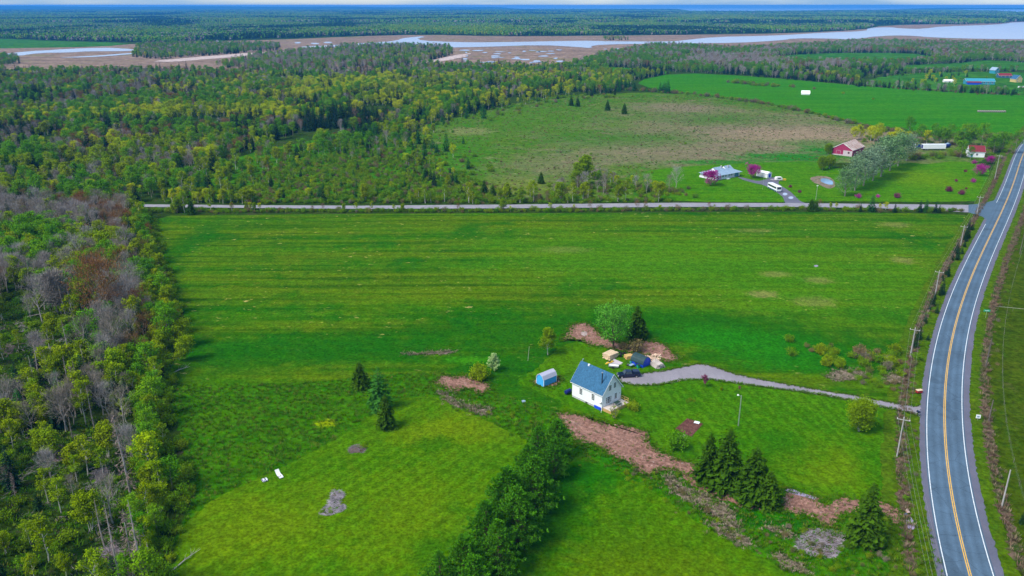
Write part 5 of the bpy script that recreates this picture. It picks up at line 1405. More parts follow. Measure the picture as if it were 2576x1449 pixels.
# --- blue gambrel shed
sh = tag(empty('garden_shed', at(*[(287 / 4.801 + 1308.1), (1055 / 4.801 + 754.7)]), R(42)), 'sky blue barn-roofed shed with white trim on red earth', 'shed')
prof = [(0, .1), (0, 1.85), (.5, 2.75), (1.35, 3.2), (2.2, 2.75), (2.7, 1.85), (2.7, .1)]
SH = lambda mb, pr_, y0, y1: mb.add([(y, x, z) for y in (y0, y1) for x, z in pr_], [tuple(range(len(pr_))), tuple(range(len(pr_), 2 * len(pr_)))[::-1]] + [(i, (i + 1) % len(pr_), (i + 1) % len(pr_) + len(pr_), i + len(pr_)) for i in range(len(pr_))])
p = MB(); SH(p, prof, 0, 4.5); p.build('wall', M['blueshed'], sh)
for a, b in zip(prof[1:5], prof[2:6]):
    p = MB(); q0 = Vector((a[0] - 1.35, 0, a[1])); q1 = Vector((b[0] - 1.35, 0, b[1]))
    ex = .12 if a == prof[1] or b == prof[5] else 0
    A = [(-.15, a[0], a[1] + .015), (-.15, b[0], b[1] + .015), (4.65, b[0], b[1] + .015), (4.65, a[0], a[1] + .015)]
    slab_poly(p, A, .07); p.build('roof', M['lilac'], sh)
for x, y in ((-.02, -.02), (-.02, 2.62), (4.42, -.02)): p = MB(); p.box(x, x + .1, y, y + .1, .1, 1.82); p.build('corner_trim', M['trim'], sh)
p = MB()
for a, b in zip(prof[1:5], prof[2:6]): p.bar((-.1, a[0], a[1]), (-.1, b[0], b[1]), .06, .1)
p.build('gable_trim', M['trim'], sh)
p = MB(); p.box(0, 4.5, 0, 2.7, -.05, .1); p.build('base', M['conc'], sh)
# white planks lying by the shed
# --- blue arched woodshed
qs = tag(empty('arched_shelter', at(1480 / 4.801 + 1308.1, 825 / 4.801 + 754.7), R(42)), 'arched woodshed with blue end wall and dark green roof', 'shed')
ap = [(0, 0), (0, .9)] + [(1.6 - 1.6 * math.cos(a), .9 + 1.75 * math.sin(a)) for a in np.linspace(.2, math.pi - .2, 9)] + [(3.2, .9), (3.2, 0)]
for y in (0, 3.9): p = MB(); p.extrude(ap, y, y + .08); p.build('end_wall', M['blue'], qs)
p = MB(); p.box(.02, .1, .08, 3.9, 0, .8); p.box(3.1, 3.18, .08, 3.9, 0, .8); p.build('side_wall', M['blue'], qs)
p = MB()
for a, b in zip(ap[1:-2], ap[2:-1]): slab_poly(p, [(a[0], -.15, a[1] + .02), (b[0], -.15, b[1] + .02), (b[0], 4.15, b[1] + .02), (a[0], 4.15, a[1] + .02)], .06)
p.build('roof', M['roofdk'], qs)
# green bin and small things by it
Z4 = lambda x, y: at(x / 4.801 + 1308.1, y / 4.801 + 754.7)
b = tag(empty('rubbish_bin', Z4(1428, 825), R(30)), 'green wheeled bin beside the blue arched woodshed', 'bin')
p = MB(); p.add([(-.28, -.3, .08), (.28, -.3, .08), (.28, .3, .08), (-.28, .3, .08), (-.36, -.38, 1.0), (.36, -.38, 1.0), (.36, .38, 1.0), (-.36, .38, 1.0)], [(0, 1, 2, 3), (4, 5, 6, 7), (0, 1, 5, 4), (1, 2, 6, 5), (2, 3, 7, 6), (3, 0, 4, 7)]); p.build('body', M['signgreen'], b)
p = MB(); p.box(-.39, .39, -.42, .42, 1.0, 1.07); p.build('lid', M['green'], b)
for s in (-1, 1): p = MB(); p.tube([(s * .30, .3, .1), (s * .36, .3, .1)], [.1, .1], 10); p.build('wheel', M['tyre'], b)
q = tag(empty('workbench', Z4(1345, 812), R(42)), 'pale blue-topped workbench in front of the arched woodshed', 'table')
p = MB(); p.box(-.75, .75, -.4, .4, .72, .78); p.build('table_top', M['roofpale'], q)
for sx in (-.65, .65):
    for sy in (-.3, .3): p = MB(); p.bar((sx, sy, 0), (sx, sy, .72), .06); p.build('leg', M['dark'], q)
q = tag(empty('lawn_mower', Z4(1305, 795), R(70)), 'small dark lawn mower by the pale workbench', 'mower')
p = MB(); p.extrude([(-.4, .12), (-.4, .3), (-.2, .42), (.2, .42), (.4, .28), (.4, .12)], -.28, .28); p.build('deck', M['dark'], q)
p = MB(); p.tube([(0, 0, .42), (0, 0, .62)], [.16, .13], 10); p.build('engine', M['steel'], q)
p = MB(); p.tube([(-.3, -.22, .3), (-1.0, -.22, 1.0), (-1.0, .22, 1.0), (-.3, .22, .3)], [.02] * 4, 5); p.build('handle', M['dark'], q)
for sx in (-.3, .3):
    for sy in (-.31, .27): p = MB(); p.tube([(sx, sy, .12), (sx, sy + .05, .12)], [.12, .12], 10); p.build('wheel', M['tyre'], q)
# lumber stack, planks, firewood, logs
def stack(name, label, loc, rz, nx, nz, ln, w, h, mat, rng, cat='wood pile', part='board', round_=False, jit=.06):
    t = tag(empty(name, loc, rz), label, cat)
    if round_: m_ = MB().tube([(0, 0, 0), (ln, 0, 0)], [w * .5, w * .45], 7).mesh(part, M[mat])
    else: m_ = MB().box(0, ln, 0, w * .94, 0, h * .9).mesh(part, M[mat])
    for k in range(nz):
        for i in range(nx - (k if round_ else 0)):
            o = link(part, m_, t, (rng.uniform(-jit, jit) * 3, i * w + (k * w * .5 if round_ else 0), k * h + (w * .5 if round_ else 0.02)), (0, 0, rng.uniform(-jit, jit)))
            o.scale = (rng.uniform(.85, 1.05), 1, 1)
    return t
rr = random.Random(3)
stack('lumber_stack', 'tall stack of pale sawn boards behind the house', Z4(1085, 735), R(44), 6, 8, 3.6, .42, .19, 'lumber', rr)
stack('lumber_stack', 'lower stack of yellow boards left of the arched woodshed', Z4(1290, 725), R(20), 4, 5, 2.4, .4, .2, 'cedar', rr)
stack('plank_platform', 'flat grey planks lying between the two lumber stacks', Z4(1250, 765), R(128), 8, 1, 3.2, .42, .12, 'pinkwood', rr, 'planks', 'plank')
stack('log_pile', 'pile of long pale logs right of the arched woodshed', Z4(1745, 815), R(118), 8, 4, 3.4, .36, .30, 'logpale', rr, 'log pile', 'log', True, .08)
fw = tag(empty('firewood_heap', Z4(1600, 735), R(20)), 'loose heap of split firewood behind the arched woodshed', 'wood pile')
fm = MB().extrude([(0, 0), (.2, 0), (.1, .18)], 0, .55).mesh('split_log', M['splitwood'])
for k in range(170):
    a = rr.uniform(0, 6.28); q_ = rr.uniform(0, 1) ** .5
    o = link('split_log', fm, fw, (q_ * 2.3 * math.cos(a), q_ * 1.5 * math.sin(a), max(.02, (1 - q_) * 1.0 * rr.uniform(.3, 1))), (rr.uniform(-1, 1), rr.uniform(-.6, .6), rr.uniform(0, 6.28)))
fw = tag(empty('firewood_heap', Z4(1610, 690), R(20)), 'second heap of split firewood against the bare earth', 'wood pile')
for k in range(90):
    a = rr.uniform(0, 6.28); q_ = rr.uniform(0, 1) ** .5
    o = link('split_log', fm, fw, (q_ * 2.4 * math.cos(a), q_ * 1.1 * math.sin(a), max(.02, (1 - q_) * .8 * rr.uniform(.3, 1))), (rr.uniform(-1, 1), rr.uniform(-.6, .6), rr.uniform(0, 6.28)))
# black tyres and tarps at the back
for k, (x, y) in enumerate(((1205, 640), (1232, 655), (1262, 645))):
    p = MB(); ring = [(math.cos(a) * .38, math.sin(a) * .38, .16 + .0 * a) for a in np.linspace(0, 6.283, 15)]
    p.tube(ring, [.14] * 15, 6, cap=False)
    tag(p.build('old_tyre', M['tyre'], None, Z4(x, y) + Vector((0, 0, .02))), ORD[k] + ' black tyre counted from the tall lumber stack', 'tyre', 'old tyres behind the lumber')
for k, (x, y, mt, lb) in enumerate(((1395, 800, 'blue', 'blue barrel left of the arched woodshed'), (1340, 770, 'teal', 'teal barrel by the lower lumber stack'), (1065, 650, 'steel', 'grey drum behind the tall lumber stack'), (1215, 690, 'dark', 'black drum between the lumber stacks'))):
    t = tag(empty('barrel', Z4(x, y)), lb, 'barrel')
    p = MB(); p.tube([(0, 0, 0), (0, 0, .3), (0, 0, .6), (0, 0, .9)], [.28, .31, .31, .28], 14); p.build('drum', M[mt], t)
    p = MB(); p.tube([(0, 0, .9), (0, 0, .93)], [.29, .27], 14); p.build('lid', M['dark'], t)
# yellow kayak and small trailer
ky = tag(empty('kayak', Z4(1080, 765), R(38)), 'yellow kayak lying by the tall lumber stack', 'kayak')
p = MB(); p.tube([(-1.6, 0, .28), (-1.1, 0, .2), (-.4, 0, .2), (.5, 0, .2), (1.2, 0, .2), (1.7, 0, .28)], [.03, .24, .34, .34, .22, .03], 10); p.build('hull', M['yellow'], ky, smooth=True)
p = MB(); p.tube([(-.3, 0, .5), (.4, 0, .5)], [.2, .2], 10); p.build('cockpit', M['dark'], ky)
tr = tag(empty('utility_trailer', Z4(1130, 815), R(-12)), 'small flatbed utility trailer with pale deck behind the house', 'trailer')
p = MB(); p.box(-1.3, 1.3, -.75, .75, .5, .58); p.build('bed', M['canvas'], tr)
p = MB(); p.box(-1.3, 1.3, -.8, -.75, .45, .8); p.box(-1.3, 1.3, .75, .8, .45, .8); p.box(-1.35, -1.3, -.8, .8, .45, .8); p.build('side_rail', M['steel'], tr)
p = MB(); p.bar((1.3, 0, .5), (2.3, 0, .4), .08); p.build('drawbar', M['dark'], tr)
for s in (-1, 1): p = MB(); p.tube([(-.1, s * .82, .3), (-.1, s * 1.0, .3)], [.3, .3], 14); p.build('wheel', M['tyre'], tr)

# --- vehicles
def wheels(root, xs, hw, r, w=.26, mat='rim'):
    for x in xs:
        for s in (-1, 1):
            p = MB(); p.tube([(x, s * (hw - w), r), (x, s * (hw - w * .9), r), (x, s * (hw - .02), r), (x, s * hw, r)], [r * .9, r, r, r * .9], 18)
            t = p.build('wheel', M['tyre'], root)
            p = MB(); p.tube([(x, s * (hw - .05), r), (x, s * (hw + .012), r)], [r * .62, r * .58], 14); p.build('rim', M[mat], t)
def taper(mb, prof_lo, prof_hi, hw0, hw1):
    n = len(prof_lo)
    v = [(x, -hw0, z) for x, z in prof_lo] + [(x, hw0, z) for x, z in prof_lo] + [(x, -hw1, z) for x, z in prof_hi] + [(x, hw1, z) for x, z in prof_hi]
    mb.add(v, [(0, 1, 3, 2) if False else (0, 1, 2 * n + 1, 2 * n), (n, n + 1, 3 * n + 1, 3 * n), (0, n, 3 * n, 2 * n), (1, n + 1, 3 * n + 1, 2 * n + 1), (2 * n, 2 * n + 1, 3 * n + 1, 3 * n), (0, 1, n + 1, n)])
tk_ = tag(empty('pickup_truck', Z4(1310, 928), R(187)), 'dark navy pickup truck with bed cap parked behind the house', 'truck')
p = MB(); p.extrude([(-2.9, .5), (-2.92, 1.12), (-.9, 1.16), (1.0, 1.16), (1.25, 1.14), (2.55, 1.02), (2.82, .9), (2.86, .5), (2.45, .42), (2.35, .75), (1.95, .92), (1.55, .75), (1.45, .42), (-1.35, .42), (-1.45, .75), (-1.85, .92), (-2.25, .75), (-2.35, .45)], -.96, .96)
body = p.build('body', M['navy'], tk_)
p = MB(); taper(p, [(-.85, 1.16), (1.35, 1.15)], [(-.6, 1.82), (.75, 1.84)], .93, .72); cabo = p.build('cab', M['navy'], tk_)
p = MB(); p.add([(1.30, -.8, 1.22), (1.30, .8, 1.22), (.86, .68, 1.78), (.86, -.68, 1.78)], [(0, 1, 2, 3)]); p.v = [(x + .03, y, z + .02) for x, y, z in p.v]; p.build('windshield', M['glass'], cabo)
for s in (-1, 1):
    p = MB(); p.add([(-.7, s * .925, 1.22), (.15, s * .925, 1.22), (.15, s * .775, 1.74), (-.55, s * .775, 1.74)], [(0, 1, 2, 3)]); p.build('window', M['glass'], cabo)
    p = MB(); p.add([(.2, s * .925, 1.22), (1.15, s * .925, 1.22), (.75, s * .775, 1.74), (.2, s * .775, 1.74)], [(0, 1, 2, 3)]); p.build('window', M['glass'], cabo)
    p = MB(); p.box(2.72, 2.86, s * .78 - .14, s * .78 + .14, .76, .9); p.build('headlight', M['canvas'], tk_)
    p = MB(); p.box(1.0, 1.18, s * 1.05 - .1, s * 1.05 + .1, 1.2, 1.36); p.build('mirror', M['dark'], tk_)
    p = MB(); p.box(-2.94, -2.9, s * .86 - .08, s * .86 + .08, .75, 1.08); p.build('tail_light', M['red'], tk_)
p = MB(); taper(p, [(-2.88, 1.16), (-.9, 1.18)], [(-2.7, 1.74), (-.95, 1.82)], .94, .80); cp_ = p.build('bed_cap', M['blue'] if False else M['navy'], tk_)
p = MB(); p.box(2.8, 2.92, -.9, .9, .45, .62); p.build('bumper', M['steel'], tk_)
p = MB(); p.box(2.84, 2.885, -.55, .55, .66, .9); p.build('grille', M['dark'], tk_)
wheels(tk_, (1.95, -1.85), .98, .39)

ZB = lambda x, y: at(x / 6.0235 + 1719.0, y / 6.0235 + 318.6)
bus = tag(empty('coach_bus', ZB(1375, 965), R(-82)), 'white coach with dark window band parked on the bungalow drive', 'bus')
p = MB(); p.extrude([(-5.2, .45), (-5.25, 2.9), (-5.0, 3.15), (4.9, 3.15), (5.2, 2.9), (5.35, 1.3), (5.3, .45)], -1.25, 1.25); p.build('body', M['white'], bus)
for s in (-1, 1):
    p = MB(); p.box(-4.9, 4.6, s * 1.25 - .012, s * 1.25 + .012, 1.75, 2.65); p.build('window_band', M['glass'], bus)
    p = MB(); p.box(-5.0, 5.0, s * 1.25 - .015, s * 1.25 + .015, .45, .95); p.build('skirt_stripe', M['roofblue'], bus)
    p = MB(); p.box(5.2, 5.38, s * .95 - .2, s * .95 + .2, .75, .95); p.build('headlight', M['steel'], bus)
p = MB(); p.add([(5.31, -1.1, 1.6), (5.31, 1.1, 1.6), (5.22, 1.1, 2.85), (5.22, -1.1, 2.85)], [(0, 1, 2, 3)]); p.v = [(x + .05, y, z) for x, y, z in p.v]; p.build('windshield', M['glass'], bus)
p = MB(); p.box(5.3, 5.42, -1.2, 1.2, .4, .62); p.build('bumper', M['dark'], bus)
wheels(bus, (3.4, -2.9), 1.27, .5, .3)

# --- bungalow
BN = ZB(490, 822)
bg_ = tag(empty('bungalow', BN, R(36)), 'white bungalow with pale hipped roof and wraparound porch', 'house')
W_, L_ = 21.0, 11.6
p = MB(); p.box(.9, W_, .9, L_, .0, 2.75); p.build('wall', M['white'], bg_)
p = MB(); e, zt, oh = 2.65, 4.9, .6
v = [(-oh, -oh, e), (W_ + oh, -oh, e), (W_ + oh, L_ + oh, e), (-oh, L_ + oh, e), (5.2, L_ / 2, zt), (W_ - 5.2, L_ / 2, zt)]
p.add(v, [(0, 1, 5, 4), (1, 2, 5), (2, 3, 4, 5), (3, 0, 4), (3, 2, 1, 0)]); ro = p.build('roof', M['roofpale'], bg_)
for x0, x1, wid in ((3.6, 11.0, 6.6), (12.4, 18.4, 6.0)):
    p = MB(); y0, y1 = L_ / 2 - wid / 2, L_ / 2 + wid / 2
    p.add([(x0, y0, 3.7), (x1, y0, 3.7), (x1, y1, 3.7), (x0, y1, 3.7), (x0 + .3, L_ / 2, 5.9), (x1 - .3, L_ / 2, 5.9)], [(0, 1, 5, 4), (2, 3, 4, 5), (3, 2, 1, 0)]); u_ = p.build('upper_roof', M['roofpale'], ro)
    p = MB(); p.add([(x0 + .15, y0 + .6, 3.8), (x0 + .15, y1 - .6, 3.8), (x0 + .35, L_ / 2, 5.6), (x1 - .15, y0 + .6, 3.8), (x1 - .15, y1 - .6, 3.8), (x1 - .35, L_ / 2, 5.6)], [(0, 1, 2), (3, 4, 5)]); p.build('gable', M['trim'], ro)
for x, y, h in ((9.3, 4.6, 6.6), (14.8, 4.4, 6.2)): p = MB(); p.box(x, x + .6, y, y + .6, 4.0, h); p.build('chimney', M['conc'], bg_)
pf_ = MB(); pf_.box(-.1, W_ - 5, -.1, 1.0, .25, .45); pf_.box(-.1, 1.0, -.1, L_, .25, .45); po = pf_.build('porch', M['trim'], bg_)
for i in range(8): p = MB(); p.bar((i * 2.15, 0, .45), (i * 2.15, 0, 2.65), .16); p.build('porch_post', M['trim'], po)
for i in range(1, 5): p = MB(); p.bar((0, i * 2.7, .45), (0, i * 2.7, 2.65), .16); p.build('porch_post', M['trim'], po)
p = MB(); p.box(0, 8.4, -.05, .05, 1.25, 1.35); p.box(10.4, 15.2, -.05, .05, 1.25, 1.35); p.box(-.05, .05, 0, L_, 1.25, 1.35); p.box(0, 8.4, -.03, .03, .6, 1.1); p.box(-.03, .03, 0, L_, .6, 1.1); p.build('railing', M['trim'], po)
p = MB(); p.box(8.4, 10.4, -1.4, -.1, 0, .25); p.build('step', M['trim'], po)
for x in (2.4, 5.0, 7.2, 12.0, 14.0): opening(bg_, 'window', (x, .9, 1.6), fx, (0, -1, 0), 1.1, 1.1, cols=2, rows=1)
for y in (3.0, 6.0, 9.0): opening(bg_, 'window', (.9, y, 1.6), fy, (-1, 0, 0), 1.1, 1.1, cols=2, rows=1)
opening(bg_, 'front_door', (9.4, .9, 1.35), fx, (0, -1, 0), .95, 1.9, cols=1, rows=1)
opening(bg_, 'garage_door', (18.2, .9, 1.2), fx, (0, -1, 0), 3.4, 2.1, glass='teal', cols=1, rows=4)
# --- white shed with blue door, junk beside it
ws = gabled('garden_shed', 'white shed with bright blue door beside a magenta tree', 'shed', ZB(1270, 782), R(35), 3.6, 7.6, 2.5, 3.2, 'white', 'trim', .15)
opening(ws, 'door', (1.9, 0, 1.2), fx, (0, -1, 0), 1.9, 1.9, glass='blue', cols=1, rows=1)
jk = tag(empty('camper_trailer', ZB(1440, 820), R(10)), 'small white camper trailer by the drive end', 'trailer')
p = MB(); p.extrude([(-1.8, .5), (-1.9, 1.6), (-1.5, 2.2), (1.3, 2.2), (1.9, 1.4), (1.8, .5)], -.95, .95); p.build('body', M['canvas'], jk)
p = MB(); p.box(-.9, .9, -.97, -.955, 1.2, 1.8); p.build('window', M['glass'], jk)
wheels(jk, (0.0,), .9, .33)
p = MB(); p.box(-1.1, 1.1, -.6, .6, .0, .9); tag(p.build('yellow_skip', M['yellow'], None, ZB(1520, 815), (0, 0, R(12))), 'yellow open box at the end of the bungalow drive', 'skip')
st = tag(empty('lumber_stack', ZB(1340, 815), R(10)), 'low pale board heap behind the parked coach', 'wood pile')
bmh = MB().box(0, 3.2, 0, .4, 0, .12).mesh('board', M['pinkwood'])
for k in range(9): link('board', bmh, st, (rr.uniform(-1, 1), rr.uniform(-1, 1), .05 + .12 * (k // 2)), (0, 0, rr.uniform(-.6, .6)))
# --- red barn, saltbox
Z6 = lambda x, y: at(x / 8.6406 + 2054.4, y / 8.6406 + 318.6)
bn = gabled('barn', 'weathered red barn with rust-streaked pale metal roof', 'barn', Z6(320, 602), R(-41), 13.0, 21.0, 4.0, 7.8, 'magred', 'rustroof', .3)
p = MB(); p.box(0.2, 12.8, -.06, -.01, .0, .7); p.build('base_boards', M['pinkwood'], bn)
p = MB(); p.box(7.2, 12.8, -.07, -.01, .7, 3.4); p.build('grey_boards', M['pinkwood'], bn)['label'] = 'bare grey boards on the lower right gable'
opening(bn, 'door', (4.2, -.02, 1.6), fx, (0, -1, 0), 2.4, 2.8, glass='magred', frame='pinkwood', cols=1, rows=1)
opening(bn, 'window', (10.6, -.08, 2.2), fx, (0, -1, 0), 1.0, 1.0, frame='red', cols=1, rows=1)
# --- red-roofed shed
ZL_ = lambda x, y: at(x / 3.7566 + 2129.9, y / 3.7566 + 150.9)
rs = tag(gabled('red_roofed_shed', 'white shed with red metal roof beside the highway', 'shed', ZL_(1180, 915) , R(80), 6.5, 9.0, 3.6, 6.8, 'white', 'redroof', .3), None)
rs.rotation_euler = (0, 0, R(-10 + 90)); rs.location = ZL_(1300, 922)
opening(rs, 'window', (0, 4.5, 1.8), fy, (-1, 0, 0), 1.2, 1.2)
opening(rs, 'door', (0, 7.3, 1.1), fy, (-1, 0, 0), 1.0, 2.0, glass='teal', cols=1, rows=1)
# --- truck trailer, tarped boat, flatbed lorry
tt = tag(empty('box_trailer', ZL_(815, 852), R(2)), 'long white box trailer among scrub near the red barn', 'trailer')
p = MB(); p.box(-7.6, 7.6, -1.3, 1.3, 1.1, 4.0); p.build('box', M['white'], tt)
p = MB(); p.box(-7.63, -7.6, -1.05, 1.05, 1.3, 3.7); p.build('rear_door', M['indigo'], tt)
p = MB(); p.box(-7.3, 7.3, -.5, .5, .75, 1.1); p.build('chassis', M['dark'], tt)
wheels(tt, (-5.6, -4.3), 1.25, .5, .3); p = MB(); p.box(4.6, 4.9, -.9, .9, 0, .8); p.build('landing_leg', M['steel'], tt)
bt = tag(empty('covered_boat', ZL_(950, 828), R(20)), 'dark blue tarped boat right of the long white trailer', 'boat')
p = MB(); p.tube([(-3.0, 0, 1.2), (-2.6, 0, 1.4), (0, 0, 1.5), (2, 0, 1.6), (3.3, 0, 1.9)], [.7, 1.3, 1.4, 1.0, .1], 12); p.build('hull', M['indigo'], bt, smooth=True)
p = MB(); p.tube([(-2.6, 0, 2.0), (0, 0, 2.4), (2.6, 0, 2.2)], [.7, .95, .1], 10); p.build('tarp', M['roofpale'], bt)
p = MB(); p.box(-2, 2, -.6, .6, 0, .4); p.build('cradle', M['dark'], bt)
lr = tag(empty('flatbed_lorry', ZL_(665, 835), R(175)), 'blue and white lorry left of the long white trailer', 'truck')
p = MB(); p.box(-4, 1.2, -1.2, 1.2, .9, 1.15); p.build('flatbed', M['roofblue'], lr)
p = MB(); p.extrude([(1.4, .5), (1.4, 2.9), (2.8, 2.9), (3.4, 1.7), (3.6, .5)], -1.15, 1.15); cb_ = p.build('cab', M['white'], lr)
p = MB(); p.add([(2.9, -1, 2.75), (2.9, 1, 2.75), (3.42, 1, 1.8), (3.42, -1, 1.8)], [(0, 1, 2, 3)]); p.v = [(x + .04, y, z + .02) for x, y, z in p.v]; p.build('windshield', M['glass'], cb_)
p = MB(); p.box(-3.5, -.5, -1, 1, 1.15, 2.4); p.build('load', M['indigo'], lr)
wheels(lr, (2.5, -2.6), 1.15, .5)
# --- far farm at the right
ZF = lambda x, y: at(x / 8.2286 + 2264.1, y / 8.2286 + 150.9)
tb_ = gabled('long_barn', 'long barn with teal metal roof at the far farm', 'barn', ZF(1960, 512), R(80), 11, 32, 3.8, 6.6, 'teal', 'tealroof', .4)
p = MB(); slab_poly(p, [(-4.5, 16, 2.4), (-.15, 16, 3.6), (-.15, 32, 3.6), (-4.5, 32, 2.4)], .2); lt = p.build('lean_to_roof', M['redroof'], tb_)
p = MB(); p.box(-4.3, -.1, 16.3, 31.7, 0, 2.3); p.build('lean_to_wall', M['blue'], tb_)
for y in (3, 7.5, 12): opening(tb_, 'window', (0, y, 2.0), fy, (-1, 0, 0), 1.6, 1.2, cols=1, rows=1)
th_ = gabled('far_house', 'teal-sided house behind the long teal barn', 'house', ZF(1960, 285), R(20), 8, 9, 5, 8.4, 'teal', 'roofpale', .4)
for x in (2.2, 5.8): opening(th_, 'window', (x, 0, 4), fx, (0, -1, 0), 1.0, 1.4); opening(th_, 'window', (x, 0, 1.7), fx, (0, -1, 0), 1.0, 1.4)
rh_ = gabled('far_house', 'low blue house with faded red roof at the far farm', 'house', ZF(2310, 372), R(85), 8, 16, 3, 5.6, 'roofblue', 'redroof', .4)
for y in (3, 8, 13): opening(rh_, 'window', (0, y, 1.7), fy, (-1, 0, 0), 1.2, 1.2)
yh = gabled('far_house', 'yellow house with steep gable at the right picture edge', 'house', ZF(2390, 465), R(8), 8.5, 10, 4.2, 8.4, 'cream', 'roofblue', .4)
for x in (2.3, 6.2): opening(yh, 'window', (x, 0, 3.8), fx, (0, -1, 0), 1.0, 1.4); opening(yh, 'window', (x, 0, 1.5), fx, (0, -1, 0), 1.0, 1.4)
rv = tag(empty('motor_home', ZF(2510, 580), R(0), .62), 'white motor home with red stripe at the far farm', 'motor home')
p = MB(); p.extrude([(-6, .6), (-6, 3.4), (6.5, 3.4), (7.4, 2.2), (7.6, .6)], -1.3, 1.3); p.build('body', M['white'], rv)
p = MB(); p.box(-5.9, 6.9, -1.33, -1.305, .7, 1.3); p.build('stripe', M['red'], rv); p = MB(); p.box(-4, 5, -1.33, -1.305, 2.0, 2.8); p.build('window', M['glass'], rv)
wheels(rv, (5, -3.5), 1.25, .55)
sh2 = gabled('field_shelter', 'low white-roofed shelter at the far farm edge', 'shed', ZF(1140, 465), R(85), 5, 13, 1.6, 3.4, 'canvas', 'trim', .3)
opening(sh2, 'door', (0, 6.5, .8), fy, (-1, 0, 0), 2, 1.4, glass='dark', cols=1, rows=1)
cn = gabled('field_shelter', 'small white shelter standing alone in the north field', 'shed', at(2037, 239), R(78), 6, 8.2, 1.6, 4.2, 'trim', 'trim', .3)
opening(cn, 'door', (3, 0, .8), fx, (0, -1, 0), 1.4, 1.4, glass='dark', cols=1, rows=1)
rk = tag(empty('hay_rack', ZF(1900, 1080), R(-3)), 'long low slatted rack in the north field by the road', 'rack')
for i in range(14): p = MB(); p.box(-12 + i * 1.78, -11.85 + i * 1.78, -1.4, 1.4, 0, 1.5); p.build('upright', M['pinkwood'], rk)
for z in (.35, .8, 1.25): p = MB(); p.box(-12.1, 11.5, -1.45, -1.38, z, z + .18); p.build('rail', M['weathered'] if 'weathered' in M else M['b_dead'], rk)
p = MB(); p.box(-12, 11.4, -1.3, 1.3, .05, 1.0); p.build('hay', M['tan'], rk)

# ------------------------------------------------------------------ utility poles, wires, lamps, signs
def hgt_of(b, top):
    lo, hi = .2, 40
    for _ in range(40):
        m = (lo + hi) / 2
        if pix(b.x, b.y, m)[1] > top: lo = m
        else: hi = m
    return lo
def utility_pole(base, h, rz, label, mat='galv', arm=True, group='utility poles along the highway'):
    t = tag(empty('utility_pole', base, rz), label, 'pole', group)
    p = MB(); p.tube([(0, 0, -.2), (0, 0, h)], [.16, .11], 8); p.build('pole', M[mat], t)
    if arm:
        p = MB(); p.box(-1.25, 1.25, -.06, .06, h - .55, h - .42); a = p.build('crossarm', M[mat], t)
        for x in (-1.15, 1.15): p = MB(); p.tube([(x, 0, h - .42), (x, 0, h - .2)], [.07, .05], 8); p.build('insulator', M['trim'], t)
        p = MB(); p.tube([(0, 0, h), (0, 0, h + .25)], [.06, .04], 8); p.build('insulator', M['trim'], t)
    return t
PB = [(2330, 1580), (2256, 1149), (2289, 900), (2352, 743), (2416, 620), (2457, 540), (2502, 452)]
PH = [9.4, None, None, None, None, None, None]; PT = [None, 1051, 826, 691, 583, 498, 390]
pw = []
where = ['bottom edge', 'driveway mouth', 'scrubby corner of the field', 'roadside young spruces', 'upper field corner', 'lane mouth', 'far yard lawn']
for k, (b, tp) in enumerate(zip(PB, PT)):
    g = at(*b); h = PH[k] or max(8.5, hgt_of(g, tp))
    nb = at(*PB[min(k + 1, 6)]) - at(*PB[max(k - 1, 0)])
    rz = math.atan2(nb.y, nb.x) - math.pi / 2
    if k > 0: utility_pole(g, h, rz, 'grey wooden utility pole with crossarm by the ' + where[k])
    pw.append((g, h, rz))
def wire(name, a, b, sag, label, r=.013, group='power lines along the highway'):
    pts = [a.lerp(b, t) - Vector((0, 0, sag * 4 * t * (1 - t))) for t in np.linspace(0, 1, 13)]
    mid = a.lerp(b, .5)
    p = MB(); p.tube([q - mid for q in pts], [r] * 13, 4)
    return tag(p.build(name, M['wire'], None, mid), label, 'wire', group)
for k in range(len(pw) - 1):
    for i, (x, lb) in enumerate(((-1.15, 'left outer'), (0, 'middle'), (1.15, 'right outer'))):
        e = []
        for g, h, rz in (pw[k], pw[k + 1]):
            e.append(g + Vector((math.cos(rz) * x, math.sin(rz) * x, h - (.2 if x else -.25))))
        wire('power_line', e[0], e[1], .9, '%s power line from the %s to the %s' % (lb, where[k], where[k + 1]))
    e = [g + Vector((.12, 0, h - 1.9)) for g, h, rz in (pw[k], pw[k + 1])]
    wire('phone_line', e[0], e[1], 1.0, 'lower phone cable from the %s to the %s' % (where[k], where[k + 1]), .018)
for (b, tp, lb) in (((2519, 1278), 1182, 'leaning grey post beyond the highway near the picture corner'), ((2486, 1063), 1006, 'dark slim post beyond the highway opposite the driveway'), ((2479, 926), 800, 'tall dark pole in the ditch beyond the highway'), ((2565, 640), 585, 'post beyond the highway opposite the lane')):
    g = at(*b); utility_pole(g, min(8.5, hgt_of(g, tp)), 0, lb, 'galv' if '12' in str(b[1]) else 'polewood', False, None)
lp = tag(empty('yard_lamp', at(1857, 1072), R(150)), 'pale yard lamp post standing in the striped lawn', 'lamp post')
hL = hgt_of(at(1857, 1072), 995)
p = MB(); p.tube([(0, 0, -.1), (0, 0, hL)], [.13, .09], 8); p.build('post', M['steel'], lp)
p = MB(); p.tube([(0, 0, hL - .3), (.5, 0, hL), (.8, 0, hL)], [.04, .04, .04], 6); p.build('arm', M['steel'], lp)
p = MB(); p.tube([(.75, 0, hL - .15), (.8, 0, hL + .1)], [.22, .12], 10); p.build('lamp_head', M['trim'], lp)
lp = tag(empty('yard_lamp', at(2052, 503), R(30)), 'slim pale lamp post by the bungalow drive', 'lamp post')
p = MB(); p.tube([(0, 0, -.1), (0, 0, 7.2)], [.12, .08], 8); p.build('post', M['steel'], lp)
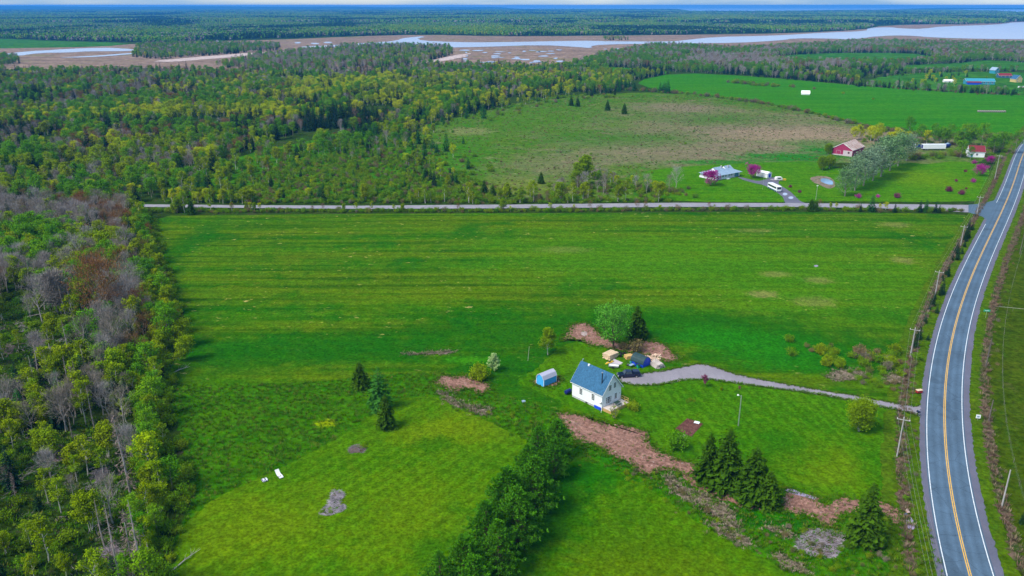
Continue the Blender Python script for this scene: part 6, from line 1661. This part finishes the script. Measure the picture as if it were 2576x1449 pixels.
p = MB(); p.box(-.35, .35, -.2, .2, 6.9, 7.3); p.build('lamp_head', M['trim'], lp)
p = MB(); p.tube([(0, 0, 0), (.35, .1, 4.2)], [.06, .04], 6); tag(p.build('leaning_pole', M['galv'], None, Z4(95, 735)), 'thin leaning pole in the tall grass left of the birch', 'pole')
p = MB(); p.tube([(0, 0, 0), (0, 0, 7)], [.05, .03], 6); tag(p.build('flagpole', M['steel'], None, ZB(1200, 955)), 'slim bare flagpole on the bungalow front lawn', 'flagpole')
# green street sign
sg = tag(empty('street_sign', at(2479, 800), R(-10)), 'green road name sign on a post beyond the highway', 'sign')
p = MB(); p.bar((0, 0, 0), (0, 0, 2.4), .07); p.build('post', M['steel'], sg)
p = MB(); p.box(-.95, .95, -.02, .02, 2.1, 2.75); bl = p.build('blade', M['signgreen'], sg)
p = MB(); p.box(-.6, .6, -.026, -.021, 2.36, 2.46); p.build('lettering_strip', M['trim'], bl)
sg = tag(empty('notice_sign', at(2459, 1058), R(-12)), 'small square white sign in the ditch beyond the highway', 'sign')
p = MB(); p.bar((0, 0, 0), (0, 0, .7), .06); p.build('post', M['galv'], sg)
p = MB(); p.box(-.48, .48, -.03, .03, .6, 1.5); bd = p.build('board', M['trim'], sg)
p = MB(); p.box(-.27, .27, -.037, -.032, .8, 1.25); p.build('printed_panel', M['roofpale'], bd)
mbx = tag(empty('mailbox', at(2308, 1047), R(20)), 'black mailbox on a post at the driveway mouth', 'mailbox')
p = MB(); p.bar((0, 0, 0), (0, 0, 1.05), .12); p.build('post', M['dark'], mbx)
p = MB(); p.extrude([(-.22, 1.05), (-.22, 1.3), (-.15, 1.42), (.15, 1.42), (.22, 1.3), (.22, 1.05)], -.45, .35); p.build('box', M['navy'], mbx)
wb = tag(empty('red_wagon', at(2311, 990), R(15)), 'small red wooden roadside stand with tan top', 'stand')
p = MB(); p.box(-.7, .7, -.4, .4, .35, .95); p.build('box', M['red'], wb)
p = MB(); p.box(-.8, .8, -.45, .45, .95, 1.02); p.build('top', M['lumber'], wb)
for x in (-.6, .6): p = MB(); p.box(x - .06, x + .06, -.35, .35, 0, .35); p.build('leg', M['dark'], wb)
# culvert with stones at the ditch
cv = tag(empty('culvert', zoomed(2, 2, [(1705, 990)]) and at(*zoomed(2, 2, [(1705, 990)])[0]), R(80)), 'rusty culvert mouth with grey stone by the ditch puddle', 'culvert')
p = MB(); p.tube([(0, 0, .25), (1.2, 0, .25)], [.35, .35], 14, cap=False); p.build('pipe', M['rustroof'], cv)
p = MB(); p.tube([(-.2, .5, .0), (-.2, .5, .3), (-.2, .5, .5)], [.3, .33, .12], 7); p.build('stone', M['roofblue'], cv)
# fence beyond the highway
for side, (k0, k1, lb) in enumerate(((6, 60, 'pasture fence beyond the highway'),)):
    fe = tag(empty('wire_fence', off(k0, 12.5)), 'weathered post and wire fence along the far side of the highway', 'fence')
    base = off(k0, 12.5); pm = MB().tube([(0, 0, -.1), (0, 0, 1.25)], [.05, .04], 6).mesh('post', M['polewood'])
    for k in range(k0, k1, 2): link('post', pm, fe, off(k, 12.5) - base, (rr.uniform(-.06, .06), rr.uniform(-.06, .06), 0))
    for z in (.4, .75, 1.1):
        p = MB(); p.tube([off(k, 12.5, z) - base for k in range(k0, k1)], [.006] * (k1 - k0), 3); p.build('fence_wire', M['wire'], fe)
cf = at(2510, 780)
fe = tag(empty('wire_fence', cf), 'pale rail and posts running away from the tall ditch pole', 'fence')
for k in range(6): link('post', pm, fe, Vector((k * 4.0, -k * 1.1, 0)))
p = MB(); p.bar((0, 0, 1.2), (8, -2.2, 1.1), .08); p.build('rail', M['galv'], fe)
# ------------------------------------------------------------------ on the lawns
lg = tag(empty('lounge_chair', at(703, 1199), R(128)), 'off-white sun lounger with raised back on the lawn', 'lounger')
seg = [(-1.15, .30), (-.75, .42), (-.3, .40), (.3, .36), (.75, .62), (1.25, 1.05)]
p = MB()
for a, b in zip(seg[:-1], seg[1:]): slab_poly(p, [(a[0], -.42, a[1]), (a[0], .42, a[1]), (b[0], .42, b[1]), (b[0], -.42, b[1])], .09)
p.build('cushion', M['canvas'], lg)
p = MB(); slab_poly(p, [(-.78, -.43, .515), (-.78, .43, .515), (-.35, .43, .495), (-.35, -.43, .495)], .02); p.build('patterned_towel', M['pattern'], lg)
p = MB(); p.box(-1.1, .6, -.40, -.34, .2, .3); p.box(-1.1, .6, .34, .40, .2, .3); p.build('frame', M['dark'], lg)
for x in (-1.0, .45):
    for y in (-.37, .37): p = MB(); p.bar((x, y, 0), (x, y, .3), .06); p.build('leg', M['dark'], lg)
ot = tag(empty('ottoman', at(666, 1210), R(128)), 'low blue and white patterned ottoman beside the sun lounger', 'ottoman')
p = MB(); p.box(-.55, .55, -.55, .55, .14, .34); p.build('cushion', M['pattern'], ot)
for x in (-.45, .45):
    for y in (-.45, .45): p = MB(); p.bar((x, y, 0), (x, y, .14), .07); p.build('foot', M['dark'], ot)
def brush_pile(label, pts, n, h, ln=1.5, name='brush_pile'):
    """a heap of cut branches over a picture outline"""
    w = [at(*p) for p in pts]; c = sum(w, Vector()) / len(w)
    poly = [(p.x, p.y) for p in w]; xs = [p[0] for p in poly]; ys_ = [p[1] for p in poly]
    q = np.stack([RNG.uniform(min(xs), max(xs), n * 4), RNG.uniform(min(ys_), max(ys_), n * 4)], 1)
    q = q[inside(q[:, 0], q[:, 1], poly)][:n]
    k = len(q); L = Leaves()
    dc = np.hypot(q[:, 0] - c.x, q[:, 1] - c.y); hh = h * np.clip(1 - dc / (dc.max() + .1), .15, 1)
    P = np.stack([q[:, 0] - c.x, q[:, 1] - c.y, hh * RNG.uniform(.1, 1, k)], 1)
    a = RNG.normal(.6, .9, k)
    d = np.stack([np.cos(a), np.sin(a), RNG.normal(size=k) * .18], 1) * (ln * RNG.uniform(.3, 1.1, (k, 1)))
    L.leaf(P - d * .5, d, np.stack([-np.sin(a) * .03, np.cos(a) * .03, np.full(k, .025)], 1))
    root = tag(empty(name, (c.x, c.y, 0)), label, 'brush pile')
    o = link('branches', L.mesh('branches', M['stick']), root); o['kind'] = 'stuff'
    mb = MB(); m_ = 12
    wv = dense([Vector((p[0] - c.x, p[1] - c.y, 0)) * .92 for p in poly], .6)
    v = [(p.x, p.y, .02) for p in wv] + [(p.x * .6, p.y * .6, h * .3) for p in wv] + [(0, 0, h * .38)]
    nn = len(wv); f = [(i, (i + 1) % nn, (i + 1) % nn + nn, i + nn) for i in range(nn)] + [(i + nn, (i + 1) % nn + nn, 2 * nn) for i in range(nn)]
    mb.add(v, f); mb.build('core', M['weeds'], root)
    return root
brush_pile('small grey brush pile with weeds on the left lawn', [(873, 1133), (885, 1123), (905, 1118), (925, 1130), (915, 1140), (880, 1142)], 420, 1.0, 1.2)
brush_pile('long grey brush pile lying on the left lawn', [(834, 1233), (858, 1234), (868, 1246), (852, 1268), (870, 1275), (868, 1286), (830, 1298), (800, 1296), (815, 1280), (830, 1262)], 1100, .9, 1.3)
brush_pile('grey dead brush heap left of the lone roadside spruce', zoomed(2, 2, [(930, 1100), (1060, 1090), (1230, 1130), (1220, 1230), (1150, 1320), (1000, 1310), (830, 1240), (860, 1190)]), 2200, .5, 1.3)
for k, pts in enumerate(([(55, 850), (85, 845), (125, 855), (118, 872), (70, 868)], [(0, 875), (20, 862), (40, 880), (15, 900)], [(115, 1145), (150, 1118), (210, 1130), (190, 1155), (130, 1165)], [(225, 1195), (280, 1170), (270, 1195), (240, 1215)], [(230, 1385), (290, 1370), (310, 1395), (250, 1420)], [(95, 880), (130, 870), (125, 888), (100, 895)])):
    brush_pile('grey brush pile on the cleared ground, ' + ORD[k] + ' of six counted from the top', pts, 420, .9, 2.0)
def trunkline(label, a, b, r, n=9, name='fallen_tree'):
    a = at(*a); b = at(*b); t = tag(empty(name, a), label, 'fallen tree'); d = b - a
    p = MB(); p.tube([(0, 0, .2), d * .5 + Vector((0, 0, .5)), d + Vector((0, 0, .35))], [r, r * .7, r * .25], 7); p.build('trunk', M['b_dead'], t)
    p = MB()
    for k in range(n):
        s = d * random.uniform(.35, .95) + Vector((0, 0, .4)); e = s + d.normalized() * random.uniform(.4, 1.4) + Vector((random.uniform(-1, 1), random.uniform(-1, 1), random.uniform(.2, 1.2)))
        p.tube([s, e], [.04, .012], 4, cap=False)
    p.build('branches', M['b_dead'], t); return t
trunkline('bleached fallen tree reaching from the wood over the field edge', (428, 943), (478, 925), .16)
trunkline('grey fallen trunk at the lower wood edge on the lawn', (432, 1439), (505, 1385), .13)
trunkline('pale fallen trunk across the lower cleared patch', (225, 1183), (275, 1172), .16)
trunkline('grey fallen trunk in the upper cleared patch', (60, 800), (150, 786), .16)
# pallet in the garden bed, pale lid on the grass, white stones
pl = tag(empty('pallet', at(800 / 8.6417 + 1660.3, 1090 / 8.6417 + 939.2, 0) + Vector((0, 0, .18)), R(-28)), 'white wooden pallet lying on the garden bed', 'pallet')
for k in range(5): p = MB(); p.box(-.6, .6, -.5 + k * .21, -.34 + k * .21, .1, .13); p.build('slat', M['trim'], pl)
for y in (-.55, 0, .5): p = MB(); p.box(y - .04, y + .04, -.5, .5, 0, .1); p.build('runner', M['pinkwood'], pl)
p = MB(); p.tube([(0, 0, 0), (0, 0, .25), (0, 0, .32)], [.55, .55, .35], 14); tag(p.build('well_cap', M['roofpale'], None, at(1317, 1011)), 'round pale blue well cap in the grass below the shed', 'well cap')
# ------------------------------------------------------------------ single trees and shrubs
PINES = [(pine(500 + i, h, r), h) for i, (h, r) in enumerate([(13, 4.7), (12, 4.5), (14, 4.9)])]
PINES = [(t, c, h) for (t, c), h in PINES]
prow = [((1400, 1150), 1055), ((1352, 1178), 1075), ((1395, 1200), 1100), ((1330, 1240), 1118), ((1345, 1290), 1150), ((1275, 1312), 1175), ((1300, 1372), 1225), ((1225, 1402), 1260), ((1255, 1450), 1310), ((1170, 1480), 1345), ((1195, 1560), 1400), ((1110, 1545), 1390)]
for k, (b, tp) in enumerate(prow):
    plant_h('pine', b, tp, ORD[k] + ' white pine of the tall row, counted from the house end', group='white pines in the row between the lawns', name='pine_tree', protos=PINES)
GSP = [(conifer(520 + i, h, r, 'l_yspruce', droop=.22, per=9, dens=1.15, power=.72), h) for i, (h, r) in enumerate([(12, 3.5), (13, 3.9), (11, 4.1)])]
GSP = [(t, c, h) for (t, c), h in GSP]
for b, tp, lb in (((1779, 1213), 1089, 'leftmost spruce of the clump below the garden bed'), ((1824, 1229), 1073, 'tallest spruce of the clump below the garden bed'), ((1891, 1256), 1123, 'broad spruce third from the left in the lawn clump'), ((1931, 1273), 1183, 'shortest spruce at the right end of the lawn clump'), ((2174, 1366), 1213, 'large lone spruce by the roadside mud'),
                  ((972, 1076), 990, 'dark spruce standing at the edge of the left lawn'), ((907, 975), 908, 'small dark spruce in the meadow left of the larch'), ((1600, 852), 765, 'dark spruce right behind the pale willow'), ((1615, 850), 800, 'squat dark spruce right of the pale willow')):
    plant_h('spruce', b, tp, lb, name='spruce_tree', protos=GSP, group=None)
for (x, tp, b, lb) in ((2040, 499, 531, 'left spruce of the dark pair at the bungalow lane'), (2052, 503, 532, 'right spruce of the dark pair at the bungalow lane'), (2164, 509, 533, 'small spruce by the lane below the barn'), (2250, 507, 535, 'spruce by the lane below the pink bushes'), (2313, 501, 534, 'left spruce of the group near the lane mouth'), (2352, 503, 535, 'right spruce of the group near the lane mouth'), (2362, 512, 536, 'smallest spruce at the end of the lane group'),
                      (1361, 430, 462, 'lone dark spruce in the old meadow north of the lane'), (1218, 452, 492, 'left spruce of the pair above the lane'), (1276, 456, 494, 'broad spruce right of the pair above the lane'), (1240, 462, 492, 'short spruce of the pair above the lane'), (1181, 465, 490, 'low spruce left of the pair above the lane'), (1528, 250, 278, 'left lone spruce in the old meadow'), (1570, 258, 287, 'right lone spruce in the old meadow'), (1437, 240, 266, 'left of two spruces at the wood corner'), (1453, 242, 268, 'right of two spruces at the wood corner'),
                      (482, 500, 540, 'small dark spruce by the lane near the field corner')):
    plant_h('spruce', (x, b), tp, lb, name='spruce_tree', protos=PROTO['spruce'] if x > 2100 else GSP)
plant_h('fir', (955, 1030), 920, 'tall soft green larch left of the lawn spruce', name='larch_tree')
for (x, tp, b, lb) in ((2191, 488, 533, 'light green fir by the lane below the barn'), (2328, 499, 534, 'light green fir between two dark spruces at the lane')):
    plant_h('fir', (x, b), tp, lb, name='fir_tree')
narrow = [broadleaf(540, 9, 2.9, .16, 18, 'l_lawnbirch', 60, .28, 'b_white', .8, 1, prof=cone, up=.9)]; narrow = [(t, c, 9) for t, c in narrow]
plant_h('birch', (1378, 893), 821, 'slender young birch standing between shed and bare earth', name='birch_tree', protos=narrow)
clump = [broadleaf(541, 9, 4.6, .10, 11, 'l_lawnbirch', 46, .30, 'b_white', .8, 5, up=1.1)]; clump = [(t, c, 9) for t, c in clump]
plant_h('birch', (2160, 1085), 1000, 'multi-stemmed pale green birch clump on the right lawn', name='birch_tree', protos=clump)
will = [broadleaf(542, 11, 6.6, .16, 22, 'l_willow', 38, .36, 'b_brown', .60, 1, up=.95, prof=dome, r0=.3)]; will = [(t, c, 11) for t, c in will]
plant_h('willow', (1543, 876), 785, 'spreading pale green willow on the bare earth', name='willow_tree', protos=will)
wcone = [broadleaf(543, 6, 1.9, .04, 30, 'l_white', 26, .24, 'b_brown', .5, 1, prof=cone, up=.7)]; wcone = [(t, c, 6) for t, c in wcone]
plant_h('flowering', (1243, 934), 884, 'cone-shaped tree in cream blossom right of the round bush', name='blossom_tree', protos=wcone)
RB = [(*shrub(544, 3.6, 2.2, 'l_birch', 'b_brown', 14, 40, .3), 3.6)]
plant_h('bush', (1207, 956), 912, 'rounded green bush left of the cream blossom tree', 'shrub', name='round_bush', protos=RB)
plant_h('bush', (1705, 1128), 1082, 'green bush with white blossom below the garden bed', 'shrub', name='blossom_bush', protos=[(*shrub(545, 3.0, 2.2, 'l_poplar', 'b_brown', 12, 36, .28), 3.0)])
plant_h('bush', (1715, 1113), 1088, 'white flowering spray beside the garden bed', 'shrub', name='blossom_bush', protos=[(*shrub(546, 1.6, 1.0, 'l_white', 'b_brown', 7, 14, .18), 1.6)])
plant_h('bush', (1600, 885), 850, 'brownish shrub below the pale willow', 'shrub', name='alder_shrub', protos=PROTO['alder'])
plant_h('bush', (1570, 878), 858, 'low twiggy shrub at the foot of the pale willow', 'shrub', name='alder_shrub', protos=PROTO['alder'])
plant_h('bush', (1545, 1052), 1012, 'thin budding shrub in front of the deck', 'shrub', name='alder_shrub', protos=[(*shrub(547, 3.2, 1.3, 'l_birch', 'b_grey', 9, 10, .22), 3.2)])
plant_h('bush', (1592, 1030), 1008, 'small dark shrub right of the deck', 'shrub', name='garden_shrub', protos=PROTO['bush'])
PUR = [(*broadleaf(548, 4, 1.3, .3, 8, 'l_purple', 22, .2, 'b_brown', .8, 1, up=1.0), 4)]
plant_h('purple', (1773, 975), 944, 'small purple-leaved tree at the edge of the gravel drive', name='plum_tree', protos=PUR)
for (x, y, t, lb) in ((1746, 1011, 1003, 'lowest dark clump of the flower strip'), (1736, 1008, 999, 'middle dark clump of the flower strip'), (1730, 1012, 1003, 'left dark clump of the flower strip'), (1814, 983, 974, 'small yellowish sapling below the drive'), (1860, 983, 971, 'small reddish sapling below the drive')):
    plant_h('bush', (x, y), t, lb, 'shrub', name='flower_clump' if 'clump' in lb else 'sapling', protos=PROTO['bush'] if 'clump' in lb else PUR if 'reddish' in lb else clump)
MAG = [(*broadleaf(550 + i, 4.5, 3.0, .12, 12, 'l_mag', 34, .32, 'b_brown', .9, 1, up=.6, prof=dome), 4.5) for i in range(2)]
for x, t, b, lb in ((1787, 435, 467, 'big magenta crabapple in front of the bungalow porch'), (1895, 419, 448, 'big magenta crabapple beside the white shed'), (2488, 396, 412, 'wide magenta crabapple below the red-roofed shed'), (2465, 419, 443, 'tall magenta crabapple near the roadside pole')):
    plant_h('mag', (x, b), t, lb, name='crabapple_tree', protos=MAG)
PUB = [(*shrub(552, 2.4, 1.6, 'l_purple', 'b_brown', 9, 26, .26), 2.4), (*shrub(553, 2.2, 1.6, 'l_mag', 'b_brown', 9, 22, .22), 2.2)]
for k, (x, t, b, lb, v) in enumerate(((2450, 400, 412, 'small magenta bush left of the wide crabapple', 1), (2448, 446, 459, 'magenta bush below the tall crabapple', 1), (2428, 425, 433, 'small brown bush left of the tall crabapple', 0), (2405, 449, 457, 'small brown bush in the middle of the far lawn', 0), (2386, 465, 482, 'upright purple bush on the far lawn', 0), (2419, 474, 490, 'rounded purple bush on the far lawn', 0), (2430, 470, 476, 'tiny purple bush behind the rounded purple one', 0),
                              (2159, 485, 498, 'left purple bush by the lane lawn', 1), (2208, 487, 497, 'middle purple bush by the lane lawn', 1), (2256, 482, 498, 'right purple bush by the lane lawn', 0), (1988, 463, 472, 'dark flower clump right of the coach', 0), (2011, 476, 485, 'dark flower clump below the pond', 0))):
    plant_h('bush', (x, b), t, lb, 'shrub', name='purple_bush', protos=PUB, var=v)
SIL = [(*broadleaf(560 + i, 14, 6.4, .12, 20, 'l_silver', 26, .5, 'b_grey', .78, 1, up=.8, prof=dome, r0=.3), 14) for i in range(2)]
for k, (b, t) in enumerate((((2125, 494), 428), ((2150, 480), 402), ((2172, 468), 385), ((2195, 455), 372), ((2215, 445), 352), ((2238, 430), 345), ((2258, 418), 337), ((2280, 405), 342))):
    plant_h('willow', b, t, ORD[k] + ' silver-leaved willow of the row above the pond', name='silver_willow', group='silver willows above the pond', protos=SIL)
plant_h('poplar', (2415, 398), 352, 'dark rounded tree left of the red-roofed shed', name='round_tree')
plant_h('poplar', (2440, 402), 366, 'low dark tree against the red-roofed shed', name='round_tree')
for x, t, b, lb in ((2068, 392, 428, 'left of two small yellow-green trees above the pond'), (2086, 390, 424, 'right of two small yellow-green trees above the pond'), (2083, 360, 388, 'yellow-green tree left of the red barn')):
    plant_h('birch', (x, b), t, lb, name='birch_tree', protos=clump)
plant_h('birch', (1470, 470), 384, 'tall pale poplar-like birch in the thicket north of the lane', name='birch_tree', protos=narrow)
plant_h('birch', (1452, 470), 405, 'second tall birch in the thicket north of the lane', name='birch_tree', protos=narrow)
for (x, t, b, lb) in ((1264, 498, 531, 'pale slender birch sapling beside the lane centre'), (2268, 985, 1000, None)):
    if lb: plant_h('birch', (x, b), t, lb, name='birch_tree', protos=narrow)
plant_h('shrub', (1498, 450), 414, 'grey-white blossoming shrub in the thicket', 'shrub', name='blossom_bush', protos=[(*shrub(570, 3, 1.8, 'l_twig', 'b_grey', 10, 26, .25), 3)])
plant_h('bush', (2165, 895), 864, 'rusty round bush in the field corner by the road', 'shrub', name='round_bush', protos=[(*shrub(571, 3, 1.9, 'l_brown', 'b_grey', 10, 30, .25), 3)])
for k, (x, y) in enumerate(((2063, 880), (2080, 910), (2110, 915), (2240, 910), (2250, 880))):
    plant_h('bush', (x, y + 10), y - 18, ORD[k] + ' rounded bush in the field corner, counted from the left', 'shrub', name='round_bush', protos=RB, group='round bushes in the field corner')
BSN = [(*snag(590 + i, h, True), h) for i, h in enumerate([12, 11])]
for k, (b, t, lb) in enumerate((((330, 1250), 1045, 'tall brownish dead spruce with bushy top at the wood edge'), ((310, 1490), 1270, 'left of the three tall dead spruces at the bottom edge'), ((342, 1495), 1285, 'middle of the three tall dead spruces at the bottom edge'), ((372, 1500), 1255, 'right of the three tall dead spruces at the bottom edge'), ((285, 1255), 1160, 'leaning grey dead spruce in the lower clearing'), ((183, 1105), 1040, 'small grey dead spruce under the birches'))):
    plant_h('snag', b, t, lb, name='dead_tree', protos=BSN if k in (0,) else PROTO['snag'])
GB = [(*twiggy(580, 11, 3.6, .25, 16, 'l_twig', 'b_dead', 34, 1.1, .04, None, 2), 11)]
plant_h('bare', (150, 790), 670, 'wide pale bare tree above the upper clearing', name='bare_tree', protos=GB)
plant_h('bare', (108, 815), 690, 'slim pale bare tree left of the wide bare tree', name='bare_tree', protos=PROTO['bare'])
plant_h('maple', (265, 830), 640, 'broad rust-red budding maple near the field edge', name='maple_tree', protos=[(*twiggy(581, 13, 5.2, .2, 22, 'l_maple', 'b_grey', 22, .9, .03, (22, .22)), 13)])
LB = [(*broadleaf(583, 9, 3.2, .15, 12, 'l_birch', 30, .34, 'b_white', .8, 2, up=1.0), 9)]
o = plant_h('birch', (440, 870), 790, 'birch leaning out over the hayfield edge', name='birch_tree', protos=LB, rz=0); o.rotation_euler = (R(6), R(28), 0)
o = plant_h('birch', (448, 905), 830, 'lower birch leaning out over the hayfield edge', name='birch_tree', protos=LB, rz=2); o.rotation_euler = (R(10), R(32), 0)

# ------------------------------------------------------------------ the air
hz = MB(); hz.box(-31000, 31000, -1500, 32500, -1.2, 96)
hm_, nt, out = newmat('haze')
vp = N(nt, 'ShaderNodeVolumePrincipled')
vp.inputs['Color'].default_value = (.06, .38, 1.0, 1)
vp.inputs['Density'].default_value = 7.5e-5
vp.inputs['Anisotropy'].default_value = 0.0
nt.links.new(vp.outputs[0], out.inputs['Volume'])
tag(hz.build('haze', hm_), 'thin blue haze over the whole countryside', kind='stuff')
